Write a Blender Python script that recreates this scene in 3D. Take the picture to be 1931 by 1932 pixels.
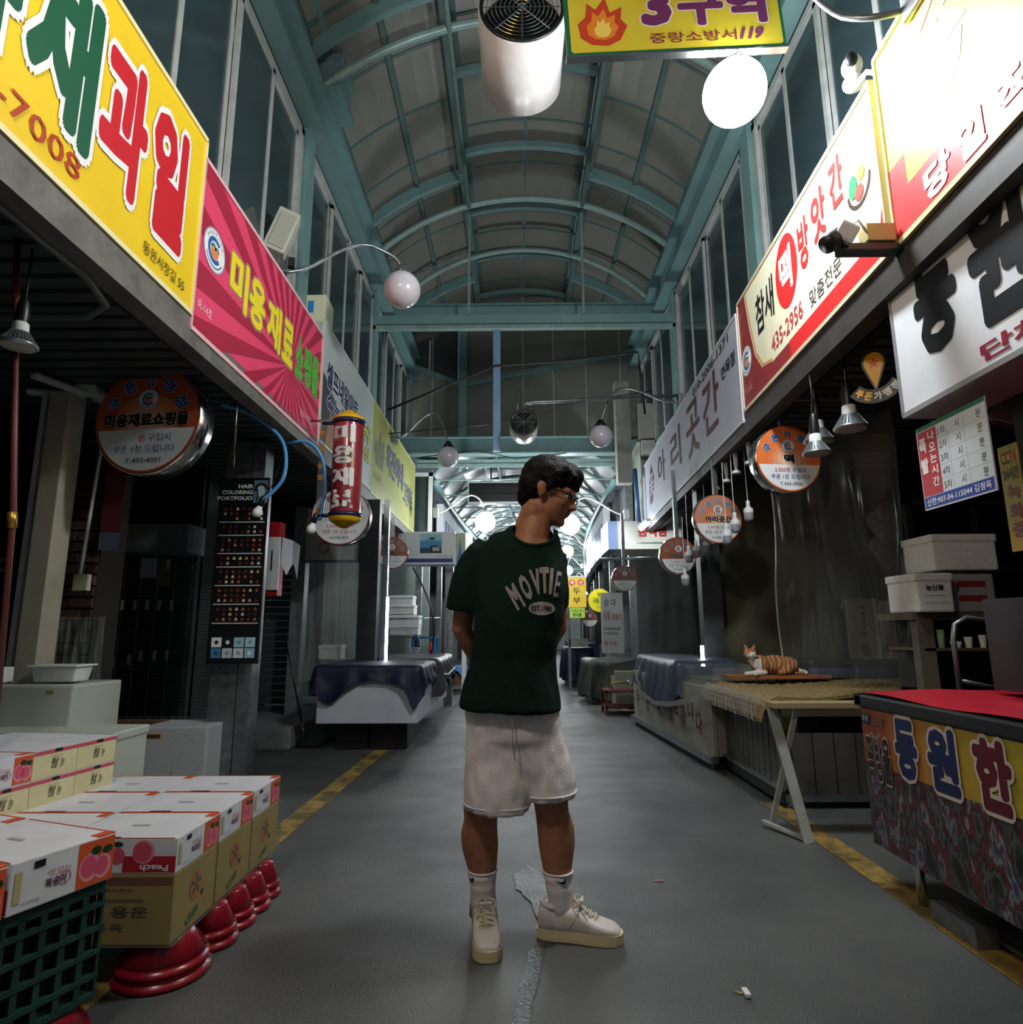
import bpy, bmesh, math, random
from mathutils import Vector, Matrix, noise
from mathutils.bvhtree import BVHTree
random.seed(7)
PI = math.pi
sc = bpy.context.scene
for o in list(bpy.data.objects):
    bpy.data.objects.remove(o)
C = sc.collection
# ---------------------------------------------------------------- camera
F = 1200.0; CX, CY = 965.5, 966.0; CH = 1.05; VPX, VPY = 975.0, 1190.0; ROLL = 0.006
def _basis():
    Y = Vector(((VPX-CX)/F, -(VPY-CY)/F, 1)).normalized()
    up = Vector((-math.sin(ROLL), math.cos(ROLL), 0))
    Z = (up-Y*up.dot(Y)).normalized()
    return Z.cross(Y), Y, Z
XC, YC, ZC = _basis()
cam = bpy.data.cameras.new('camera')
cam.sensor_width = 36; cam.lens = 36*F/1931.0; cam.clip_start = 0.02; cam.clip_end = 300
co = bpy.data.objects.new('camera', cam); C.objects.link(co)
_r = Vector((XC[0], YC[0], ZC[0])); _u = Vector((XC[1], YC[1], ZC[1])); _f = Vector((XC[2], YC[2], ZC[2]))
co.matrix_world = Matrix(((_r.x, _u.x, -_f.x, 0), (_r.y, _u.y, -_f.y, 0), (_r.z, _u.z, -_f.z, CH), (0, 0, 0, 1)))
sc.camera = co
# world: a dark night with a trace of sky glow
w = bpy.data.worlds.new('night'); sc.world = w; w.use_nodes = True
w.node_tree.nodes['Background'].inputs[0].default_value = (0.55, 0.68, 0.8, 1)
w.node_tree.nodes['Background'].inputs[1].default_value = 0.08
vs = sc.view_settings
sc.display_settings.display_device = 'sRGB'
vs.view_transform = 'Standard'; vs.look = 'None'; vs.exposure = 0.8; vs.gamma = 1; vs.use_curve_mapping = False
try:
    sc.cycles.max_bounces = 6; sc.cycles.transparent_max_bounces = 16; sc.cycles.use_denoising = True
    sc.cycles.sample_clamp_indirect = 4
except Exception:
    pass
# ---------------------------------------------------------------- helpers
def W(px, py, x=None, y=None, z=None):
    """world point seen at a pixel of the photograph, on one plane of the street"""
    c = Vector(((px-CX)/F, -(py-CY)/F, 1))
    d = Vector((c.dot(XC), c.dot(YC), c.dot(ZC)))
    t = x/d.x if x is not None else (y/d.y if y is not None else (z-CH)/d.z)
    return Vector((d.x*t, d.y*t, CH+d.z*t))
def lin(h):
    if not isinstance(h, str): return tuple(h)+(1,) if len(h) == 3 else h
    r = []
    for i in (0, 2, 4):
        v = int(h[i:i+2], 16)/255
        r.append(v/12.92 if v <= .04045 else ((v+.055)/1.055)**2.4)
    return tuple(r)+(1,)
MATS = {}
def mat(name, col, rough=.6, metal=0, nz=None, bump=None, emit=0, alpha=1, spec=.5, trans=0, ior=1.45):
    """nz=(scale, amount, second colour), bump=(scale, strength)"""
    if name in MATS: return MATS[name]
    m = bpy.data.materials.new(name); m.use_nodes = True; nt = m.node_tree
    b = nt.nodes['Principled BSDF']
    b.inputs['Base Color'].default_value = lin(col); b.inputs['Roughness'].default_value = rough
    b.inputs['Metallic'].default_value = metal; b.inputs['Alpha'].default_value = alpha
    b.inputs['Specular IOR Level'].default_value = spec; b.inputs['Transmission Weight'].default_value = trans
    b.inputs['IOR'].default_value = ior
    if emit:
        b.inputs['Emission Color'].default_value = lin(col); b.inputs['Emission Strength'].default_value = emit
    tc = None
    if nz or bump:
        tc = nt.nodes.new('ShaderNodeTexCoord')
    if nz:
        n = nt.nodes.new('ShaderNodeTexNoise'); n.inputs['Scale'].default_value = nz[0]; n.inputs['Detail'].default_value = 6
        n.inputs['Roughness'].default_value = .65
        nt.links.new(tc.outputs['Object'], n.inputs['Vector'])
        r = nt.nodes.new('ShaderNodeValToRGB'); r.color_ramp.elements[0].position = .5-.5*nz[1]*.5; r.color_ramp.elements[1].position = .5+.5*nz[1]*.5
        r.color_ramp.elements[0].color = lin(nz[2]); r.color_ramp.elements[1].color = lin(col)
        nt.links.new(n.outputs['Fac'], r.inputs['Fac']); nt.links.new(r.outputs['Color'], b.inputs['Base Color'])
    if bump:
        n = nt.nodes.new('ShaderNodeTexNoise'); n.inputs['Scale'].default_value = bump[0]; n.inputs['Detail'].default_value = 5
        nt.links.new(tc.outputs['Object'], n.inputs['Vector'])
        bm = nt.nodes.new('ShaderNodeBump'); bm.inputs['Strength'].default_value = bump[1]; bm.inputs['Distance'].default_value = .01
        nt.links.new(n.outputs['Fac'], bm.inputs['Height']); nt.links.new(bm.outputs['Normal'], b.inputs['Normal'])
    MATS[name] = m
    return m
def flat(h): return mat('paint_'+h, h, .55)
def prn(h): return mat('print_'+h, h, .42)

def thin(y): return y*.45 if -.02 < y < 0 else y
class M:
    def __init__(s): s.v = []; s.f = []; s.m = []; s.mi = []; s.sm = []
    def _mi(s, m):
        if m not in s.m: s.m.append(m)
        return s.m.index(m)
    def add(s, vs_, fs, m, smooth=False, mtx=None):
        o = len(s.v)
        s.v += [tuple(mtx @ Vector(v)) if mtx is not None else tuple(v) for v in vs_]
        i = s._mi(m)
        for f in fs: s.f.append([a+o for a in f]); s.mi.append(i); s.sm.append(smooth)
        return s
    def box(s, x0, x1, y0, y1, z0, z1, m, bev=0, mtx=None, taper=0):
        t = taper
        vv = [(x0+t, y0+t, z0), (x1-t, y0+t, z0), (x1-t, y1-t, z0), (x0+t, y1-t, z0), (x0, y0, z1), (x1, y0, z1), (x1, y1, z1), (x0, y1, z1)]
        ff = [(3, 2, 1, 0), (4, 5, 6, 7), (0, 1, 5, 4), (1, 2, 6, 5), (2, 3, 7, 6), (3, 0, 4, 7)]
        if bev:
            b = bmesh.new(); vl = [b.verts.new(v) for v in vv]
            for f in ff: b.faces.new([vl[i] for i in f])
            bmesh.ops.bevel(b, geom=b.edges[:], offset=bev, segments=2, affect='EDGES', profile=.6)
            b.verts.ensure_lookup_table(); b.verts.index_update()
            vv = [v.co.copy() for v in b.verts]; ff = [[v.index for v in f.verts] for f in b.faces]; b.free()
        return s.add(vv, ff, m, False, mtx)
    def beam(s, p, q, w_, h, m, up=(0, 0, 1)):
        p = Vector(p); q = Vector(q); d = (q-p); L = d.length; d.normalize(); u = Vector(up)
        if abs(d.dot(u)) > .98: u = Vector((1, 0, 0))
        r = d.cross(u).normalized(); u = r.cross(d)
        mt = Matrix(((r.x, d.x, u.x, p.x), (r.y, d.y, u.y, p.y), (r.z, d.z, u.z, p.z), (0, 0, 0, 1)))
        return s.box(-w_/2, w_/2, 0, L, -h/2, h/2, m, mtx=mt)
    def tube(s, pts, r, m, n=8, caps=True, closed=False):
        pts = [Vector(p) for p in pts]; k = len(pts); rr = r if isinstance(r, (list, tuple)) else [r]*k
        vv = []; ff = []; t0 = None; nrm = None
        for i, p in enumerate(pts):
            if closed: t = (pts[(i+1) % k]-pts[i-1]).normalized()
            else: t = (pts[min(i+1, k-1)]-pts[max(i-1, 0)]).normalized()
            if nrm is None:
                a = Vector((0, 0, 1)) if abs(t.z) < .9 else Vector((1, 0, 0)); nrm = t.cross(a).normalized()
            else:
                nrm = (nrm-t*nrm.dot(t)); nrm = nrm.normalized() if nrm.length > 1e-6 else t.orthogonal().normalized()
            b = t.cross(nrm)
            for j in range(n):
                a = 2*PI*j/n; vv.append(p+(nrm*math.cos(a)+b*math.sin(a))*rr[i])
        for i in range(k if closed else k-1):
            for j in range(n):
                a = i*n+j; b_ = i*n+(j+1) % n; i2 = (i+1) % k
                ff.append((a, b_, i2*n+(j+1) % n, i2*n+j))
        if caps and not closed: ff.append(list(range(n))[::-1]); ff.append([(k-1)*n+j for j in range(n)])
        return s.add(vv, ff, m, n > 5)
    def lathe(s, prof, m, n=24, mtx=None, smooth=True, cap=True):
        """prof [(r,z)], axis z"""
        vv = []; ff = []; k = len(prof)
        for r, z in prof:
            for j in range(n): a = 2*PI*j/n; vv.append((r*math.cos(a), r*math.sin(a), z))
        for i in range(k-1):
            for j in range(n): ff.append((i*n+j, i*n+(j+1) % n, (i+1)*n+(j+1) % n, (i+1)*n+j))
        if cap:
            # flat end caps with their own vertices so the rim stays crisp
            if prof[0][0] > 1e-5: s.add(vv[:n], [list(range(n))[::-1]], m, False, mtx)
            if prof[-1][0] > 1e-5: s.add(vv[(k-1)*n:], [list(range(n))], m, False, mtx)
        return s.add(vv, ff, m, smooth, mtx)
    def loft(s, rings, m, smooth=True, caps=True):
        n = len(rings[0]); vv = [p for r in rings for p in r]; ff = []
        for i in range(len(rings)-1):
            for j in range(n): ff.append((i*n+j, i*n+(j+1) % n, (i+1)*n+(j+1) % n, (i+1)*n+j))
        if caps: ff.append(list(range(n))[::-1]); ff.append([(len(rings)-1)*n+j for j in range(n)])
        return s.add(vv, ff, m, smooth)
    def ell(s, c, r, m, n=16, k=10, mtx=None):
        vv = []; ff = []; c = Vector(c)
        for i in range(1, k):
            a = PI*i/k
            for j in range(n):
                b = 2*PI*j/n; vv.append(Vector((r[0]*math.sin(a)*math.cos(b), r[1]*math.sin(a)*math.sin(b), r[2]*math.cos(a))))
        vv += [Vector((0, 0, r[2])), Vector((0, 0, -r[2]))]; t = len(vv)-2
        for i in range(k-2):
            for j in range(n): ff.append((i*n+j, (i+1)*n+j, (i+1)*n+(j+1) % n, i*n+(j+1) % n))
        for j in range(n): ff.append((t, j, (j+1) % n)); ff.append((t+1, (k-2)*n+(j+1) % n, (k-2)*n+j))
        if mtx is not None: vv = [mtx @ v for v in vv]
        return s.add([v+c for v in vv], ff, m, True)
    def poly(s, pts, y, m, th=0):
        """flat polygon in local XZ at depth y (faces -Y)"""
        n = len(pts); y = thin(y)
        if not th: return s.add([(p[0], y, p[1]) for p in pts], [list(range(n))], m)
        vv = [(p[0], y, p[1]) for p in pts]+[(p[0], y+th, p[1]) for p in pts]
        ff = [list(range(n)), [n+i for i in range(n)][::-1]]+[(i, n+i, n+(i+1) % n, (i+1) % n) for i in range(n)]
        return s.add(vv, ff, m)
    def rect(s, x0, x1, z0, z1, y, m): return s.poly([(x0, z0), (x1, z0), (x1, z1), (x0, z1)], y, m)
    def disc(s, cx, cz, r, y, m, n=40, rz=None, a0=0, a1=2*PI):
        rz = rz or r
        full = abs(a1-a0-2*PI) < 1e-6
        p = [(cx+r*math.cos(a0+(a1-a0)*i/n), cz+rz*math.sin(a0+(a1-a0)*i/n)) for i in range(n if full else n+1)]
        return s.poly(p, y, m)
    def ring(s, cx, cz, r0, r1, y, m, n=40, a0=0, a1=2*PI):
        vv = []; ff = []; y = thin(y)
        for i in range(n+1):
            a = a0+(a1-a0)*i/n
            vv += [(cx+r0*math.cos(a), y, cz+r0*math.sin(a)), (cx+r1*math.cos(a), y, cz+r1*math.sin(a))]
        for i in range(n): ff.append((2*i, 2*i+2, 2*i+3, 2*i+1))
        return s.add(vv, ff, m)
    def stroke(s, pts, wd, y, m):
        for a, b in zip(pts[:-1], pts[1:]):
            a = Vector(a); b = Vector(b); d = (b-a).normalized()*wd*.5; n_ = Vector((-d.y, d.x))
            a2 = a-d*.6; b2 = b+d*.6
            s.poly([a2-n_, b2-n_, b2+n_, a2+n_], y, m)
        return s
    def text(s, t, x0, x1, z0, z1, y, m, bold=.02, out=None, outw=.05, rot=0, out2=None, shear=0):
        """text fitted into a rectangle; optional outline colours behind it"""
        y = thin(y)
        for bo, mm, yy in ([(bold+outw*1.5, out2, y+.001)] if out2 else [])+([(bold+outw, out, y+.0005)] if out else [])+[(bold, m, y)]:
            vv, ff, bb = glyph(t, bo); b0 = glyph(t, bold)[2]
            sx = (x1-x0)/max(b0[1]-b0[0], 1e-4); sz = (z1-z0)/max(b0[3]-b0[2], 1e-4)
            cxx, czz = (x0+x1)/2, (z0+z1)/2; ca, sa = math.cos(rot), math.sin(rot)
            pts = []
            for a, b, d_ in vv:
                u = (a-(b0[0]+b0[1])/2)*sx; v = (b-(b0[2]+b0[3])/2)*sz
                u += shear*v
                pts.append((cxx+u*ca-v*sa, yy-d_, czz+u*sa+v*ca))
            s.add(pts, ff, mm)
        return s
    def obj(s, name, parent=None, loc=(0, 0, 0), rotz=0):
        me = bpy.data.meshes.new(name); me.from_pydata(s.v, [], s.f)
        for m in s.m: me.materials.append(m)
        me.polygons.foreach_set('material_index', s.mi); me.polygons.foreach_set('use_smooth', s.sm)
        me.update()
        o = bpy.data.objects.new(name, me); C.objects.link(o)
        o.location = loc; o.rotation_euler = (0, 0, rotz)
        if parent: o.parent = parent
        return o
_g = {}; _go = {}
def glyph(t, bold):
    """(verts, faces, bounds) of a line of text; bold thickens it by overlaying shifted copies in one plane"""
    if t not in _g:
        if 'o' not in _go:
            cu = bpy.data.curves.new('t', 'FONT'); cu.size = 1; cu.fill_mode = 'FRONT'; cu.resolution_u = 2
            _go['o'] = bpy.data.objects.new('t', cu)
        o = _go['o']; o.data.body = t; me = bpy.data.meshes.new_from_object(o)
        vv = [(v.co.x, v.co.y) for v in me.vertices]; ff = []
        for p in me.polygons:
            f = list(p.vertices)
            if p.normal.z < 0: f = f[::-1]
            ff.append(f)
        if not vv: vv = [(0, 0), (1, 0), (1, 1)]; ff = []
        bpy.data.meshes.remove(me)
        _g[t] = (vv, ff)
    vv, ff = _g[t]; b = bold*1.0; vv = [(x, y, 0.) for x, y in vv]
    if bold > .012:
        k = 8 if bold < .035 else 14; V = list(vv); Fc = [list(f) for f in ff]; n = len(vv)
        for i in range(k):
            a = 2*PI*(i+.5)/k; dx, dy = b*math.cos(a), b*math.sin(a); o_ = len(V)
            V += [(x+dx, y+dy, (i+1)*.00003) for x, y, q in vv]; Fc += [[q+o_ for q in f] for f in ff]
        vv, ff = V, Fc
    bb = (min(a for a, c, d in vv), max(a for a, c, d in vv), min(c for a, c, d in vv), max(c for a, c, d in vv))
    return vv, ff, bb
def tag(o, label=None, cat=None, group=None, kind=None):
    if label: o['label'] = label
    if cat: o['category'] = cat
    if group: o['group'] = group
    if kind: o['kind'] = kind
    return o
def thing(name, label, cat, loc=(0, 0, 0), rotz=0, group=None, kind=None):
    o = bpy.data.objects.new(name, None); C.objects.link(o); o.empty_display_size = .1
    o.location = loc; o.rotation_euler = (0, 0, rotz)
    return tag(o, label, cat, group, kind)
def dup(root, loc, rotz=None, label=None, scale=None):
    r = root.copy(); C.objects.link(r); r.location = loc
    if rotz is not None: r.rotation_euler = (0, 0, rotz)
    if label: r['label'] = label
    if scale: r.scale = scale if hasattr(scale, '__len__') else (scale,)*3
    for ch in list(root.children):
        c = ch.copy(); C.objects.link(c); c.parent = r
        for g in list(ch.children):
            d = g.copy(); C.objects.link(d); d.parent = c
    return r
def bez(p0, p1, p2, p3, n=14):
    p0, p1, p2, p3 = map(Vector, (p0, p1, p2, p3))
    return [p0*(1-t)**3+p1*3*t*(1-t)**2+p2*3*t*t*(1-t)+p3*t**3 for t in [i/n for i in range(n+1)]]
def remesh(m, vox, smooth=4, disp=None):
    """joins overlapping closed shapes of an M into one continuous surface"""
    o = m.obj('tmp'); md = o.modifiers.new('r', 'REMESH'); md.mode = 'VOXEL'; md.voxel_size = vox; md.adaptivity = 0
    if smooth:
        s = o.modifiers.new('s', 'SMOOTH'); s.iterations = smooth; s.factor = .5
    dg = bpy.context.evaluated_depsgraph_get()
    me = bpy.data.meshes.new_from_object(o.evaluated_get(dg))
    if disp:
        ns = [v.normal.copy() for v in me.vertices]
        for v, n in zip(me.vertices, ns): v.co += n*disp(v.co)
    me.polygons.foreach_set('use_smooth', [True]*len(me.polygons))
    bpy.data.objects.remove(o)
    me.materials.clear()
    return me
def meobj(name, me, mats_, parent=None, fn=None):
    for m in mats_: me.materials.append(m)
    if fn: me.polygons.foreach_set('material_index', [fn(p.center) for p in me.polygons])
    me.update(); me.name = name
    o = bpy.data.objects.new(name, me); C.objects.link(o)
    if parent: o.parent = parent
    return o
def oval(cx, cy, z, a, b, n=24, p=2.0, rot=0, tilt=0):
    r = []
    for j in range(n):
        t = 2*PI*j/n; c, s_ = math.cos(t), math.sin(t)
        x = a*math.copysign(abs(c)**(2/p), c); y = b*math.copysign(abs(s_)**(2/p), s_)
        r.append(Vector((cx+x*math.cos(rot)-y*math.sin(rot), cy+x*math.sin(rot)+y*math.cos(rot), z+tilt*x)))
    return r
# ---------------------------------------------------------------- materials
TEAL = mat('teal_paint', '7fa3a3', .45, 0, (3, .9, '6e9192'), (60, .05))
TEALD = mat('teal_paint_old', '64817f', .55, 0, (5, .8, '54706f'))
ALU = mat('aluminium_frame', 'c3c8c6', .4, .2, (9, .5, 'b0b5b2'))
GLASS = mat('dark_window_glass', '35454a', .12, 0, (1.5, .8, '2a3a3e'), spec=.6)
POLY = mat('polycarbonate_panel', '908f86', .32, 0, (1.2, .9, '7d7d76'), (8, .08), spec=.6)
STEEL = mat('galvanised_steel', '8e9496', .35, .75, (14, .6, '6d7375'), (30, .05))
CHROME = mat('chrome', 'd5d8da', .16, 1)
DARK = mat('dark_metal', '26282a', .5, .3, (12, .5, '1c1d1f'))
BLACKP = mat('black_plastic', '101113', .4)
WHITEP = mat('white_plastic', 'dfe2e2', .45, 0, (6, .4, 'd2d5d4'))
FOAM = mat('white_styrofoam', 'd9ddda', .8, 0, (40, .3, 'ced2cf'), (120, .1))
SIGNW = mat('sign_face_white', 'dfe4ea', .35, 0, (2, .3, 'd5dae2'))
CONC = mat('concrete', '77787a', .85, 0, (6, .9, '5c5d5e'), (40, .25))
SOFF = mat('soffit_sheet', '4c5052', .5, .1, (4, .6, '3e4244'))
LAMPG = mat('lamp_glass_off', 'c8c4cc', .22, 0, (4, .4, 'bdb9c2'), spec=.6)
def lampmat(name, s, c='f2f8fb'): return mat(name, c, .4, emit=s)
# ---------------------------------------------------------------- the street globes (real lamps of the place)
def gooseneck(name, globe, base, label, glassm, r=.15, group='globe lamps on curved arms', metal=STEEL, arm=True, capm=None, up=.42, path=None):
    g = Vector(globe); b = Vector(base)
    t = thing(name, label, 'street lamp', b, 0, group)
    L = lambda p: Vector(p)-b
    top = g+Vector((0, 0, r*1.05))
    if arm:
        d = g-b
        pts = bez(b, b+Vector((d.x*.25, d.y*.25, -.02)), b+Vector((d.x*.45, d.y*.45, up)), b+Vector((d.x*.72, d.y*.72, up+.02)), 8)
        pts += bez(pts[-1], b+Vector((d.x*.9, d.y*.9, up)), top+Vector((-d.x*.05, -d.y*.05, .12)), top+Vector((0, 0, .02)), 8)[1:]
        if path: pts = [Vector(p) for p in path]
        a = M(); a.tube([L(p) for p in pts], .013, metal, 8); a.obj('arm', t)
        p = M(); p.box(-.04, .04, -.06, .06, -.07, .07, metal, .008); p.obj('wall_plate', t)
    c = M(); c.lathe([(.0, r*.99+.07), (.03, r+.065), (.055, r+.02), (.075, r-.01), (.08, r-.03), (.078, r-.045)], capm or metal, 20, Matrix.Translation(L(g)))
    for k in range(3):
        a_ = 2*PI*k/3+.5; c.tube([L(g)+Vector((math.cos(a_)*.07, math.sin(a_)*.07, r-.02)), L(g)+Vector((math.cos(a_)*.1, math.sin(a_)*.1, r-.015))], .006, CHROME, 6)
    c.obj('collar', t)
    s = M(); s.ell(L(g), (r, r, r), glassm, 32, 20); s.obj('globe', t)
    return t
LON = lampmat('lamp_glass_lit', 150)
LON2 = lampmat('lamp_glass_lit_dim', 76, 'fff2ec')
gooseneck('globe_lamp', (1.085, 2.7, 3.64), (1.6, 2.1, 3.5), 'brightly lit white globe lamp beside the yellow zone sign', LON, .15, path=bez(W(1752, 8, y=2.14), W(1690, 26, y=2.16), W(1640, 42, y=2.2), W(1590, 32, y=2.26), 8)+bez(W(1590, 32, y=2.26), W(1550, 20, y=2.32), W(1480, -60, y=2.4), W(1440, -140, y=2.55), 8)[1:]+bez(W(1440, -140, y=2.55), (1.2, 2.62, 4.28), (1.1, 2.68, 4.22), (1.085, 2.7, 3.82), 8)[1:])
gooseneck('globe_lamp', (-.95, .5, 3.68), (-1.6, .55, 3.5), 'lit globe lamp over the near yellow fascia', LON2, .15)
gooseneck('globe_lamp', tuple(W(759, 547, y=4.6)), (-1.66, 4.05, 3.54), 'unlit white globe lamp above the pink fascia', LAMPG, .145)
gooseneck('globe_lamp', tuple(W(846, 862, y=8.0)), (-1.57, 7.9, 3.5), 'unlit grey globe lamp above the olive fascia', LAMPG, .14, up=.35, capm=DARK)
gooseneck('globe_lamp', tuple(W(1134, 823, y=7.2)), (1.81, 6.6, 3.5), 'unlit grey globe lamp beside the small duct fan', LAMPG, .135, up=.3, capm=DARK)
LONF = lampmat('far_lamp_glass_lit', 55)
def farlamp(x, y, z, bx, label):
    return gooseneck('globe_lamp', (x, y, z), (bx, y, z+.15), label, LONF, .15, metal=WHITEP, up=.25)
p = W(916, 985, y=9.5); farlamp(p.x, p.y, p.z, p.x-.75, 'glaring globe lamp over the person\'s right shoulder, left of the black display board end')
p = W(1076, 990, y=9.5); farlamp(p.x, p.y, p.z, p.x+.85, 'glaring globe lamp in front of the person\'s chin')
def cxx(y): return .15+.0052*max(0, y-10)**2
for i, y in enumerate((15.5, 20.5, 26, 32)):
    for s_ in (-1, 1):
        farlamp(cxx(y)+s_*.95, y, 2.95, cxx(y)+s_*1.4, 'lit globe lamp of the far arcade, %s pair from the camera, %s side' % (('first', 'second', 'third', 'fourth')[i], 'left' if s_ < 0 else 'right'))
# ---------------------------------------------------------------- floor
def ground_mat():
    m = mat('asphalt', '4a4d4c', .5, bump=(170, .8)); nt = m.node_tree; b = nt.nodes['Principled BSDF']
    tc = nt.nodes.new('ShaderNodeTexCoord')
    n1 = nt.nodes.new('ShaderNodeTexNoise'); n1.inputs['Scale'].default_value = .9; n1.inputs['Detail'].default_value = 8
    n2 = nt.nodes.new('ShaderNodeTexNoise'); n2.inputs['Scale'].default_value = 190; n2.inputs['Detail'].default_value = 3
    mp = nt.nodes.new('ShaderNodeMapping'); mp.inputs['Scale'].default_value = (1, 1.3, 1)
    n3 = nt.nodes.new('ShaderNodeTexNoise'); n3.inputs['Scale'].default_value = 3; n3.inputs['Detail'].default_value = 5
    for n in (n1, n2): nt.links.new(tc.outputs['Object'], n.inputs['Vector'])
    nt.links.new(tc.outputs['Object'], mp.inputs['Vector']); nt.links.new(mp.outputs['Vector'], n3.inputs['Vector'])
    r = nt.nodes.new('ShaderNodeValToRGB'); r.color_ramp.elements[0].color = lin('3a3c3c'); r.color_ramp.elements[1].color = lin('5d5f5d')
    r.color_ramp.elements[0].position = .35; r.color_ramp.elements[1].position = .65
    nt.links.new(n1.outputs['Fac'], r.inputs['Fac'])
    mx = nt.nodes.new('ShaderNodeMix'); mx.data_type = 'RGBA'; mx.blend_type = 'OVERLAY'; mx.inputs['Factor'].default_value = .7
    nt.links.new(r.outputs['Color'], mx.inputs['A']); nt.links.new(n2.outputs['Fac'], mx.inputs['B'])
    nt.links.new(mx.outputs['Result'], b.inputs['Base Color'])
    mr = nt.nodes.new('ShaderNodeMapRange'); mr.inputs['From Min'].default_value = .35; mr.inputs['From Max'].default_value = .65
    mr.inputs['To Min'].default_value = .4; mr.inputs['To Max'].default_value = .52
    nt.links.new(n3.outputs['Fac'], mr.inputs['Value']); nt.links.new(mr.outputs['Result'], b.inputs['Roughness'])
    return m
GROUND = ground_mat()
[n for n in GROUND.node_tree.nodes if n.type == 'BUMP'][0].inputs['Distance'].default_value = .005
f = M(); f.box(-7, 10, -4, 42, -.2, 0, GROUND); tag(f.obj('floor'), kind='structure')
YEL = mat('worn_yellow_paint', 'a98b45', .5, 0, (7, .35, '5e5132'), (200, .4))
def line(pts, wd, label):
    m = M()
    for a, b in zip(pts[:-1], pts[1:]):
        a = Vector(a); b = Vector(b); d = (b-a).normalized()*.5*wd; n_ = Vector((-d.y, d.x, 0))
        m.add([a-n_+Vector((0, 0, .003)), a+n_+Vector((0, 0, .003)), b+n_+Vector((0, 0, .003)), b-n_+Vector((0, 0, .003))], [(3, 2, 1, 0)], YEL)
    o = m.obj('road_line'); tag(o, label, 'road line'); return o
line([(-1.3, .9, 0), (-1.27, 3.2, 0), (-1.22, 6, 0)], .13, 'worn yellow line on the asphalt left of the person')
line([(1.56, 1.9, 0), (1.56, 4.2, 0)], .13, 'worn yellow line running under the red topped cart')
line([(1.46, 8.1, 0), (1.44, 10.6, 0)], .1, 'short faded yellow line beside the distant red rack')
# wet trail
WET = mat('wet_asphalt', '2e3236', .06, 0, None, (110, .9), spec=1.0)
pts = [(998, 1650, 30), (1004, 1675, 28), (1018, 1702, 16), (1026, 1740, 9), (1022, 1775, 9), (1012, 1800, 15), (1003, 1845, 16), (992, 1880, 15), (984, 1932, 17), (978, 1990, 18)]
m = M(); L = []; R_ = []
for i, (px, py, hw) in enumerate(pts):
    for k in range(4):
        if i == len(pts)-1 and k: break
        q = pts[min(i+1, len(pts)-1)]; t = k/4
        x = px+(q[0]-px)*t; y = py+(q[1]-py)*t; h = (hw+(q[2]-hw)*t)*(1+.35*noise.noise(Vector((i*3.3+k, 0, 0))))
        L.append(W(x-h, y, z=.004)); R_.append(W(x+h*(1+.3*noise.noise(Vector((i*2.3+k, 5, 0)))), y, z=.004))
nn = len(L)
c0 = W(995, 1632, z=.004)
m.add([c0]+L+R_, [(0, 1, nn+1)]+[(1+i, 1+i+1, nn+1+i+1, nn+1+i) for i in range(nn-1)], WET)
_b = [n for n in WET.node_tree.nodes if n.type == 'BUMP'][0]; _b.inputs['Distance'].default_value = .006
tag(m.obj('puddle'), 'glistening wet trail on the asphalt behind and between the feet', 'puddle')
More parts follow.
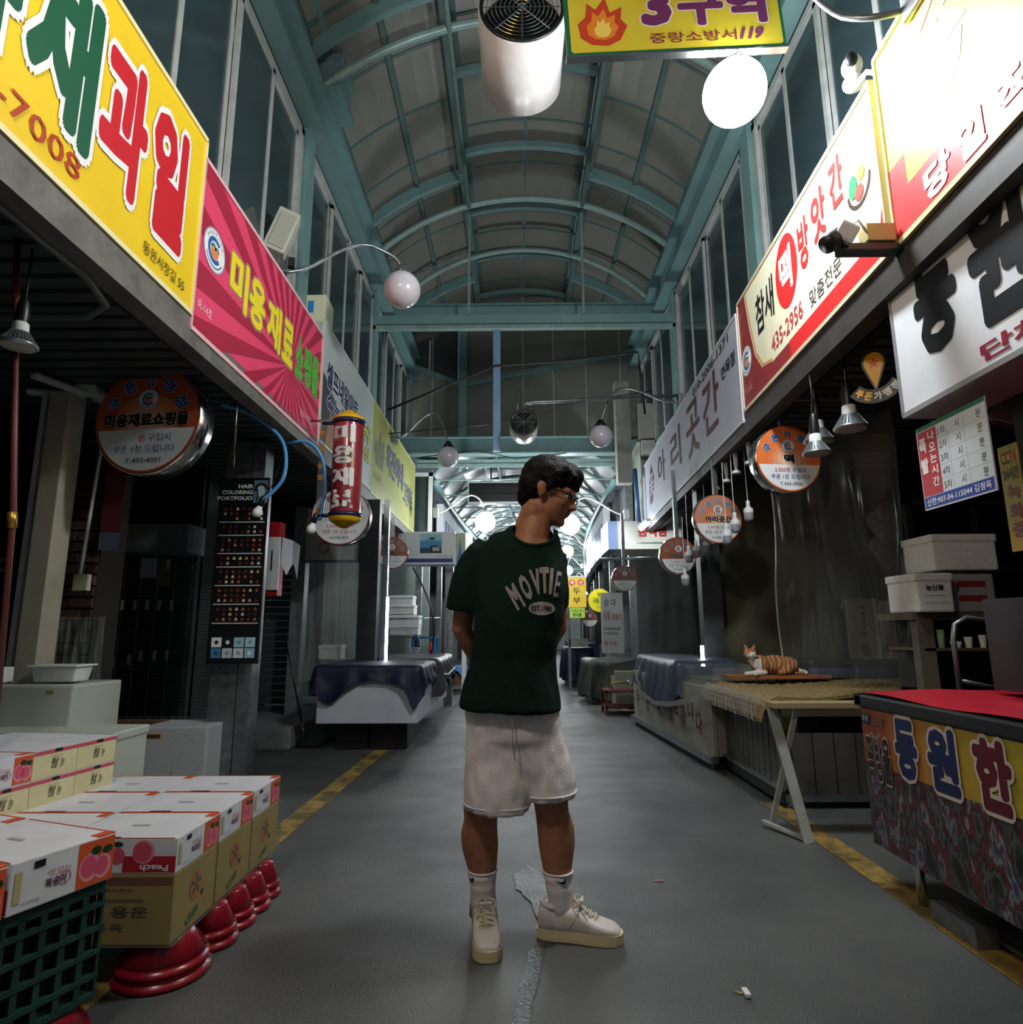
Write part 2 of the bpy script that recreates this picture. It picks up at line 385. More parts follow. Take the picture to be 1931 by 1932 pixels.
# ---------------------------------------------------------------- side buildings
XL = -1.6
def xr(y): return 1.49+.045*y
WALLP = mat('painted_wall', '56605f', .7, 0, (2, .6, '475150'))
def upper(side):
    s = -1 if side == 'left' else 1
    X = (lambda y: -1.88) if s < 0 else (lambda y: 2.12)
    x = X(0)
    wl = thing('wall_'+side, None, None, (x, 0, 0), 0, kind='structure')
    a = M(); a.box(*(sorted((0, s*.12))), -3, 10.9, 3.3, 3.75, WALLP); a.box(*(sorted((0, s*.12))), -3, 10.9, 5.32, 6.2, WALLP)
    a.box(*(sorted((s*.6, s*.7))), -3, 10.9, 3.3, 6.2, WALLP); a.obj('masonry', wl)
    # teal header girder with flanges
    g = M(); g.beam((-s*.09, -3, 5.62), (-s*.09, 10.6, 5.62), .05, .42, TEAL); g.beam((-s*.12, -3, 5.42), (-s*.12, 10.6, 5.42), .16, .03, TEAL)
    g.beam((-s*.12, -3, 5.83), (-s*.12, 10.6, 5.83), .16, .03, TEAL); g.obj('girder', wl)
    # lattice between girder and eave rail
    tr = M(); tr.beam((-s*.06, -3, 6.14), (-s*.06, 10.6, 6.14), .08, .08, TEAL); tr.beam((-s*.02, -3, 5.95), (-s*.02, 10.6, 5.95), .04, .04, TEALD)
    tr.obj('eave_rail', wl)
    la = M(); y = 1.0; k = 0
    while y < 10.4:
        z0, z1 = (5.86, 6.12) if k % 2 else (6.12, 5.86)
        la.beam((-s*.05, y, z0), (-s*.05, y+.3, z1), .02, .03, TEALD); y += .3; k += 1
    la.obj('lattice', wl)
    cb = M()
    for q in range(5):
        pts = [(-s*.02+.03*math.sin(i*1.7+q), 1+i*.45, 5.93+.05*math.sin(i*.9+q*2)+.02*q) for i in range(21)]
        cb.tube(pts, .011, BLACKP, 5)
    cb.obj('cable_bundle', wl)
    # windows
    wn = {'left': 0, 'right': 10}[side]
    cols = [1.55, 4.95, 7.7, 10.4] if s < 0 else [1.2, 4.95, 7.7, 10.4]
    pc = M()
    for y in cols: pc.box(-.09, .09, y-.09, y+.09, 3.3, 5.4, TEAL)
    pc.obj('column', wl)
    bays = [(-1.5, cols[0]), (cols[0], cols[1]), (cols[1], cols[2]), (cols[2], cols[3])]
    FR = ALU
    for y0, y1 in bays:
        wn += 1
        t = thing('window_%d' % wn, None, None, (x, y0, 0), 0, kind='structure')
        ya, yb = .12, y1-y0-.12; z0, z1 = 3.7, 5.34
        fr = M(); dx = -s*.03
        for za, zb in ((z0, z0+.06), (z1-.06, z1)): fr.box(*sorted((dx-.03, dx+.03)), ya, yb, za, zb, FR)
        for yy in (ya, yb-.06): fr.box(dx-.03, dx+.03, yy, yy+.06, z0, z1, FR)
        # sliding sash stiles
        n = max(2, int(round((yb-ya)/.62)))
        fr.obj('frame', t)
        for i in range(n):
            u0 = ya+.05+(yb-ya-.1)*i/n; u1 = ya+.05+(yb-ya-.1)*(i+1)/n; off = (i % 2)*.03-.015
            sh = M()
            sh.box(dx+off-.012, dx+off+.012, u0, u0+.045, z0+.05, z1-.05, FR); sh.box(dx+off-.012, dx+off+.012, u1-.045, u1, z0+.05, z1-.05, FR)
            sh.box(dx+off-.012, dx+off+.012, u0, u1, z0+.05, z0+.1, FR); sh.box(dx+off-.012, dx+off+.012, u0, u1, z1-.1, z1-.05, FR)
            so = sh.obj('sash', t)
            pn = M(); pn.box(dx+off-.004, dx+off+.004, u0+.04, u1-.04, z0+.09, z1-.09, GLASS); pn.obj('pane', so)
    return wl
wlL = upper('left'); wlR = upper('right')
# big bracket on the left column
t = thing('trim_1', None, None, (-1.88, 5.0, 5.5), 0, kind='structure')
m = M(); m.box(.0, .3, -.02, .34, .42, .72, TEAL, .01); m.box(-.04, .33, -.05, .37, .36, .42, TEAL); m.box(-.04, .33, -.05, .37, .72, .76, TEAL); m.obj('bracket', t)
for k in (0, 1):
    b = M(); b.lathe([(.018, 0), (.018, .04), (.01, .05)], STEEL, 6, Matrix.Translation((.12+.1*k, .0, .76))); b.obj('bolt', t)
m = M(); m.beam((.12, -6.5, .95), (.12, .2, .95), .22, .3, TEAL); m.obj('gutter_beam', t)
# ---------------------------------------------------------------- roof
RX = .15; HS = 1.95
ceil = thing('ceiling', None, None, (RX, 0, 0), 0, kind='structure')
def arcz(x, spring=6.16, rise=.78, hs=HS):
    R = (hs*hs+rise*rise)/(2*rise); return spring-(R-rise)+math.sqrt(R*R-x*x)
def arcstrip(x0, x1, y0, y1, dz, m, mesh, th=.02, n=3):
    r = []
    for i in range(n+1):
        x = x0+(x1-x0)*i/n; r.append((x, arcz(x)+dz))
    for (a, za), (b, zb) in zip(r[:-1], r[1:]):
        mesh.add([(a, y0, za), (b, y0, zb), (b, y1, zb), (a, y1, za), (a, y0, za+th), (b, y0, zb+th), (b, y1, zb+th), (a, y1, za+th)],
                 [(0, 1, 2, 3), (7, 6, 5, 4), (0, 4, 5, 1), (1, 5, 6, 2), (2, 6, 7, 3), (3, 7, 4, 0)], m)
GAP = .022
XI = .8
for (x0, x1, dz) in ((-HS, -(HS+XI)/2, .05), (-(HS+XI)/2, -XI, .05), (XI, (HS+XI)/2, .05), ((HS+XI)/2, HS, .05), (-XI, 0, .3), (0, XI, .3)):
    pm = M(); arcstrip(x0+GAP, x1-GAP, GAP, .72-GAP, dz, POLY, pm); me = None
    for k in range(14):
        y = 1.05+k*.72
        if me is None:
            o = pm.obj('panel', ceil, (0, y, 0)); me = o.data
        else:
            o = bpy.data.objects.new('panel', me); C.objects.link(o); o.parent = ceil; o.location = (0, y, 0)
pl = M()
for x in (-HS, -(HS+XI)/2, (HS+XI)/2, HS): pl.beam((x, -2, arcz(x)+.03), (x, 10.9, arcz(x)+.03), .05, .06, TEALD)
for x in (-XI, XI):
    pl.beam((x, -2, arcz(x)-.0), (x, 10.9, arcz(x)-.0), .09, .1, TEALD); pl.beam((x*.93, -2, arcz(x)+.3), (x*.93, 10.9, arcz(x)+.3), .05, .05, TEALD)
    pl.beam((x, -2, arcz(x)+.15), (x, 10.9, arcz(x)+.15), .02, .24, DARK)
pl.beam((0, -2, arcz(0)+.28), (0, 10.9, arcz(0)+.28), .03, .05, TEALD)
pl.obj('purlin', ceil)
for k in range(14):
    y = 1.05+k*.72; sm = M()
    for (a, b, dz) in ((-HS, -XI, .045), (XI, HS, .045), (-XI, XI, .295)): arcstrip(a, b, y-.012, y+.012, dz, TEALD, sm, .02, 5)
    sm.obj('glazing_bar', ceil)
for y in (2.45, 4.8, 7.2, 9.6):
    for (a, b) in ((-HS, -XI), (XI, HS)):
        rm = M(); arcstrip(a, b, y-.03, y+.03, -.12, TEAL, rm, .16, 6); rm.obj('rafter', ceil)
for k in range(9):
    y = 1.2+k*1.18; rm = M(); arcstrip(-XI, XI, y-.035, y+.035, .14, TEAL, rm, .08, 8); rm.obj('purlin_arc', ceil)
# tube arches
TUBE = mat('arch_tube_paint', '93aeab', .35, .1, (6, .6, '809a96'))
def archtube(y, xa, za, xb, zb, zc, r=.04):
    m = M(); pts = []
    h = (xb-xa)/2; cx = (xa+xb)/2; rise = zc-(za+zb)/2; R = (h*h+rise*rise)/(2*rise)
    for i in range(33):
        u = -h+2*h*i/32; pts.append((cx-RX+u, y, (za+(zb-za)*i/32)+math.sqrt(R*R-u*u)-(R-rise)))
    m.tube(pts, r, TUBE, 10); return m.obj('arch_tube', ceil)
for y, z0, zc in ((2.4, 5.85, 6.6), (4.95, 5.86, 6.62), (7.45, 5.84, 6.62), (8.9, 5.95, 6.82)):
    archtube(y, RX-1.92, z0, RX+1.92, z0, zc)
rl = M()
for x in (-.74, .74): rl.tube([(x, -1.5, 6.5), (x, 7.45, 6.5)], .028, TUBE, 8); 
rl.obj('tie_tube', ceil)
for x in (-.74, .74):
    h = M(); h.beam((x, 7.6, 6.5), (x, 7.6, 5.06), .03, .03, TUBE); h.obj('hanger', ceil)
# cross beams
def crossbeam(n, y, x0, x1, z0, z1, parts):
    t = thing('trim_%d' % n, None, None, ((x0+x1)/2, y, z0), 0, kind='structure'); h = (x1-x0)/2
    for nm, args in parts:
        m = M(); m.box(-h+args[0], h-args[0], args[1], args[2], args[3], args[4], args[5]); m.obj(nm, t)
    return t
crossbeam(2, 7.65, -1.85, 2.15, 4.88, 5.06, [('channel', (0, -.03, .03, .07, .19, TEAL)), ('flange', (.02, -.04, .04, .0, .05, TUBE))])
crossbeam(3, 8.3, -1.85, 2.15, 5.3, 5.56, [('web', (0, -.02, .02, 0, .24, TEAL)), ('flange', (0, -.08, .08, .24, .26, TEAL)), ('flange', (0, -.08, .08, -.02, 0, TEAL))])
crossbeam(4, 9.85, -1.95, 1.75, 3.84, 4.1, [('web', (0, -.02, .02, 0, .24, TEAL)), ('flange', (0, -.1, .1, .24, .26, TEAL)), ('flange', (0, -.1, .1, -.02, 0, TUBE))])
crossbeam(5, 10.0, -1.6, 1.6, 3.66, 3.76, [('channel', (0, -.03, .03, .0, .05, TUBE)), ('channel', (0, -.03, .03, .07, .12, TUBE))])
# gable wall in two splayed wings closing the tall roof
def wing(n, p, q, z0, z1, cols, rows, louv=False, outz=None):
    p = Vector(p+(0,)); q = Vector(q+(0,)); L = (q-p).length; rz = math.atan2(q.y-p.y, q.x-p.x)
    t = thing('wall_gable_'+n, None, None, (p.x, p.y, 0), rz, kind='structure')
    for i in range(cols):
        for j in range(rows):
            a = L*i/cols+.02; b = L*(i+1)/cols-.02; c = z0+(z1-z0)*j/rows+.02; d = z0+(z1-z0)*(j+1)/rows-.02
            if louv and j == 1:
                lm = M(); k = c
                while k < d-.02: lm.add([(a, .0, k), (b, .0, k), (b, .03, k+.026), (a, .03, k+.026)], [(0, 1, 2, 3)], mat('louvre_slat', 'a3a8a6', .6)); k += .035
                lm.box(a, b, .06, .07, c, d, mat('louvre_back', '6f7573', .7)); tag(lm.obj('louvre', t), 'horizontal slat ventilation louvre')
            else:
                m = M(); m.box(a, b, .0, .02, c, d, POLY); m.obj('panel', t)
    m = M()
    for i in range(cols+1): m.box(L*i/cols-.015, L*i/cols+.015, -.02, .01, z0, z1, ALU if i % cols else TEAL)
    m.obj('mullion', t)
    m = M()
    for j in range(rows+1): z = z0+(z1-z0)*j/rows; m.box(0, L, -.05, .03, z-.05, z+.05, TEAL)
    m.obj('transom', t)
    return t
wing('left', (-2.5, 9.95), (-1.05, 11.6), 4.1, 7.3, 3, 2, True)
wing('right', (-.95, 11.6), (2.35, 10.0), 4.1, 7.3, 6, 2)
t = thing('wall_gable_post', None, None, (-1.0, 11.55, 4.0), 0, kind='structure')
m = M(); m.box(-.08, .08, -.08, .08, 0, 3.3, TEAL); m.obj('post', t)
m = M(); m.box(1.6, 2.6, -.1, 0, 0, 3.3, TEALD, mtx=None); m.obj('post', t)
# ---------------------------------------------------------------- far, lower arcade
far = thing('ceiling_far', None, None, (0, 10, 0), 0, kind='structure')
FPOLY = mat('far_roof_sheet', '8b9292', .28, .1, (2, .8, '757b7c'), (6, .1))
for k in range(22):
    y = 10.3+k*1.2; cx = cxx(y); cx2 = cxx(y+1.2); m = M()
    n = 8; hs = 1.55
    for i in range(n):
        a = -hs+2*hs*i/n; b = -hs+2*hs*(i+1)/n
        za = 3.5+.75*math.sqrt(max(0, 1-(a/hs)**2*.95)); zb = 3.5+.75*math.sqrt(max(0, 1-(b/hs)**2*.95))
        m.add([(cx+a, y-10, za), (cx+b, y-10, zb), (cx2+b, y-8.82, zb), (cx2+a, y-8.82, za)], [(0, 1, 2, 3)], FPOLY)
    m.obj('panel', far)
    r = M(); pts = []
    for i in range(17):
        a = -hs+2*hs*i/16; pts.append((cx+a, y-10, 3.42+.75*math.sqrt(max(0, 1-(a/hs)**2*.95))))
    r.tube(pts, .035, TUBE, 6)
    r.tube([(cx-1.5, y-10, 3.52), (cx+1.5, y-10, 3.52)], .012, TUBE, 5)
    r.obj('arch_tube', far)
for s_ in (-1, 1):
    m = M(); m.tube([(cxx(10.3+k*1.2)+s_*1.5, .3+k*1.2, 3.5) for k in range(22)], .06, TEAL, 6)
    m.tube([(cxx(10.3+k*1.2)+s_*.5, .3+k*1.2, 4.12) for k in range(22)], .03, TEAL, 6); m.obj('eave_rail', far)
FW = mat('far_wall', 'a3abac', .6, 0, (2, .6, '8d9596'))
for s_, nm in ((-1, 'left'), (1, 'right')):
    t = thing('wall_far_'+nm, None, None, (0, 10, 0), 0, kind='structure')
    m = M()
    for k in range(22):
        y = .3+k*1.2; x = cxx(10+y)+s_*1.75; x2 = cxx(11.2+y)+s_*1.75
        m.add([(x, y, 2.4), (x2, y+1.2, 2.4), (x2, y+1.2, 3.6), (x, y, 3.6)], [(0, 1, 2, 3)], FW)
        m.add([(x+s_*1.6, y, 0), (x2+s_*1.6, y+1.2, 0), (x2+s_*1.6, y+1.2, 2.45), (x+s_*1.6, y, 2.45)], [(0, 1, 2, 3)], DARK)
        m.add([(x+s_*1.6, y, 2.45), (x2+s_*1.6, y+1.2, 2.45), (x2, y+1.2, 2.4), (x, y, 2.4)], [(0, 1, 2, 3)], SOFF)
    m.obj('masonry', t)
    for k in range(22):
        y = .3+k*1.2; x = cxx(10+y)+s_*1.72
        c = M(); c.box(x-.05, x+.05, y-.06, y+.06, 0 if k % 2 == 0 else 2.4, 3.6, STEEL); c.obj('column', t)
t = thing('wall_end', None, None, (cxx(37), 37, 0), 0, kind='structure'); m = M(); m.box(-3, 3, 0, .2, 0, 5, FW); m.obj('masonry', t)
# far fascia signs (bright white boards)
SIGNF = mat('far_sign_face', 'e4e8ee', .4)
for s_, nm in ((-1, 'left'), (1, 'right')):
    y = 11.2 if s_ < 0 else 11.6; k = 0
    while y < 31:
        L = 2.2 + (k % 3)*.35; x = cxx(y)+s_*1.52; x2 = cxx(y+L)+s_*1.52
        rz = math.atan2(x2-x, L)
        t = thing('shop_sign', '%s white fascia board of the far arcade, %s beyond the beam' % (nm, ['first', 'second', 'third', 'fourth', 'fifth', 'sixth', 'seventh', 'eighth', 'ninth'][k]), 'sign', (x, y, 2.45), -rz, 'far fascia boards')
        m = M(); m.box(-.06, .06, 0, L-.05, 0, .85, SIGNF, .01); m.obj('board', t)
        m = M(); fx = -s_*.062; cl = prn(['2c4a9b', 'a03040', '2f6a4a', '40404a'][k % 4])
        for q in range(4): m.box(*sorted((fx, fx-s_*.002)), .3+q*.4, .55+q*.4, .25, .6, cl)
        m.obj('lettering', t); k += 1; y += L+.05
# ================================================================ LEFT SIDE
def clip(poly, x0, x1, z0, z1):
    def cl(p, ax, v, keep):
        r = []
        for i in range(len(p)):
            a, b = p[i], p[(i+1) % len(p)]
            ia, ib = keep(a[ax]), keep(b[ax])
            if ia: r.append(a)
            if ia != ib:
                t = (v-a[ax])/(b[ax]-a[ax]); r.append((a[0]+(b[0]-a[0])*t, a[1]+(b[1]-a[1])*t))
        return r
    for ax, v, k in ((0, x0, lambda c: c >= x0), (0, x1, lambda c: c <= x1), (1, z0, lambda c: c >= z0), (1, z1, lambda c: c <= z1)):
        if poly: poly = cl(poly, ax, v, k)
    return poly
def fascia(side, y0, y1, z0, z1, face, label, edge='e8e4d8', depth=.2, x=None):
    """sign box along the street; local x runs left to right for the viewer, local -y is the face"""
    if side == 'L':
        t = thing('shop_sign', label, 'sign', (XL if x is None else x, y0, z0), PI/2)
    else:
        rz = -PI/2-math.atan(.045)
        t = thing('shop_sign', label, 'sign', (xr(y1) if x is None else x, y1, z0), rz)
    Wd = y1-y0; H = z1-z0
    m = M(); m.box(0, Wd, 0.001, depth, 0, H, face); m.obj('board', t)
    e = M(); c = mat('sign_trim_'+edge, edge, .5)
    for a in ((-.0, Wd, -.012, .012), (0, Wd, H-.012, H+.012)): e.box(a[0], a[1], -.008, .02, a[2], a[3], c)
    for a in ((-.004, .008), (Wd-.008, Wd+.004)): e.box(a[0], a[1], -.008, .02, 0, H, c)
    e.obj('frame', t)
    return t, Wd, H
def emblem(m, cx, cz, r, y, ring='f0f2ee'):
    """round market emblem: white disc, blue crescent, green and orange hills"""
    m.disc(cx, cz, r, y, prn(ring)); m.ring(cx, cz, r*.93, r, y-.0006, prn('9aa6b8'))
    m.ring(cx, cz, r*.42, r*.62, y-.0008, prn('2b5fae'), 30, PI*.25, PI*1.8)
    m.disc(cx-r*.0, cz-r*.1, r*.36, y-.0010, prn('e98a5c'), 20, r*.32)
    m.ring(cx-r*.12, cz+r*.05, r*.12, r*.25, y-.0014, prn('2f7d55'), 14, 0, PI)
    m.ring(cx+r*.2, cz+r*.02, r*.1, r*.22, y-.0014, prn('2f7d55'), 14, 0, PI)
    for k in range(7):
        a = PI*(.82-.64*k/6); m.text('면목골목시장'[k % 6], cx+r*.78*math.cos(a)-r*.08, cx+r*.78*math.cos(a)+r*.08, cz+r*.78*math.sin(a)-r*.09, cz+r*.78*math.sin(a)+r*.09, y-.0012, prn('38506e'), .01)
    m.ring(cx, cz, r*.74, r*.82, y-.001, prn('5f7390'), 20, PI*1.15, PI*1.85)
# --- yellow sign
YF = mat('sign_face_yellow', 'f2cf2b', .35, 0, (1.5, .2, 'ecc826'))
t, Wd, H = fascia('L', -.4, 2.9, 2.6, 3.57, YF, 'big yellow fascia with green and red lettering nearest the camera on the left', 'efe6b0')
m = M(); o = .4
G, R_, WH = prn('14573a'), prn('c71f2b'), prn('f1f3f2')
m.text('야', 1.33+o, 1.72+o, .2, .83, -.0095, G, .05, WH, .05); m.text('채', 1.75+o, 2.09+o, .18, .83, -.0095, G, .05, WH, .05)
m.text('과', 2.12+o, 2.42+o, .2, .83, -.0095, R_, .05, WH, .05); m.text('일', 2.46+o, 2.75+o, .2, .83, -.0095, R_, .05, WH, .05)
m.text('967-7008', 1.42+o, 2.06+o, .07, .16, -.0095, prn('b03a22'), .012)
m.text('동원시장길 55', 2.47+o, 2.81+o, .06, .12, -.0095, prn('3f3a18'), .008); m.obj('lettering', t)
# --- pink sunburst sign
PK = mat('sign_face_pink', 'e5486f', .35); PD = prn('a82643')
t, Wd, H = fascia('L', 2.9, 4.93, 2.53, 3.47, PK, 'pink sunburst fascia with yellow and green bubble lettering', 'e6b7b9')
m = M(); cx, cz = 1.35, .38
for k in range(0, 56, 2):
    a = 2*PI*k/56; b = 2*PI*(k+1)/56
    p = clip([(cx, cz), (cx+4*math.cos(a), cz+4*math.sin(a)), (cx+4*math.cos(b), cz+4*math.sin(b))], .01, Wd-.01, .01, H-.01)
    if len(p) > 2: m.poly(p, -.0005, PD)
m.obj('sunburst', t)
m = M(); emblem(m, .17, .52, .12, -.003)
K = prn('1c2416')
for ch, a, b, cl in (('미', .36, .6, 'f3dd2d'), ('용', .62, .86, 'f3dd2d'), ('재', .9, 1.14, 'f3dd2d'), ('료', 1.17, 1.38, 'f3dd2d'), ('쇼', 1.44, 1.6, '58b53c'), ('핑', 1.62, 1.79, '58b53c'), ('몰', 1.8, 1.97, '58b53c')):
    m.text(ch, a, b, .36, .68, -.006, prn(cl), .045, K, .02, out2=prn('f0efe8'))
m.text('바-14호', .05, .2, .13, .19, -.003, prn('f0d8dd'), .01)
m.text('동원시장길 57', 1.6, 1.95, .1, .16, -.003, prn('e9c9cd'), .005); m.obj('lettering', t)
# --- white sign with navy text
t, Wd, H = fascia('L', 4.96, 6.78, 2.58, 3.62, mat('sign_face_pale', 'b9c6c4', .4, 0, (1, .3, 'aebbb9')), 'pale grey fascia with dark blue lettering and a dark lower band, behind the pink one', 'c9cfc6')
m = M(); m.poly([(.02, .02), (1.35, .02), (.9, .3), (.02, .62)], -.001, prn('3e4448'))
m.poly([(.18, .03), (.42, .03), (.4, .3), (.33, .22), (.28, .34), (.22, .2)], -.002, prn('9b7455'))
m.text('셀프네일아트', .12, 1.2, .52, .76, -.009, prn('1d2c55'), .04, WH, .03); m.text('속눈썹연장', .16, 1.2, .3, .5, -.009, prn('1d2c55'), .04, WH, .03)
m.text('반영구', 1.2, 1.76, .46, .66, -.009, prn('d8cc3a'), .04, K, .02); m.text('문신', 1.3, 1.74, .26, .42, -.009, prn('d8cc3a'), .04, K, .02)
m.obj('lettering', t)
# --- olive sign
t, Wd, H = fascia('L', 6.82, 9.8, 2.56, 3.62, mat('sign_face_olive', 'a9ac66', .4, 0, (1.2, .4, '9da05c')), 'olive yellow fascia with faded blue lettering and a palace outline', 'b9bf85')
m = M(); PU = prn('5d5f86'); GB = prn('77765a')
m.poly([(.12, .5), (.2, .68), (.3, .6), (.42, .85), (.5, .7), (.66, .76), (.62, .62), (.7, .58), (.62, .5), (.62, .38), (.2, .38), (.2, .48)], -.002, GB)
m.text('옥진이네', .8, 1.95, .42, .82, -.009, PU, .03); m.text('그린마트', 2.0, 2.8, .28, .62, -.009, PU, .02); m.text('동원시장길 59', .1, .5, .2, .28, -.009, prn('8a8b5c'), .004)
m.obj('lettering', t)
# electric box sitting on the fascia, wall speaker, top handle
t = thing('switch_box', 'cream electric box with a blue sticker on top of the pale fascia', 'box', (-1.72, 5.12, 3.6)); m = M(); m.box(-.07, .1, -.1, .14, 0, .3, mat('cream_box', 'cfd0b4', .5), .012); m.obj('case', t)
m = M(); m.rect(-.05, .0, .13, .24, -.102, prn('2f7fc1')); m.obj('sticker', t)
t = thing('speaker', 'off-white wall speaker tilted down above the pink fascia', 'speaker', (-1.72, 4.28, 3.98), .35)
m = M(); m.box(-.09, .07, -.07, .07, -.2, .16, mat('speaker_case', 'b5b8aa', .5), .015, Matrix.Rotation(.3, 4, 'Y')); m.obj('cabinet', t)
m = M(); m.box(-.06, .05, -.078, -.068, -.17, .12, mat('speaker_grille', 'a3a698', .6), .0, Matrix.Rotation(.3, 4, 'Y')); m.obj('grille', t)
m = M(); m.tube([(0, 0, .1), (-.13, 0, .14)], .01, STEEL); m.box(.04, .09, -.03, .03, -.27, -.2, DARK, .005); m.obj('bracket', t)
# --- soffit, edge beam and shop walls, left
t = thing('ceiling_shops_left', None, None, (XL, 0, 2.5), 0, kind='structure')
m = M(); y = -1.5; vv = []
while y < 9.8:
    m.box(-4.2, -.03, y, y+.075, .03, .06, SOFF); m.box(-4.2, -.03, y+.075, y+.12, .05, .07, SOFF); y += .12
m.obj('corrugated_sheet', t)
m = M(); m.box(-.1, .0, -1.5, 9.8, -.06, .08, mat('edge_beam', '75736d', .6, 0, (8, .8, '4f4d49'))); m.box(-.17, -.1, -1.5, 9.8, -.02, .03, DARK); m.obj('edge_beam', t)
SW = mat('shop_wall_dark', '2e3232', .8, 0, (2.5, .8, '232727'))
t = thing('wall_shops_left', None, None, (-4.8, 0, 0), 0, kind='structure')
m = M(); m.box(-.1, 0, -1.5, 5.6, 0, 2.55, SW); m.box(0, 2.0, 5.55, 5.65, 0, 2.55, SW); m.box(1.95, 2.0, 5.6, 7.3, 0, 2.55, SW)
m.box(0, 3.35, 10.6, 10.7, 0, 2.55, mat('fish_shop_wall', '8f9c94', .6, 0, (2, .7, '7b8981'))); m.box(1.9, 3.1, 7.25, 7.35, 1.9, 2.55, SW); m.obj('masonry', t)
t = thing('trim_curb_left', None, None, (-2.6, 6.6, 0), 0, kind='structure')
m = M(); m.box(-.4, .55, -.6, 2.2, 0, .2, CONC, .02); m.obj('curb', t)
# brick pier
t = thing('wall_brick_pier', None, None, (-3.1, 4.3, 0), 0, kind='structure')
m = M(); m.box(.0, .245, .02, .3, 0, 2.5, mat('mortar', '1d1917', .9)); m.obj('mortar', t)
BR = [mat('brick_%d' % i, c, .85, 0, (20, .7, d)) for i, (c, d) in enumerate((('4a342c', '35251f'), ('3d2c27', '2c201c'), ('55423a', '40302a')))]
bm_ = []
for c in BR:
    b = M(); b.box(0, .17, 0, .03, 0, .062, c, .004); o = b.obj('brick', t); bm_.append(o)
used = [0]*3
for r in range(33):
    for (x, w_) in (((0, 1.0), (.18, .36)) if r % 2 else ((0, .46), (.088, .9))):
        c = random.randrange(3)
        if used[c] == 0: o = bm_[c]
        else: o = bm_[c].copy(); C.objects.link(o)
        used[c] += 1; o.location = (x, random.uniform(-.006, .003), .0+r*.076); o.scale = (w_, 1, 1)
# beige pillar and purple glass door panel
t = thing('pillar', 'beige painted pillar standing left of the brick pier', 'pillar', (-2.72, 3.65, 0)); m = M(); m.box(-.07, .05, -.05, .1, 0, 2.48, mat('beige_paint', 'a9a491', .6, 0, (3, .5, '969180')), .006); m.obj('shaft', t)
m = M(); m.box(-.13, -.1, -.03, .03, 0, 2.48, ALU); m.obj('track', t)
t = thing('glass_door', 'dark purple glass panel with faint flower print at the far left edge', 'door', (-3.35, 3.75, 0)); m = M(); m.box(-.5, .48, 0, .02, .3, 2.2, mat('purple_glass', '2a0f1d', .15), 0); m.obj('pane', t)
m = M(); fl = prn('59605c')
for (fx, fz) in ((.3, 1.45), (.17, 1.2), (.33, 1.0), (.2, .85), (-.1, 1.6), (0, 1.3)):
    for k in range(9):
        a = 2*PI*k/9; m.disc(fx+.035*math.cos(a), fz+.035*math.sin(a), .014, -.002, fl, 8)
m.obj('flower_print', t)
# wire mesh panel at the left edge and the red pole
t = thing('wire_mesh', 'tall wire mesh panel hanging at the left edge behind the red pole', 'mesh panel', (-2.35, 2.5, 1.0), .1); m = M()
for i in range(7): m.tube([(-.6+i*.09, 0, 0), (-.6+i*.09, 0, 1.3)], .003, STEEL, 4)
for i in range(14): m.tube([(-.62, 0, i*.1), (-.04, 0, i*.1)], .003, STEEL, 4)
m.obj('wires', t)
t = thing('awning_pole', 'slanting dark red pole with a brass joint near the left edge', 'pole', (-1.9, 2.3, .8)); m = M(); m.tube([(0, .1, 0), (.0, .05, .7), (.0, -.12, 1.75)], .011, mat('red_pole', '5c2a24', .5), 8); m.obj('shaft', t)
m = M(); m.tube([(0, .055, .64), (0, .045, .7)], .016, mat('brass', 'b08d3c', .4, .8), 8); m.obj('joint', t)
# conduit hooking under the soffit
t = thing('conduit', 'grey conduit curving under the left soffit by the yellow fascia', 'pipe', (-1.7, 1.2, 2.44)); m = M(); m.tube([(0, 0, 0), (0, 1.1, 0), (-.05, 1.3, -.01), (-.18, 1.38, -.02), (-1.2, 1.38, -.02)], .018, mat('conduit_grey', '5a5c5d', .5), 8); m.obj('pipe', t)
# --- X shaped tube light
t = thing('ceiling_light', 'unlit cross shaped lamp fixture on the left soffit', 'ceiling light', (-2.62, 3.7, 2.5), .1); TL = mat('tube_light_cover', 'c2c4c0', .5)
for a in (.1, 1.15):
    m = M(); m.box(-.34, .34, -.028, .028, -.03, .0, TL, .012, Matrix.Rotation(a, 4, 'Z')); m.obj('tube', t)
m = M(); m.box(-.06, .06, -.06, .06, 0, .035, TL); m.obj('base', t)
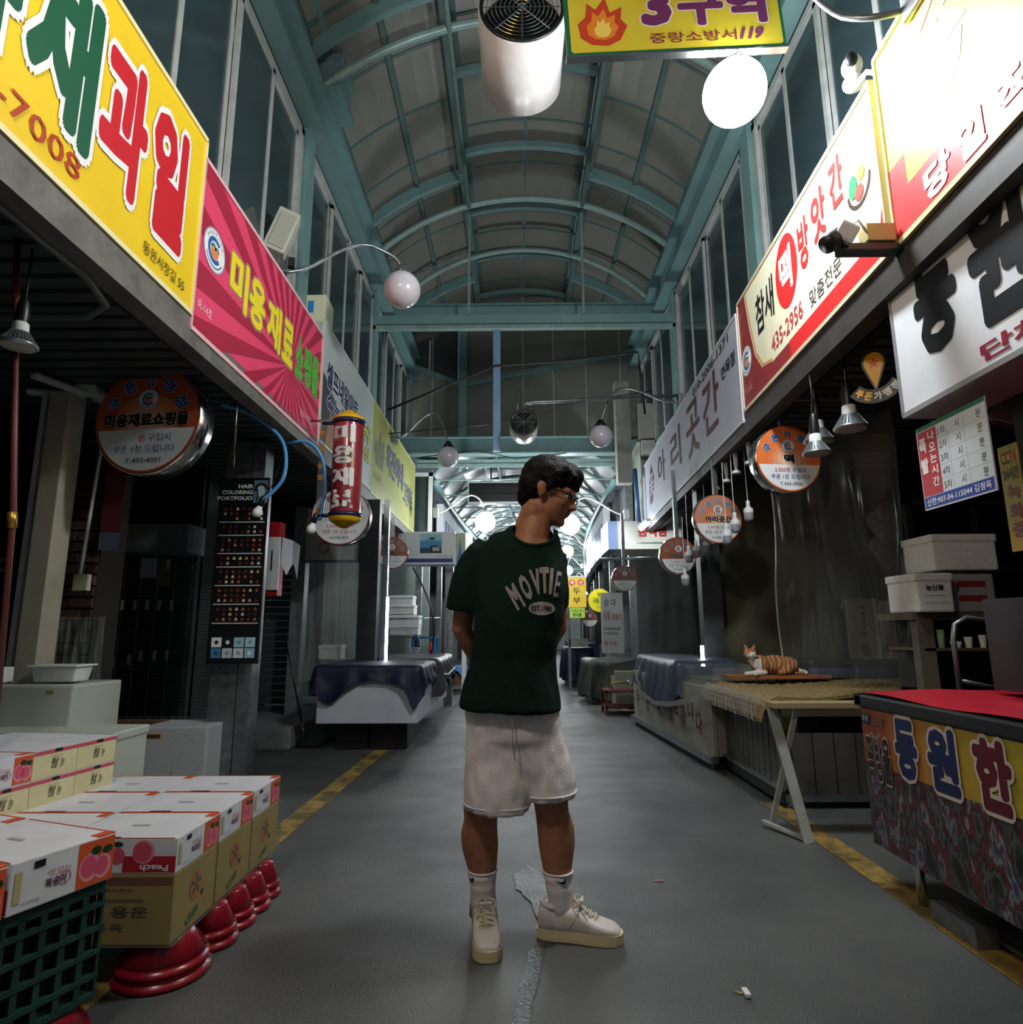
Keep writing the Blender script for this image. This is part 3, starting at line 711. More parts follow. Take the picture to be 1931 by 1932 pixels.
# --- reflector lamps with ribs (protos)
RIBS = mat('lamp_ribs', 'aab0b2', .3, .8); LENS = mat('lamp_lens', 'b9b6ae', .2)
def spot(loc, top, label, group='ribbed reflector bulbs on black cords'):
    t = thing('pendant_bulb', label, 'light bulb', loc, 0, group)
    m = M(); m.tube([(0, 0, .17), (.004, 0, .17+(top-.17)*.5), (0, 0, top)], .0045, BLACKP, 6); m.obj('cord', t)
    m = M(); m.lathe([(.012, .19), (.02, .17), (.024, .12), (.022, .09)], BLACKP, 14); m.obj('socket', t)
    m = M(); m.lathe([(.02, .095), (.026, .09), (.028, .06), (.03, .05)], WHITEP, 16); m.obj('base', t)
    m = M()
    for k in range(28):
        a = 2*PI*k/28; d = Vector((math.cos(a), math.sin(a), 0)); n_ = Vector((-d.y, d.x, 0))*.0022
        p = [d*.02+Vector((0, 0, .055)), d*.032+Vector((0, 0, .055)), d*.062+Vector((0, 0, .01)), d*.03+Vector((0, 0, .01))]
        m.add([q-n_ for q in p]+[q+n_ for q in p], [(0, 1, 2, 3), (7, 6, 5, 4), (0, 4, 5, 1), (1, 5, 6, 2), (2, 6, 7, 3)], RIBS)
    m.lathe([(.028, .052), (.05, .012), (.063, .008), (.065, 0), (.055, -.004)], RIBS, 28); m.obj('heat_sink', t)
    m = M(); m.lathe([(.055, -.004), (.03, -.008), (0, -.01)], LENS, 24); m.obj('lens', t)
    return t
sp = spot((-1.85, 2.2, 2.1), .4, 'ribbed silver bulb hanging at the left edge under the soffit')
for (x, y, z, sc_, lb) in ((1.808, 3.3, 2.11, 1.35, 'ribbed silver bulb touching the pin shaped coupon tag'), (1.778, 3.6, 2.13, 1.3, 'ribbed silver bulb in front of the right rim of the orange rice cake disc'), (1.66, 3.4, 2.0, 1.15, 'ribbed silver bulb hanging lowest, over the orange rice cake disc')):
    d = dup(sp, (x, y, z), None, lb, sc_)
    d.scale = (sc_, sc_, sc_*1.05)
# --- round coupon signs
OR = 'd96a34'
def round_sign(loc, r, name, lab, phone, rotz=0, face=OR, depth=.1, first='5,000원', navy='2b4a86', hang=.2, dim=False):
    t = thing('round_sign', lab, 'sign', loc, rotz)
    RX90 = Matrix.Rotation(PI/2, 4, 'X')
    m = M(); m.lathe([(r*.97, -depth/2), (r, -depth/2+.004), (r, depth/2-.004), (r*.97, depth/2)], CHROME, 48, RX90); m.obj('drum', t)
    y = -depth/2-.001; m = M()
    fc = mat('coupon_'+face, face, .4); m.disc(0, 0, r*.975, y, prn('a83a22'), 48); m.disc(0, 0, r*.955, y-.0005, fc, 48)
    # pale glow of the printed background around the centre
    for k, c in enumerate(('dd7f4f', 'e09468', 'e4aa86', 'e8bfa3')):
        if not dim: m.disc(0, -.05*r, r*(.62-.13*k), y-.0006-.0001*k, mat('coupon_grad_'+c, c, .4), 36, r*(.5-.11*k))
    a = math.asin(.2); pts = [(r*.93*math.cos(q), r*.93*math.sin(q)) for q in [PI+a+(PI-2*a)*i/24 for i in range(25)]]
    m.poly(pts, y-.0015, prn('dfe3e3')); m.obj('face', t)
    L = M(); BL = prn(navy); yy = y-.004
    for k, ch in enumerate('쿠폰가맹점'):
        q = PI*(.86-.18*k); L.text(ch, .7*r*math.cos(q)-.115*r, .7*r*math.cos(q)+.115*r, .7*r*math.sin(q)-.115*r, .7*r*math.sin(q)+.115*r, yy, BL, .045, prn('dfe6ee'), .03, rot=q-PI/2)
    n = len(name); hw = min(.8, .13*n+.02)*r
    L.text(name, -hw, hw, -.14*r, .11*r, yy, prn('14181c'), .05, prn('d8d2cc'), .02)
    if first: L.text(first, -.45*r, -.0*r, -.41*r, -.27*r, yy, prn('b03038'), .01)
    else: L.text('원', -.12*r, -.0*r, -.41*r, -.27*r, yy, prn('b03038'), .01)
    L.text('구입시', .06*r, .48*r, -.41*r, -.27*r, yy, BL, .01); L.text('쿠폰 1장 드립니다', -.58*r, .58*r, -.61*r, -.47*r, yy, BL, .01)
    L.text(phone, -.33*r, .33*r, -.79*r, -.7*r, yy, prn('20242a'), .012)
    emblem(L, 0, .36*r, .19*r, yy); L.obj('lettering', t)
    m = M(); m.box(-.02, .02, -.015, .015, r-.005, r+hang, STEEL); m.obj('bracket', t)
    return t
ORD = 'b8562c'
round_sign((-2.15, 3.62, 2.28), .335, '미용재료쇼핑몰', 'large round coupon sign with a chrome rim below the pink fascia', 'T.493-4001', -.12, ORD, .14, first=None, hang=.02)
t = round_sign((-1.67, 6.0, 2.13), .28, '국수', 'round white sign half hidden behind the red cylinder sign', '010-7455-8372', 0, 'd5d8d8', .12, hang=.1, dim=True, navy='a83a3a')
round_sign((-1.47, 7.5, 1.96), .19, '비름집', 'small dark brown round coupon sign beside the fish shop sign', 'T.434-4237', .15, '8a4028', .08, first='5,000원', navy='454a58', hang=.25, dim=True)
# pin tag seen edge on
def pin_tag(loc, rotz, label):
    t = thing('hanging_tag', label, 'sign', loc, rotz)
    def pin(r, zc, zb): 
        p = [(r*math.cos(a), zc+r*1.05*math.sin(a)) for a in [(-.15+1.3*i/20)*PI for i in range(21)]]; return p+[(0, zb)]
    m = M(); m.poly(pin(.1, .17, -.1)[::1], 0, prn('15171a'), .018); m.obj('backing', t)
    m = M(); m.poly(pin(.083, .17, -.065), -.002, prn('f0b52c')); st = []
    for k in range(10):
        a = PI/2+PI*k/5; q = .055 if k % 2 == 0 else .024; st.append((q*math.cos(a), .16+q*math.sin(a)))
    m.poly(st, -.004, prn('de5a2a')); m.obj('face', t)
    m = M(); m.ring(0, .1, .17, .29, -.004, prn('15171a'), 20, PI*1.22, PI*1.8); 
    for k, ch in enumerate('쿠폰가맹점'):
        a = PI*(1.29+.11*k); m.text(ch, .23*math.cos(a)-.033, .23*math.cos(a)+.033, .1+.23*math.sin(a)-.036, .1+.23*math.sin(a)+.036, -.007, prn('f0b52c' if k < 2 else 'e8ebee'), .05, rot=a-PI*1.5)
    m.ring(0, .1, .17, .29, .018, prn('15171a'), 20, PI*1.22, PI*1.8); m.obj('banner', t)
    m = M(); m.tube([(-.08, .008, .2), (-.1, .008, .75)], .0025, STEEL, 5); m.tube([(.04, .008, .26), (.05, .008, .75)], .0025, STEEL, 5); m.obj('chain', t)
    t.scale = (.55, .55, .6)
    return t
pin_tag((-1.72, 3.75, 2.15), 1.98, 'coupon pin tag seen edge-on beside the large left round sign')
pin_tag((1.82, 3.05, 2.28), -PI*.24, 'yellow pin shaped coupon tag with an orange star hanging under the right fascia')
# --- hair colour board
t = thing('display_board', 'black hair colouring sample board hung on the metal column', 'display board', (-2.2, 4.6, .83), 0)
m = M(); m.box(0, .37, 0, .03, 0, 1.35, mat('board_black', '0c0d0e', .3)); m.obj('panel', t)
m = M(); WT = prn('d7dadb')
for k, s_ in enumerate(('HAIR', 'COLORING', 'PORTFOLIO')): m.text(s_, .26-.03*len(s_), .25, 1.27-.045*k, 1.3-.045*k, -.002, WT, .03)
m.obj('lettering', t)
m = M(); m.rect(.255, .36, 1.16, 1.33, -.002, prn('56707c')); m.disc(.31, 1.25, .03, -.003, prn('a9bcc4'), 16, .045); m.ring(.31, 1.26, .03, .05, -.0035, prn('101820'), 16, 0, PI*1.1); m.rect(.28, .29, 1.17, 1.26, -.0035, prn('101820')); m.obj('portrait', t)
cols_ = ['7a2a22', 'a3522a', 'c98d4a', '5a2018', '8c3b26', 'd8c89a', '4a1c20', 'b0602e', '6b2a2e', 'cfcabb']
m = M(); bars = []
z = 1.13; row = 0
for blk, rows in enumerate((3, 2, 3, 2, 3, 3, 3)):
    for r in range(rows):
        for k in range(7):
            if random.random() < .12: continue
            x = .045+k*.045; c = prn(cols_[(row*3+k*7+random.randrange(3)) % 10]); m.poly([(x, z-.025), (x+.024, z-.025), (x+.02, z-.012), (x+.012, z-.002), (x+.004, z-.012)], -.003, c)
        z -= .036; row += 1
    b = M(); b.box(.025, .35, -.012, 0, z-.012, z-.004, mat('shelf_bar', 'b9bcbb', .5)); b.obj('strip', t); z -= .026
tag(m.obj('hair_swatches', t), kind='stuff')
for k in range(8):
    b = M(); x = .03+(k % 4)*.08; zz = .04+(1-k//4)*.075; b.rect(x, x+.072, zz, zz+.068, -.003, prn(['e2e6e6', '151719', '9cc3d2', 'a8ccd8', '3f7fa6', 'b9c3c9', 'c8d4da', '8fb8cf'][k])); b.disc(x+.036, zz+.034, .015, -.004, prn(['2a2c2e', 'e2e6e6', '6a97a8', '7aa4b2', '1f4f78', '8d979d', '9aa4aa', 'e2e6e6'][k]), 8); b.obj('picture', t)
# metal column
t = thing('metal_column', 'dull galvanised steel column under the black sample board', 'column', (-2.22, 4.72, 0)); m = M(); m.box(0, .3, 0, .16, 0, 2.5, STEEL, .004); m.obj('shaft', t)
m = M(); m.box(.2, .205, -.004, 0, 0, 2.5, DARK); m.obj('seam', t)
t = thing('header_box', 'grey shutter housing above the wire display rack', 'shutter box', (-3.6, 5.2, 1.7)); m = M(); m.box(0, .88, 0, .3, 0, .24, mat('housing_grey', '6a7377', .5, 0, (3, .4, '5d666a')), .006); m.obj('case', t)
# wire display rack with hooks
t = thing('display_rack', 'wire grid display rack with empty hooks and price tags', 'display rack', (-3.55, 5.3, .3)); m = M(); WR = mat('rack_wire', '6e7476', .4, .5)
for i in range(40): m.tube([(0, 0, i*.035), (.85, 0, i*.035)], .0022, WR, 4)
for i in range(7): m.tube([(i*.14, -.003, 0), (i*.14, -.003, 1.38)], .003, WR, 4)
m.obj('wire_grid', t)
m = M()
for i in range(48): m.tube([(.9, .0, i*.029), (1.12, -.1, i*.029)], .0018, WR, 4)
m.tube([(.9, 0, 0), (.9, 0, 1.38)], .005, WR, 5); m.tube([(1.12, -.1, 0), (1.12, -.1, 1.38)], .005, WR, 5); m.obj('side_wire_grid', t)
hk = M(); hk.tube([(0, 0, 0), (-.01, -.09, -.005), (-.01, -.1, .01)], .003, CHROME, 4); hk.box(-.022, .002, -.112, -.108, -.07, .008, prn('98a0a2')); hme = None
for (x, z) in [(.1, 1.33), (.2, 1.33), (.7, 1.33)]+[(.06+.1*i, 1.0) for i in range(8)]+[(.06, .55), (.1, .55), (.18, .55), (.33, .55), (.46, .57), (.55, .6), (.66, .6), (.76, .6)]:
    if hme is None: o = hk.obj('hook', t); hme = o.data
    else: o = bpy.data.objects.new('hook', hme); C.objects.link(o); o.parent = t
    o.location = (x, 0, z)
m = M(); m.box(.42, .54, -.03, -.01, 1.2, 1.36, prn('9aa3b5')); m.box(.55, .66, -.02, -.01, 1.12, 1.36, mat('kraft_card', '5d5647', .8)); m.obj('hanging_packet', t)
t = thing('wire_basket', 'low wire basket rim above the spotted box', 'basket', (-2.95, 4.85, .32)); m = M()
for i in range(12): m.tube([(i*.06, 0, 0), (i*.06, 0, .12)], .003, STEEL, 4)
for z in (0, .06, .12): m.tube([(0, 0, z), (.66, 0, z)], .003, STEEL, 4)
m.obj('wires', t)
# light cord with switch box by the brick pier
t = thing('wall_switch', 'cream switch box on a white conduit against the brick pier', 'switch', (-2.86, 4.2, 1.32)); m = M(); m.box(-.05, .05, -.04, .0, 0, .11, mat('switch_cream', 'b9b7a0', .5), .006); m.obj('case', t)
m = M(); m.tube([(-.02, -.02, .1), (.03, -.02, 1.1)], .012, WHITEP, 6); m.obj('conduit', t)
t = thing('poster', 'small faded red and blue notice on the brick pier', 'poster', (-2.82, 4.27, 1.72)); m = M(); m.rect(-.02, .12, .0, .5, -.005, prn('5a2326')); m.rect(-.02, .12, -.12, 0, -.005, prn('4f5b66')); m.obj('sheet', t)
# clear plastic strip bundle
CLEAR = None
def clearmat(name='clear_plastic', a=.82, tint=(.9, .93, .92)):
    m = bpy.data.materials.new(name); m.use_nodes = True; nt = m.node_tree; nt.nodes.clear()
    o = nt.nodes.new('ShaderNodeOutputMaterial'); mx = nt.nodes.new('ShaderNodeMixShader'); tr = nt.nodes.new('ShaderNodeBsdfTransparent'); gl = nt.nodes.new('ShaderNodeBsdfPrincipled')
    tr.inputs[0].default_value = tint+(1,); gl.inputs['Base Color'].default_value = (.35, .37, .36, 1); gl.inputs['Roughness'].default_value = .14; gl.inputs['Specular IOR Level'].default_value = .8
    mx.inputs[0].default_value = 1-a; nt.links.new(tr.outputs[0], mx.inputs[1]); nt.links.new(gl.outputs[0], mx.inputs[2]); nt.links.new(mx.outputs[0], o.inputs[0]); return m
CLEAR = clearmat('clear_plastic', .86); CLEARM = clearmat('milky_plastic', .72)
def curtain(name, p0, p1, z0, z1, label, m_=None, amp=.03, freq=9, n=90, seed=0, tagcat='curtain', taper=0):
    p0 = Vector(p0+(0,)); p1 = Vector(p1+(0,)); c = M(); d = (p1-p0); nn = Vector((-d.y, d.x, 0)).normalized(); vv = []; ff = []; K_ = 14
    for j in range(K_+1):
        z = z0+(z1-z0)*j/K_
        for i in range(n+1):
            u = i/n; q = noise.noise(Vector((u*freq, j*.12, seed)))+.4*noise.noise(Vector((u*freq*2.7, j*.3, seed+9)))
            uu = u+taper*(j/K_-1)*(u-.5)
            vv.append(p0+d*uu+nn*q*amp*(1-.2*j/K_)+Vector((0, 0, z)))
    for j in range(K_):
        for i in range(n): a = j*(n+1)+i; ff.append((a, a+1, a+n+2, a+n+1))
    c.add(vv, ff, m_ or CLEAR, True); o = c.obj(name); tag(o, label, tagcat); return o
curtain('plastic_sheet', (-2.95, 4.12), (-2.62, 4.1), .42, 1.15, 'bunched clear plastic sheet hanging before the brick pier', CLEARM, .05, 14, 60, 3)
# --- white boxes at the rear left
def crate(name, loc, sx, sy, sz, label, m_=FOAM, rot=0, lid=True, group=None, cat='box'):
    t = thing(name, label, cat, loc, rot, group); m = M(); m.box(0, sx, 0, sy, 0, sz, m_, .012); m.obj('body', t)
    if lid: m = M(); m.box(-.006, sx+.006, -.006, sy+.006, sz-.03, sz+.015, m_, .01); m.obj('lid', t)
    return t
BD = mat('white_board_box', 'b4bcb0', .5, 0, (2, .5, 'a5ada1'))
b1 = crate('storage_box', (-3.3, 3.42, 0), .98, .42, .78, 'large off-white box at the left edge with a brown tape patch', BD, lid=False)
m = M(); m.rect(.84, .88, .735, .755, -.002, prn('8a7850')); m.obj('tape', b1)
crate('storage_box', (-3.1, 3.2, 0), 1.15, .3, .56, 'long low off-white box in front of the large one, behind the cream cartons', BD, lid=True)
t = crate('foam_box', (-2.56, 4.5, 0), .46, .38, .42, 'white box with blue spots and a cut handle hole', mat('white_spotted_box', 'a9b0b3', .6), 0, False)
m = M()
for k in range(26):
    x, z = random.uniform(.02, .44), random.uniform(.02, .38); m.disc(x, z, random.uniform(.002, .005), -.002, prn('3c4488'), 8)
m.obj('spots', t); m = M(); m.rect(.01, .15, .34, .375, -.002, prn('b59d68')); m.rect(.04, .14, .345, .37, -.003, prn('50331c')); m.obj('handle_hole', t)
t = thing('tray', 'small white plastic tray standing on the large off-white box', 'tray', (-2.62, 3.5, .79)); m = M(); m.box(0, .25, 0, .15, 0, .085, WHITEP, .01, taper=.015); m.box(-.012, .262, -.012, .162, .08, .09, WHITEP, .004); m.obj('body', t)
t = thing('carton', 'small white carton with a black mark at the left edge', 'box', (-2.92, 3.44, .79)); m = M(); m.box(0, .17, 0, .12, 0, .08, WHITEP, .004); m.text('2', .1, .15, .02, .06, -.002, prn('1a1a1c'), .05); m.obj('body', t)
t = thing('carton', 'brown cardboard carton standing behind the spotted white box', 'box', (-2.98, 4.72, 0)); m = M(); m.box(0, .45, 0, .1, 0, .43, mat('cardboard', '6b4f38', .85, 0, (4, .5, '5c432f')), .004); m.obj('body', t)
# --- fruit cartons
CARD = mat('carton_white', 'd6d8dc', .45, 0, (3, .3, 'caccd1')); CREAM = mat('carton_cream', 'd6cfa4', .5, 0, (3, .3, 'cbc498')); YELC = mat('carton_yellow', 'b8973f', .5, 0, (5, .9, '96804a'))
PNK = prn('c9506a'); PNK2 = prn('d98a98'); LEAF = prn('1f3a22'); ORG = prn('c9542c')
def peach(m, x, z, r, y, ax=1.0, side=False):
    q = M()
    q.disc(0, 0, r, 0, PNK2, 20, r); q.disc(-.1*r, .05*r, r*.78, -.0006, PNK, 18); q.ring(.15*r, 0, r*.45, r*.5, -.0010, PNK2, 12, -1.2, 1.2)
    return q
def side_art(m, L, h, mirror=1):
    """printed side in local coordinates of the +X face: u along y, v up; built at x=0 facing +x"""
    A = M()
    u0 = .62*L
    A.rect(u0, L-.002, .004, h-.004, 0, ORG)
    for (u, v, r) in ((.74*L, .42*h, .3*h), (.88*L, .36*h, .26*h)):
        A.disc(u, v, r*.8, -.0008, PNK2, 18, r); A.disc(u-.01*L, v+.02*h, r*.6, -.0012, PNK, 16, r*.78)
    A.disc(.8*L, .74*h, .13*h, -.0014, LEAF, 8, .1*h); A.disc(.92*L, .7*h, .13*h, -.0014, LEAF, 8, .09*h)
    A.text('맛있는', .34*L, .56*L, .52*h, .66*h, -.001, prn('c07a80'), .01); A.text('복숭아', .32*L, .52*L, .3*h, .5*h, -.001, prn('54303a'), .02); A.ring(.5*L, .4*h, .12*h, .14*h, -.001, prn('b04a58'), 16)
    A.rect(.04*L, .1*L, .2*h, .8*h, -.001, prn('b0a878')); A.text('산지직송', .12*L, .28*L, .12*h, .2*h, -.001, prn('8a8c96'), .01)
    A.rect(.2*L, .3*L, .78*h, .92*h, -.001, prn('17181a'))
    return A
RZ = Matrix.Rotation(PI/2, 4, 'Z')
def addto(m, A, mtx):
    for i, f_ in enumerate(A.f): pass
    o = len(m.v); m.v += [tuple(mtx @ Vector(v)) for v in A.v]
    for f_, mi, s_ in zip(A.f, A.mi, A.sm): m.f.append([a+o for a in f_]); m.mi.append(m._mi(A.m[mi])); m.sm.append(s_)
def peach_box(label, loc, rot, sx, sy, h, group='white peach cartons'):
    t = thing('fruit_carton', label, 'carton', loc, rot, group)
    m = M(); m.box(-sx, 0, 0, sy, 0, h, CARD, .003); m.obj('body', t)
    m = M(); addto(m, side_art(m, sy, h), Matrix.Translation((.0012, 0, 0)) @ RZ)
    # front face (towards the camera)
    A = M(); A.rect(-.45*sx, -.002, .004, .5*h, -.001, prn('a52633')); A.disc(-.5*sx, .5*h, .24*h, -.002, PNK, 20); A.disc(-.28*sx, .62*h, .34*h, -.003, PNK2, 24); A.disc(-.29*sx, .62*h, .29*h, -.0035, PNK, 24)
    A.disc(-.5*sx, .84*h, .16*h, -.0038, LEAF, 8, .08*h); A.text('Peach', -.3*sx, -.06*sx, .08*h, .26*h, -.004, prn('e6d8da'), .03, rot=PI); A.ring(-.78*sx, .45*h, .17*h, .2*h, -.002, prn('a52633'), 18); A.disc(-.66*sx, .5*h, .07*h, -.003, prn('17181a'), 12)
    addto(m, A, Matrix.Identity(4)); m.obj('print', t)
    m = M()
    for (a, b, c, d) in ((-sx+.01, -.01, .0, .004), (-sx+.01, -.01, sy-.004, sy)): m.box(a, b, c, d, h, h+.0015, ORG)
    m.box(-.03, 0, sy-.05, sy, h, h+.0018, ORG); m.box(-sx*.6, -sx*.45, sy*.45, sy*.5, h, h+.0016, prn('9a9ca0')); m.box(-sx*.7, -sx*.5, .001, .012, h, h+.002, prn('2a2b2d')); m.obj('lid_flap', t)
    return t
def persimmon_box(label, loc, rot, sx, sy, h):
    t = thing('fruit_carton', label, 'carton', loc, rot, 'yellow persimmon cartons'); m = M(); m.box(-sx, 0, 0, sy, 0, h, YELC, .003); m.obj('body', t)
    m = M(); A = M(); A.disc(.5*sy, .6*h, .2*h, -.001, prn('c76a34'), 18, .22*h)
    for k in range(5):
        a = PI/2+2*PI*k/5; A.poly([(.5*sy, .62*h), (.5*sy+.12*h*math.cos(a-.3), .62*h+.12*h*math.sin(a-.3)), (.5*sy+.18*h*math.cos(a), .62*h+.18*h*math.sin(a)), (.5*sy+.12*h*math.cos(a+.3), .62*h+.12*h*math.sin(a+.3))], -.002, prn('2f4a22'))
    A.disc(.66*sy, .42*h, .05*h, -.002, prn('1c1c16'), 10); A.text('단감', .3*sy, .6*sy, .12*h, .24*h, -.002, prn('2f6a2a'), .04, rot=.3)
    addto(m, A, Matrix.Translation((.0012, 0, 0)) @ RZ)
    A = M(); A.rect(-sx+.005, -.005, .84*h, .96*h, -.001, prn('7a3c26')); A.text('농산물 우수관리', -.8*sx, -.35*sx, .74*h, .8*h, -.001, prn('7a2a2a'), .02); A.rect(-.8*sx, -.25*sx, .6*h, .65*h, -.001, prn('6b5a36'))
    A.text('공융', -.52*sx, -.2*sx, .38*h, .54*h, -.001, prn('3d2c1c'), .03, rot=PI); A.text('ZM', -.85*sx, -.58*sx, .42*h, .52*h, -.001, prn('7a2a2a'), .03, rot=PI); A.text('농원', -.65*sx, -.4*sx, .18*h, .3*h, -.001, prn('3a3a34'), .02, rot=PI)
    addto(m, A, Matrix.Identity(4)); m.obj('print', t); return t
ordn = ['nearest', 'second', 'third', 'farthest']
xb = -1.045; y0 = 2.1
for i in range(3):
    yy = y0+i*.29
    persimmon_box('yellow persimmon carton in the lower row, %s of the three along the outer edge' % (['nearest', 'second', 'farthest'][i]), (xb, yy, .13), 0, .36, .28, .195)
    for j in range(3):
        peach_box('white peach carton on the far pallet stack, %s row, %s column from the aisle' % (['nearest', 'middle', 'farthest'][i], ['outer', 'second', 'third'][j]), (xb-j*.375, yy, .327), 0, .365, .283, .1)
for i in range(3):
    persimmon_box('yellow carton hidden behind the outer ones, %s of the inner row' % (['nearest', 'second', 'farthest'][i]), (xb-.375, y0+i*.29, .13), 0, .6, .28, .19)
# clear wrap over the yellow row
m = M(); m.box(-.97, .006, -.006, .88, 0, .2, CLEAR); o = m.obj('plastic_wrap', None, (xb+.004, y0-.004, .128)); tag(o, 'clear crinkled wrap around the yellow persimmon cartons', 'wrap')
# near stack on green crates, turned toward the camera
A_ = Vector((-1.09, 1.86)); ang = -.36
GRC = mat('green_crate_plastic', '1f4038', .4, 0, (6, .6, '18332d'))
def milk_crate(label, loc, rot, sx, sy, h):
    t = thing('plastic_crate', label, 'crate', loc, rot, 'green crates under the near cartons')
    m = M(); m.box(-sx, 0, 0, sy, h-.03, h, GRC, .004); m.box(-sx, 0, 0, sy, 0, .02, GRC, .004)
    m.box(-sx+.01, -.012, .01, sy-.01, .01, .03, GRC); m.obj('rim', t)
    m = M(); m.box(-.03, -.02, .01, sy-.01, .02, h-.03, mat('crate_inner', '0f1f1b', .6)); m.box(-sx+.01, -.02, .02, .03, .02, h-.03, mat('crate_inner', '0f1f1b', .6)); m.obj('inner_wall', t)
    m = M(); n = 5
    for k in range(n+1): u = sy*k/n; m.box(-.018, 0, max(0, u-.008), min(sy, u+.008), .015, h-.02, GRC)
    for k in range(1, 5): z = h*k/5; m.box(-.016, .003, 0, sy, z-.006, z+.006, GRC)
    m.obj('lattice', t)
    m = M()
    for k in range(7): u = -sx*k/6; m.box(max(-sx, u-.007), min(0, u+.007), 0, .018, .015, h-.02, GRC)
    for k in range(1, 5): z = h*k/5; m.box(-sx, 0, -.003, .016, z-.006, z+.006, GRC)
    m.obj('front_lattice', t); return t
dirv = Vector((-math.sin(ang), math.cos(ang)))
for k in range(3):
    q = A_-dirv*(.27*(k+1))
    milk_crate('dark green plastic crate under the near peach cartons, %s from the far end' % ['first', 'second', 'third'][k], (q.x-.012, q.y, .115), ang, .42, .262, .285)
    for j in range(2):
        peach_box('white peach carton on the green crates, %s from the far end, %s column' % (['first', 'second', 'third'][k], ['outer', 'inner'][j]), (q.x-j*.37*math.cos(ang), q.y-j*.37*math.sin(ang), .402), ang, .36, .262, .115)
# red stacked basins that carry the stacks
RED = mat('red_plastic', '8e1726', .25, 0, (4, .4, '7a1220'))
def basin(label, loc, r, h=.125):
    t = thing('plastic_basin', label, 'basin', loc, random.uniform(0, 1), 'upturned red basins under the cartons'); m = M()
    m.lathe([(r, 0), (r+.012, .004), (r+.012, .018), (r*.98, .02), (r*.97, .035), (r+.004, .037), (r+.004, .05), (r*.95, .052), (r*.93, .065), (r*.96, .067), (r*.62, h-.004), (r*.58, h), (0, h)], RED, 28); m.obj('shell', t); return t
for i, (x, y, r) in enumerate(((-1.12, 2.22, .13), (-1.07, 2.42, .085), (-1.06, 2.56, .08), (-1.05, 2.69, .075), (-1.05, 2.82, .07), (-1.22, 1.8, .12))):
    basin('upturned glossy red basin, %s' % ['large one under the near corner of the yellow cartons', 'second along the yellow carton edge', 'third along the yellow carton edge', 'fourth along the yellow carton edge', 'farthest along the yellow carton edge', 'at the foot of the green crates'][i], (x, y, 0), r, .125 if i else .127)
# cream cartons behind
def cream_box(label, loc, rot, sx, sy, h):
    t = thing('fruit_carton', label, 'carton', loc, rot, 'cream cartons'); m = M(); m.box(-sx, 0, 0, sy, 0, h, CREAM, .003); m.obj('body', t)
    A = M(); A.rect(0, sy, h*.86, h-.002, -.001, prn('c24a62')); A.rect(.45*sy, .62*sy, h*.88, h*.99, -.002, prn('191a1c')); A.text('햇살', .4*sy, .55*sy, .3*h, .68*h, -.001, prn('4a4438'), .015, shear=.2); A.text('농', .6*sy, .7*sy, .3*h, .64*h, -.001, prn('5a5044'), .01, shear=.2); A.rect(.38*sy, .66*sy, .72*h, .75*h, -.001, prn('b5ad88'))
    m = M(); addto(m, A, Matrix.Translation((.0012, 0, 0)) @ RZ); m.box(-sx, 0, 0, sy, h, h+.002, CARD); m.obj('print', t); return t
P1 = W(212, 1482, z=.42); P2 = W(0, 1548, z=.42); dv = Vector((P1.x-P2.x, P1.y-P2.y)); a2 = -math.atan2(dv.x, dv.y); dn = dv.normalized()
for k in range(4):
    q = Vector((P1.x, P1.y))-dn*(.2*(k+1))
    cream_box('cream carton with a pink rim in the lower layer, %s from the aisle end' % ['first', 'second', 'third', 'fourth'][k], (q.x, q.y, .42), a2, .5, .198, .1)
    if k < 2: cream_box('cream carton with a pink rim in the upper layer, %s from the aisle end' % ['first', 'second'][k], (q.x, q.y, .522), a2, .5, .198, .1)
    else: peach_box('white peach carton on top of the cream ones, %s to the left' % ['just', 'farther'][k-2], (q.x, q.y, .522), a2, .5, .198, .1)
q = Vector((P1.x, P1.y))-dn*.82+Vector((-dn.y, dn.x))*.1
peach_box('single white peach carton topmost at the left edge', (q.x, q.y, .624), a2, .4, .2, .1)
t = thing('pallet_table', 'low platform with a yellow cloth edge under the cream cartons', 'platform', (P1.x, P1.y, 0), a2); m = M(); m.box(-.9, .03, -.95, .03, .37, .418, mat('yellow_cloth', '9a7d2e', .8, 0, (6, .6, '83681f')), .004); m.obj('top', t)
m = M()
for (x, y) in ((-.05, -.03), (-.85, -.03), (-.05, -.88), (-.85, -.88)): m.box(x-.03, x+.03, y-.03, y+.03, 0, .37, DARK)
m.obj('legs', t)
# --- mid left: cylinder sign
t = thing('cylinder_sign', 'red cylindrical advertising lamp with yellow domed caps', 'sign', (-1.258, 4.6, 1.84)); YCAP = mat('yellow_cap', 'd9a818', .35); NV = mat('navy_band', '1b1d44', .35)
m = M(); m.lathe([(.108, .05), (.11, .1), (.11, .71), (.108, .76)], mat('barber_red', '8e2a33', .18, 0, (3, .3, '7a222b'), spec=.8), 40); m.obj('tube', t)
m = M()
for z in (.035, .745): m.lathe([(.11, z), (.122, z), (.122, z+.03), (.11, z+.03)], NV, 40)
m.tube([(-.11, 0, .76), (-.2, 0, .76)], .014, NV, 8); m.tube([(-.11, 0, .05), (-.2, 0, .05)], .014, NV, 8); m.obj('band', t)
m = M(); m.lathe([(.122, .775), (.118, .795), (.1, .8), (.09, .815), (.075, .82), (.06, .835), (.045, .84), (.03, .855), (.012, .86), (0, .862)], YCAP, 40); m.obj('cap', t)
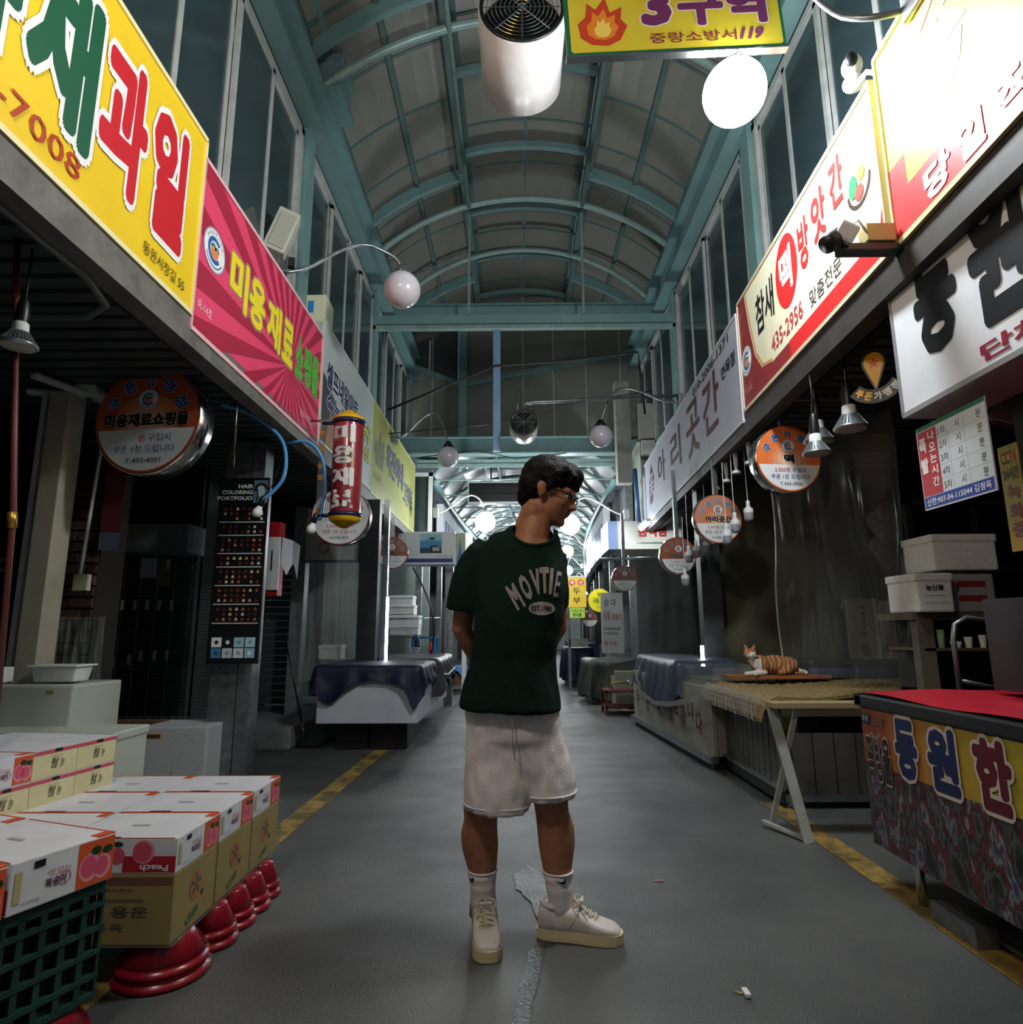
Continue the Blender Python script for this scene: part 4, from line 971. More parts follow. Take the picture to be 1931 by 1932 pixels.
m = M(); m.lathe([(0, -.045), (.03, -.043), (.05, -.03), (.06, -.028), (.075, -.012), (.09, -.008), (.112, .01), (.118, .035)], YCAP, 40); m.obj('cap', t)
L = M()
for k, ch in enumerate('미용재료'):
    z1 = .72-.165*k; g = M(); g.text(ch, -.085, .085, z1-.14, z1, 0, prn('c9c7c4'), .05)
    vv = []
    for v in g.v: a = v[0]/.111-.05; q_ = .1158-v[1]; vv.append((q_*math.sin(a), -q_*math.cos(a), v[2]))
    L.add(vv, g.f, prn('c9c7c4'))
L.obj('lettering', t)
t = thing('hanging_strip', 'clear hanging strip with small yellow squares beside the cylinder sign', 'strip', (-1.47, 4.65, 1.86)); m = M(); m.box(-.022, .022, -.003, 0, 0, .78, CLEARM); m.obj('strip', t)
for z in (.68, .55, .42, .33, .08): m = M(); m.box(-.02, .022, -.006, -.003, z-.02, z+.02, mat('amber_card', 'c8952a', .5)); m.obj('square', t)
m = M(); m.tube([(-.1, .01, .78), (.12, .01, .78)], .01, STEEL, 6); m.obj('rod', t)
for i, (a, b) in enumerate((([(-1.9, 3.9, 2.5), (-1.75, 4.05, 2.47), (-1.62, 4.25, 2.35), (-1.62, 4.3, 2.1), (-1.78, 4.3, 1.92)], 'light blue hose looping out from the soffit, nearer one'), ([(-1.7, 4.5, 2.42), (-1.52, 4.5, 2.42), (-1.43, 4.55, 2.3), (-1.42, 4.6, 2.1), (-1.44, 4.6, 1.86)], 'light blue hose beside the clear strip, farther one'))):
    m = M(); P_ = []
    for u, v, w_, x in zip([a[0]]+a[:-2], a[:-1], a[1:], a[2:]+[a[-1]]):
        for k in range(6):
            s_ = k/6; P_.append(.5*((2*Vector(v))+(-Vector(u)+Vector(w_))*s_+(2*Vector(u)-5*Vector(v)+4*Vector(w_)-Vector(x))*s_*s_+(-Vector(u)+3*Vector(v)-3*Vector(w_)+Vector(x))*s_**3))
    P_.append(Vector(a[-1])); o_ = Vector(a[0]); m.tube([p-o_ for p in P_], .013, mat('blue_hose', '4d8fc9', .4), 8); o = m.obj('hose', None, o_); tag(o, b, 'hose')
def bulb(loc, label, tilt=0, group='small white bulbs by the cylinder sign'):
    t = thing('light_bulb', label, 'light bulb', loc, 0, group); t.rotation_euler = (0, tilt, 0); m = M(); m.lathe([(0, -.045), (.018, -.042), (.03, -.028), (.034, -.01), (.03, .008), (.02, .02), (.016, .04)], WHITEP, 18); m.obj('glass', t)
    m = M(); m.lathe([(.016, .035), (.02, .04), (.021, .1), (.01, .115)], BLACKP, 14); m.obj('socket', t); m = M(); m.tube([(0, 0, .11), (.02, 0, .2), (0, 0, .5)], .004, BLACKP, 5); m.obj('cord', t); return t
bulb((-1.78, 4.3, 1.87), 'small white bulb below the near blue hose', .35); bulb((-1.5, 4.6, 1.8), 'small white bulb under the round white sign edge', .3)
# red/white lightbox, folded paper, shutter
t = thing('light_box', 'red box sign with a white face on the column left of the shutter', 'sign', (-2.3, 5.6, 1.36), .0); m = M(); m.box(0, .2, 0, .12, .0, .66, mat('red_box', 'a01a24', .4), .01); m.obj('case', t)
m = M(); m.box(.1, .21, -.02, 0, .05, .52, WHITEP, .006); m.rect(.135, .15, .22, .4, -.022, prn('3a3c40')); m.obj('face', t)
t = thing('paper_sheet', 'folded white paper hanging beside the red light box', 'paper', (-2.08, 5.6, 1.6)); m = M(); m.add([(0, 0, .28), (.09, .02, .25), (.09, .02, .03), (.05, .01, -.06), (0, 0, .04), (.17, -.02, .2), (.15, 0, -.1), (.11, .01, .04)], [(0, 4, 3, 2, 1), (1, 2, 7, 6, 5)], prn('cdd3d8')); m.obj('sheet', t)
t = thing('roller_shutter', 'dark closed roller shutter behind the red light box', 'shutter', (-3.1, 7.15, .2)); m = M(); SH = mat('shutter_slat', '4b5152', .4, .4)
for k in range(26): m = M(); m.box(0, .62, 0, .02, k*.075+.006, k*.075+.066, SH, .006); m.obj('slat', t)
def post(loc, w_, d, z1, label, m_=STEEL, z0=0):
    t = thing('post', label, 'post', loc); m = M(); m.box(0, w_, 0, d, z0, z1, m_, .004); m.obj('shaft', t); return t
post((-2.42, 6.85, .2), .14, .14, 2.2, 'pale steel post left of the plastic curtain', mat('pale_steel', '8b8f90', .4, .3, (10, .7, '6b6f70')))
post((-1.66, 6.7, 0), .2, .12, 2.45, 'dark post right of the plastic curtain', DARK); post((-1.42, 6.72, 0), .06, .06, 2.45, 'thin bright steel post beside the dark post', CHROME)
curtain('plastic_curtain', (-2.26, 6.75), (-1.66, 6.72), .55, 2.1, 'clear plastic curtain across the stall behind the tarp covered counter', CLEARM, .03, 6, 60, 5)
t = thing('banner', 'white banner with a red circle above the plastic curtain', 'sign', (-2.28, 6.82, 1.78)); m = M(); m.box(0, .66, 0, .02, 0, .5, mat('banner_white', 'a9adac', .6)); m.obj('sheet', t); m = M(); m.ring(.2, .16, .045, .065, -.002, prn('b5484a')); m.rect(0, .66, 0, .03, -.002, prn('3a4a6a')); m.obj('print', t)
crate('foam_box', (-2.2, 7.2, .75), .25, .2, .14, 'white foam box seen through the plastic curtain'); crate('counter_box', (-2.2, 7.3, 0), .75, .5, .72, 'pale counter behind the plastic curtain', BD)
# fish shop
t = thing('shop_sign', 'white box sign with a fish picture and a blue lower band', 'sign', (-1.8, 9.0, 1.98)); m = M(); m.box(0, .93, 0, .3, 0, .47, SIGNW, .006); m.obj('box', t)
m = M(); m.rect(.0, .9, .03, .085, -.002, prn('223a86')); m.rect(.43, .74, .16, .44, -.002, prn('3a8ec4')); m.rect(.43, .74, .34, .44, -.0025, prn('8fc4dc')); m.rect(.43, .74, .16, .24, -.003, prn('1f3f66')); m.disc(.6, .37, .05, -.0035, prn('3c4a4c'), 16, .022); m.poly([(.54, .35), (.52, .33), (.52, .37)], -.0035, prn('3c4a4c'))
m.poly([(.56, .17), (.58, .27), (.66, .28), (.73, .24), (.73, .17)], -.004, prn('1a1c20'))
for k in range(4): m.disc(.62+.025*k, .22, .012, -.0045, prn('b9bcc0'), 8, .035)
m.text('산', .0, .12, .3, .44, -.002, prn('b8262c'), .05); m.text('동원시장길 58', .66, .9, .1, .13, -.003, prn('3a3f4a'), .01); m.obj('lettering', t)
t = thing('shop_sign', 'pale side board beside the fish picture sign', 'sign', (-.87, 9.02, 1.95), -.35); m = M(); m.box(0, .16, 0, .25, 0, .48, mat('sign_pale_green', 'c9d6c4', .4), .004); m.obj('box', t); m = M(); m.poly([(.02, .02), (.13, .02), (.08, .4)], -.002, prn('6d8fd0')); m.obj('print', t)
t = thing('window_20', None, None, (-1.6, 10.05, 2.55), 0, kind='structure'); m = M()
for (a, b, c, d) in ((-.35, .25, 0, .06), (-.35, .25, .97, 1.03), (-.35, -.29, 0, 1.03), (.19, .25, 0, 1.03)): m.box(a, b, -.03, .03, c, d, WHITEP)
m.obj('frame', t); m = M(); m.box(-.3, .2, -.005, .005, .05, .98, GLASS); m.obj('pane', t)
for i, (x, z, w_) in enumerate(((-1.93, .99, .44), (-1.94, 1.14, .46), (-1.96, 1.3, .4), (-1.96, 1.44, .38))): crate('foam_box', (x, 9.8, z), w_, .3, .135, 'white foam box in the fish shop stack, %s' % ['lowest', 'second from the bottom', 'third from the bottom', 'topmost'][i], lid=True)
BLU = mat('blue_rack_paint', '2f6ea3', .4)
t = thing('rack', 'blue steel rack with glass front in the fish shop', 'rack', (-1.92, 9.6, 0)); m = M()
for x in (0, .36, .68): 
    for y in (0, .35): m.box(x, x+.035, y, y+.035, 0, .98 if x else .75, BLU)
for z in (.2, .68, .94): m.box(.0 if z < .9 else .36, .71, 0, .38, z, z+.03, BLU)
m.obj('frame', t); m = M(); m.box(.02, .69, .36, .37, .2, .7, mat('rack_back', '2a3a42', .3)); m.obj('back_panel', t)
t = thing('shelf_beam', 'steel shelf bracket rail that carries the foam boxes', 'shelf', (-2.1, 9.78, .97)); m = M(); m.box(0, .9, 0, .4, -.02, .0, STEEL); m.tube([(0, -.02, .26), (.95, -.02, .28)], .008, CHROME, 6); m.obj('board', t)
t = thing('basket', 'white wire basket with a tall loop handle on the blue rack', 'basket', (-1.5, 9.6, .71)); m = M()
for k in range(14): a = 2*PI*k/14; m.tube([(.05*math.cos(a), .05*math.sin(a), 0), (.08*math.cos(a), .08*math.sin(a), .1)], .004, WHITEP, 4)
for z, r in ((0, .05), (.05, .065), (.1, .08)): m.tube([(r*math.cos(2*PI*k/16), r*math.sin(2*PI*k/16), z) for k in range(16)], .004, WHITEP, 4, closed=True)
m.obj('basket_body', t); m = M(); m.tube([(.08*math.cos(PI*k/14), 0, .1+.2*math.sin(PI*k/14)) for k in range(15)], .005, WHITEP, 5); m.obj('handle', t)
t = thing('bottle', 'red bottle standing on the blue rack', 'bottle', (-1.27, 9.6, .72)); m = M(); m.lathe([(.03, 0), (.032, .01), (.032, .1), (.012, .14), (.012, .17), (0, .172)], mat('red_bottle', 'b5342c', .3), 14); m.obj('body', t)
t = thing('bottle', 'blue bottle with a red cap on the lower shelf of the rack', 'bottle', (-1.36, 9.62, .23)); m = M(); m.lathe([(.035, 0), (.037, .01), (.037, .16), (.014, .2), (.014, .22)], mat('blue_bottle', '3f86c4', .3), 14); m.obj('body', t); m = M(); m.lathe([(.016, .22), (.016, .25), (0, .252)], RED, 10); m.obj('cap', t)
tag(M().box(-.012, .012, -.03, 0, 0, .9, lampmat('strip_light', 9), 0).obj('tube_light', None, (-1.34, 6.68, .5)), 'lit vertical tube light on the thin bright post', 'lamp')
spm = sp
for i, (x, z) in enumerate(((-1.9, 1.8), (-1.7, 1.82), (-1.25, 1.8))): dup(sp, (x, 9.4, z+.28), None, 'tiny unlit reflector bulb in the fish shop, %s from the left' % ['first', 'second', 'third'][i], .7)
t = thing('flex_pole', 'long bent black rod arching beside the fish shop opening', 'rod', (-1.15, 8.6, .75)); m = M(); m.tube(bez((-.25, 0, 1.15), (-.05, 0, .8), (.12, 0, .5), (.02, 0, 0), 16), .012, BLACKP, 6); m.obj('rod', t)
post((-1.05, 9.4, 0), .12, .12, 2.0, 'pale steel post at the corner of the fish shop')
post((-.86, 10.2, 0), .05, .3, 1.9, 'narrow white board beyond the fish shop post', WHITEP)
# --- tarp covered stall
t = thing('market_stall', 'white stall body on dark crates under a navy tarp', 'stall', (-1.78, 5.85, 0)); m = M(); m.box(0, .9, 0, 2.4, .25, .72, mat('stall_white', 'b9bfca', .45, 0, (2, .4, 'aab0bb')), .01); m.obj('body', t)
for (a, b, c) in ((.12, .42, .2), (.44, .78, .2), (.2, .7, 1.2)):
    m = M(); m.box(a, b, c, c+.5, 0, .25, mat('black_crate', '0e0f10', .5), .01)
    for k in range(4): m.box(a+.02, b-.02, c-.004, c, .04+k*.055, .06+k*.055, DARK)
    m.obj('crate_base', t)
NAVY = mat('navy_tarp', '12163a', .55, 0, (5, .6, '0c0f2a'), (45, .3)); GREYT = mat('grey_tarp', '4a4b50', .35, 0, (6, .8, '37383d'), (40, .3))
def drape(name, x0, x1, y0, y1, ztop, drops, label, m_, seed=0, cat='tarp', amp=.02, loc=(0, 0, 0), bulge=.03, n=60):
    """sheet over a box: a top plus a hanging skirt whose lower edge follows drops(s) around the perimeter (s in 0..1, front first)"""
    per = []; Lx, Ly = x1-x0, y1-y0; P = 2*(Lx+Ly); N = n*2; c = M()
    for i in range(N):
        s_ = i/N*P
        if s_ < Lx: p = (x0+s_, y0, 0, -1)
        elif s_ < Lx+Ly: p = (x1, y0+s_-Lx, 1, 0)
        elif s_ < 2*Lx+Ly: p = (x1-(s_-Lx-Ly), y1, 0, 1)
        else: p = (x0, y1-(s_-2*Lx-Ly), -1, 0)
        per.append(p+(s_/P,))
    rings = []; cx, cy = (x0+x1)/2, (y0+y1)/2
    for r in (.0, .35, .7, .93):
        rings.append([Vector((cx+(p[0]-cx)*r, cy+(p[1]-cy)*r, ztop+.012+.02*noise.noise(Vector((p[0]*3*r, p[1]*3*r, seed)))*r)) for p in per])
    rings.append([Vector((p[0]+p[2]*.012, p[1]+p[3]*.012, ztop)) for p in per])
    K_ = 7
    for j in range(1, K_+1):
        rg = []
        for p in per:
            d = drops(p[4])*j/K_; w_ = amp*(j/K_)**.7*(1.2*math.sin(p[4]*95+seed)+2*noise.noise(Vector((p[4]*40, j*.3, seed))))+bulge*j/K_
            w_ = max(w_, .006)
            rg.append(Vector((p[0]+p[2]*(.014+w_), p[1]+p[3]*(.014+w_), ztop-d)))
        rings.append(rg)
    c.loft(rings, m_, True, caps=False); o = c.obj(name, None, loc); tag(o, label, cat); return o
def dn1(s):  # corners hang as points
    k = s*3.65*2
    base = .17+.05*noise.noise(Vector((s*12, 1, 1)))
    Lx = .94; P = 2*(.94+.9); a = s*P
    base += .16*math.exp(-((a-.14)/.12)**2)+.22*math.exp(-((a-.86)/.06)**2)-.06*math.exp(-((a-.5)/.15)**2)
    return base
drape('tarpaulin', -.02, .92, -.02, .95, .745, dn1, 'navy tarp with pointed hanging corners over the white stall', NAVY, 1, loc=(-1.78, 5.85, 0), amp=.012)
drape('tarpaulin', -.0, .95, .98, 2.4, .76, lambda s: .3+.08*math.sin(s*40), 'grey gathered tarp tied with a rope at the back of the white stall', GREYT, 4, loc=(-1.78, 5.85, 0), amp=.02, bulge=.05)
tag(M().tube([(-.83+.0, 6.9, .6), (-.76, 7.3, .58), (-.78, 8.2, .6)], .008, WHITEP, 5).obj('rope'), 'white rope around the grey gathered tarp', 'rope')
t = thing('green_mat', 'dark green sheet lying on the ground left of the navy tarp stall', 'mat', (-2.25, 6.2, 0)); m = M(); m.add([(-.35, 0, .012), (.4, -.05, .01), (.5, .8, .05), (-.1, 1.1, .2), (-.4, .6, .18)], [(0, 1, 2, 3, 4)], mat('green_sheet', '14302a', .6, 0, (8, .7, '274a3c'))); m.obj('sheet', t)
t = thing('broom', 'thin black broom stick leaning by the plastic curtain', 'broom', (-2.15, 6.3, .2)); m = M(); m.tube([(.1, 0, 0), (-.15, .1, .85)], .008, BLACKP, 6); m.obj('stick', t); m = M(); m.tube([(.1, 0, 0), (.14, -.01, -.14)], .02, STEEL, 8); m.obj('head', t)
# blue tarp stall and beyond
t = thing('market_stall', 'low stall with a crumpled bright blue tarp beyond the fish shop', 'stall', (-1.5, 11.6, 0)); m = M(); m.box(0, .55, 0, .6, .1, .32, mat('cardboard', '6b4f38'), .01); m.obj('body', t)
drape('tarpaulin', 0, .56, 0, .6, .42, lambda s: .1+.05*math.sin(s*60), 'crumpled bright blue tarp on the low stall', mat('blue_tarp', '3f86b8', .5, 0, (8, .5, '2f6f9f')), 7, loc=(-1.5, 11.6, 0), amp=.015, n=40)
for k in range(5):
    x = cxx(13.5+k*3)-1.6; crate('stall_box', (x+.25, 13.5+k*3, 0), .5, 1.3, .7, 'dim stall box on the left of the far arcade, %s' % ['first', 'second', 'third', 'fourth', 'fifth'][k], mat('stall_box_grey', '5f6568', .6))
# ================================================================ RIGHT SIDE
# --- fascia signs (local x runs from the far end to the near end)
t, Wd, H = fascia('R', -.6, 2.42, 2.62, 3.52, mat('sign_face_lemon', 'f0e860', .35, 0, (1.5, .2, 'ece255')), 'big yellow fascia with a cauldron and a red lower band, nearest on the right', 'd8cf90')
m = M(); m.rect(.0, Wd, .0, .2, -.001, prn('d0393c')); m.rect(0, .12, .0, .34, -.0009, prn('d0393c'))
GP = prn('8d92ac')
m.poly([(.22, .42), (.3, .36), (.42, .36), (.5, .42), (.53, .52), (.19, .52)], -.002, GP); m.poly([(.17, .54), (.56, .54), (.5, .62), (.42, .64), (.41, .68), (.31, .68), (.3, .64), (.23, .62)], -.002, GP)
m.text('가마솥', .3, .95, .68, .84, -.003, prn('c86a62'), .03)
m.text('당', .22, .38, .03, .17, -.006, prn('e8e6e2'), .05); m.text('일', .42, .56, .03, .17, -.006, prn('e8e6e2'), .05); m.text('직', .62, .77, .03, .17, -.006, prn('e8e6e2'), .05); m.text('접', .82, .98, .03, .17, -.006, prn('e8e6e2'), .05)
m.text('손두부', 1.1, 2.4, .36, .8, -.004, prn('cf4438'), .05, prn('f2efe0'), .04); m.obj('lettering', t)
t, Wd, H = fascia('R', 2.47, 4.48, 2.63, 3.47, mat('sign_face_cream', 'e6e2c4', .35, 0, (1.5, .2, 'dedabb')), 'cream fascia with red swash and a round red rice cake mark', 'c9b89c')
m = M(); BU = prn('8c2f33'); RD = prn('cf2c2c')
m.poly([(.0, .0), (Wd, .0), (Wd, .12), (.62, .12), (.42, .16), (.3, .3), (.22, .55), (.16, H), (0, H)], -.001, BU); m.poly([(.9, .0), (Wd, .0), (Wd, .125), (.9, .125)], -.0015, RD); m.poly([(Wd-.1, 0), (Wd, 0), (Wd, .3)], -.0016, RD)
for k in range(5): m.poly([(.02, .12+k*.14), (.2-k*.02, .16+k*.14), (.2-k*.02, .19+k*.14), (.02, .15+k*.14)], -.0013, prn('a34a40'))
m.stroke([(.6, .14), (.44, .17), (.33, .3), (.25, .55), (.19, H-.01)], .018, -.002, prn('c99a52'))
emblem(m, .12, .34, .11, -.003); m.text('바-28호', .06, .2, .1, .14, -.003, prn('caa9a0'), .005)
m.text('참새', .38, .72, .4, .68, -.006, prn('1b1c1e'), .02, shear=.05); m.disc(.94, .56, .17, -.003, RD, 32, .23); m.text('떡', .84, 1.03, .42, .7, -.006, prn('efe9e0'), .04)
m.text('방', 1.14, 1.28, .42, .72, -.006, RD, .03); m.text('앗', 1.33, 1.5, .46, .74, -.006, RD, .03); m.text('간', 1.56, 1.7, .5, .76, -.006, RD, .03)
m.text('435-2956', .62, 1.12, .17, .28, -.004, prn('b5474a'), .015); m.text('맞춤전문', 1.22, 1.6, .16, .26, -.004, prn('3a3a38'), .012)
m.ring(1.83, .46, .09, .11, -.004, prn('3a2c26'), 20, PI, 2*PI); m.disc(1.78, .48, .04, -.005, prn('2f6a4a'), 12, .06); m.disc(1.86, .5, .035, -.0052, prn('d8a838'), 12); m.disc(1.83, .42, .04, -.0054, prn('c8423a'), 12); m.obj('lettering', t)
t, Wd, H = fascia('R', 4.52, 9.3, 2.57, 3.42, mat('sign_face_lilac', 'b4b6c2', .4, 0, (1, .3, 'a9abb8')), 'long lilac grey fascia with maroon brush lettering', 'c2c4cc')
m = M(); MR = prn('5b3338')
m.text('아', 1.25, 1.75, .3, .7, -.006, MR, .015); m.text('리', 2.1, 2.65, .25, .7, -.006, MR, .015); m.text('곳', 2.95, 3.5, .18, .72, -.006, MR, .015); m.text('간', 3.65, 4.2, .2, .7, -.006, MR, .015)
m.poly([(.55, .2), (.75, .2), (.95, .5), (.75, .75), (.55, .5)], -.002, MR); m.text('꽃', .58, .88, .3, .6, -.004, prn('b4b6c2'), .02); m.text('010-2006-1371', 3.3, 4.55, .74, .82, -.004, prn('24262c'), .02); m.text('면목점', 4.3, 4.68, .5, .62, -.004, prn('24262c'), .03); m.rect(3.05, 3.07, .0, H, -.003, prn('d4d6da'))
m.obj('lettering', t)
t, Wd, H = fascia('R', 9.4, 11.4, 2.6, 3.95, mat('sign_face_faded', 'a9b3a2', .5, 0, (2, .5, '99a392')), 'faded mint fascia with brownish flower print past the lilac one', 'b9c1b4')
m = M(); random.seed(3)
for k in range(46):
    x, z, r = random.uniform(.1, Wd-.1), random.uniform(.1, H-.1), random.uniform(.03, .09); c = prn(random.choice(['8c5f5c', 'a07a72', '7f5a58', '8f8f7c']))
    for q in range(5): a = 2*PI*q/5+k; m.disc(x+r*.6*math.cos(a), z+r*.6*math.sin(a), r*.42, -.001-.0001*q, c, 8)
m.obj('flower_print', t)
# --- big white 동원 box sign hanging lower
t = thing('shop_sign', 'large white box sign with heavy black brush lettering, right edge', 'sign', (1.655, 2.6, 1.94), -PI/2); m = M(); m.box(0, 1.9, 0.001, .25, 0, .73, SIGNW); m.obj('board', t)
m = M(); c = mat('sign_trim_steel', 'a9acb0', .35, .5)
for a in ((0, 1.9, -.012, .01), (0, 1.9, .72, .742)): m.box(a[0], a[1], -.006, .26, a[2], a[3], c)
m.box(-.006, .006, -.006, .26, 0, .73, c); m.obj('frame', t)
m = M(); IK = prn('14161a'); m.text('동', .15, .4, .17, .62, -.006, IK, .05); m.text('원', .47, .74, .14, .66, -.006, IK, .05); m.text('한우', .95, 1.7, .15, .66, -.006, prn('7a1838'), .05); m.text('단체주문', .47, 1.1, .03, .1, -.004, prn('8e2038'), .03); m.obj('lettering', t)
# --- soffit, beam, walls on the right
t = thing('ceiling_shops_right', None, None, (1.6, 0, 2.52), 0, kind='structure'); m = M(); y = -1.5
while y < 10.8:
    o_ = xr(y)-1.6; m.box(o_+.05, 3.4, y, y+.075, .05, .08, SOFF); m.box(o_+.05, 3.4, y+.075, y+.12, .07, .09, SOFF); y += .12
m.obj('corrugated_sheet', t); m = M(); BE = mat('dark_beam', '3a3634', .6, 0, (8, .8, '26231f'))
m.beam((xr(-1.5)-1.6+.06, -1.5, .02), (xr(10.8)-1.6+.06, 10.8, .02), .1, .14, BE); m.beam((xr(-1.5)-1.6+.2, -1.5, .02), (xr(10.8)-1.6+.2, 10.8, .02), .06, .06, DARK)
m.obj('edge_beam', t)
m = M(); m.box(.1, 1.9, 3.9, 3.93, -.02, .03, mat('slotted_angle', '6b6763', .5, .3)); 
for k in range(30): m.box(.14+k*.06, .17+k*.06, 3.896, 3.9, -.002, .012, DARK)
m.obj('slotted_rail', t)
OLV = mat('olive_partition', '67664f', .75, 0, (2.5, .6, '595843'))
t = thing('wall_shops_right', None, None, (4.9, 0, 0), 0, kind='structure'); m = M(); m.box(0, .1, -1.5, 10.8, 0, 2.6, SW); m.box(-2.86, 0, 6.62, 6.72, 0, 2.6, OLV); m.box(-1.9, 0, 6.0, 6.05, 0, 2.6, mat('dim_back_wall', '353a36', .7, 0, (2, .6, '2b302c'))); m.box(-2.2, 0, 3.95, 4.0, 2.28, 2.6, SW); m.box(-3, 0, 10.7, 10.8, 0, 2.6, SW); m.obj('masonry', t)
t = thing('shop_window', 'dark framed window at the back of the right stall behind the curtain', 'window', (3.35, 5.4, .9)); m = M()
for (a, b, c, d) in ((-.0, 1.2, 0, .05), (0, 1.2, 1.2, 1.25), (0, .05, 0, 1.25), (.55, .6, 0, 1.25), (1.15, 1.2, 0, 1.25), (0, 1.2, .62, .66)): m.box(a, b, 0, .05, c, d, mat('green_grey_frame', '4c5750', .5))
m.obj('frame', t); m = M(); m.box(.05, 1.15, .02, .03, .05, 1.2, mat('black_glass', '0f1416', .1)); m.obj('pane', t)
post((1.86, 6.42, 0), .2, .16, 2.5, 'dark weathered steel post where the lilac fascia ends above the cat stall', mat('weathered_steel', '54585c', .5, .4, (9, .9, '36393c')))
# --- round coupon signs on the right
round_sign((1.83, 4.2, 2.18), .235, '떡', 'bright orange rice cake coupon disc with chrome rim, largest on the right', 'T.435-2956', .12, 'e0763a', .1, hang=.3)
round_sign((1.76, 5.5, 2.0), .22, '아리곳간', 'pale orange coupon disc partly behind a hanging bulb, middle of the right row', '010-2006-1371', .12, 'c9866a', .06, hang=.5, dim=False, navy='5f7394')
round_sign((1.64, 6.45, 1.79), .19, '아리곳간', 'darker orange coupon disc just left of the dark steel post', '010-2006-1371', .1, '9c5238', .07, hang=.7, dim=True, navy='3a4668')
round_sign((1.42, 8.4, 1.72), .17, '우 연', 'smallest brown coupon disc in front of the distant plastic curtain', 'T.495-4423', .1, '7f4436', .07, hang=.7, dim=True, navy='4a4c60')
# --- frosted capsule bulbs
FR2 = mat('frosted_capsule', '8f9296', .35)
def capsule(loc, label, L):
    t = thing('pendant_bulb', label, 'light bulb', loc, 0, 'capsule bulbs on white cords under the lilac fascia')
    m = M(); m.lathe([(0, -.07), (.02, -.068), (.034, -.055), (.037, -.03), (.037, 0)], FR2, 18); m.obj('lens', t)
    m = M(); m.lathe([(.0375, -.001), (.038, .02), (.034, .035), (.018, .045), (.015, .06)], WHITEP, 18); m.lathe([(.014, .058), (.015, .062), (.015, .095), (.008, .1)], WHITEP, 12); m.obj('base', t)
    m = M(); m.tube([(0, 0, .1), (-.004, 0, .1+L*.5), (0, 0, .1+L)], .003, WHITEP, 5); m.obj('cord', t); return t
cp = capsule((1.855, 5.0, 1.965), 'capsule bulb nearest the orange rice cake disc', .5)
for (x, y, z, l) in ((1.76, 5.05, 1.88, 'capsule bulb over the right rim of the pale orange disc'), (1.67, 5.0, 1.78, 'capsule bulb hanging in front of the pale orange disc'), (1.84, 6.1, 1.85, 'capsule bulb just left of the pale orange disc, nearest it'), (1.735, 6.1, 1.8, 'capsule bulb second to the left of the pale orange disc'), (1.66, 6.1, 1.75, 'capsule bulb over the right rim of the darker orange disc'), (1.615, 6.1, 1.53, 'capsule bulb hanging lowest, below the darker orange disc')):
    dup(cp, (x, y, z), None, l)
t = thing('bulb_socket', 'row sockets', 'socket')
bpy.data.objects.remove(t)
for i, (x, y) in enumerate(((1.8, 4.75), (1.8, 5.05), (1.82, 5.35), (1.82, 5.65))):
    t = thing('ceiling_socket', 'short white socket under the lilac fascia beam, %s from the near end' % ['first', 'second', 'third', 'fourth'][i], 'socket', (x, y, 2.3)); m = M(); m.lathe([(.035, 0), (.035, .02), (.012, .03), (.018, .1), (.018, .25)], WHITEP, 12); m.obj('body', t)
# --- upper right fittings
pc_ = W(1690, 470, y=2.42); t = thing('surveillance_camera', 'white and black outdoor camera on a bracket arm below the cream fascia', 'camera', (pc_.x, 2.42, pc_.z), 0)
BXM = lambda *a: M().box(*a)
BXM(-.24, .04, -.03, .03, -.02, .012, mat('arm_steel', '3c3d40', .4, .6), .004).obj('arm', t); BXM(-.13, -.01, -.035, .035, .02, .1, mat('beige_junction_box', 'a79a68', .5), .006).obj('junction_box', t)
m = M(); m.box(-.04, .04, -.08, .06, -.035, .04, mat('camera_body', 'b9bdc4', .35), .012, Matrix.Translation((-.22, -.0, .055)) @ Matrix.Rotation(.5, 4, 'Y') @ Matrix.Rotation(.35, 4, 'X')); m.obj('housing', t)
m = M(); m.lathe([(.036, 0), (.042, .06), (.036, .09), (0, .092)], BLACKP, 20, Matrix.Translation((-.235, -.03, .05)) @ Matrix.Rotation(-2.2, 4, 'Y')); m.obj('lens_hood', t)
m = M(); m.tube([(-.13, -.03, .06), (-.17, -.05, .1), (-.2, -.03, .08)], .006, WHITEP, 6); m.obj('cord', t)
t = thing('surveillance_camera', 'small white round-headed camera on the fascia top edge', 'camera', (1.6, 2.58, 3.5)); m = M(); m.ell((0, .0, .16), (.045, .05, .055), WHITEP); m.obj('head', t); m = M(); m.ell((-.02, -.035, .165), (.03, .022, .038), BLACKP); m.obj('lens', t); m = M(); m.ell((0, 0, .07), (.05, .05, .035), WHITEP); m.tube([(0, 0, .04), (0, -.1, .03), (.08, -.12, 0)], .012, WHITEP, 8); m.obj('base', t)
mx_ = M(); M().tube([tuple(W(1528, -10, x=1.06)), tuple(W(1560, 14, x=1.1)), tuple(W(1592, 32, x=1.17)), tuple(W(1640, 36, x=1.26)), tuple(W(1690, 26, x=1.34)), tuple(W(1735, 14, x=1.42))], .012, STEEL, 8)
t = thing('tube_lamp', 'lit fluorescent lamp under the far end of the lilac fascia', 'lamp', (1.78, 8.7, 2.46)); m = M(); m.tube([(0, -.25, 0), (0, .25, 0)], .022, lampmat('fluorescent_lit', 60), 10); m.obj('tube', t); m = M(); m.box(-.03, .03, -.28, .28, .025, .06, WHITEP); m.obj('fitting', t)
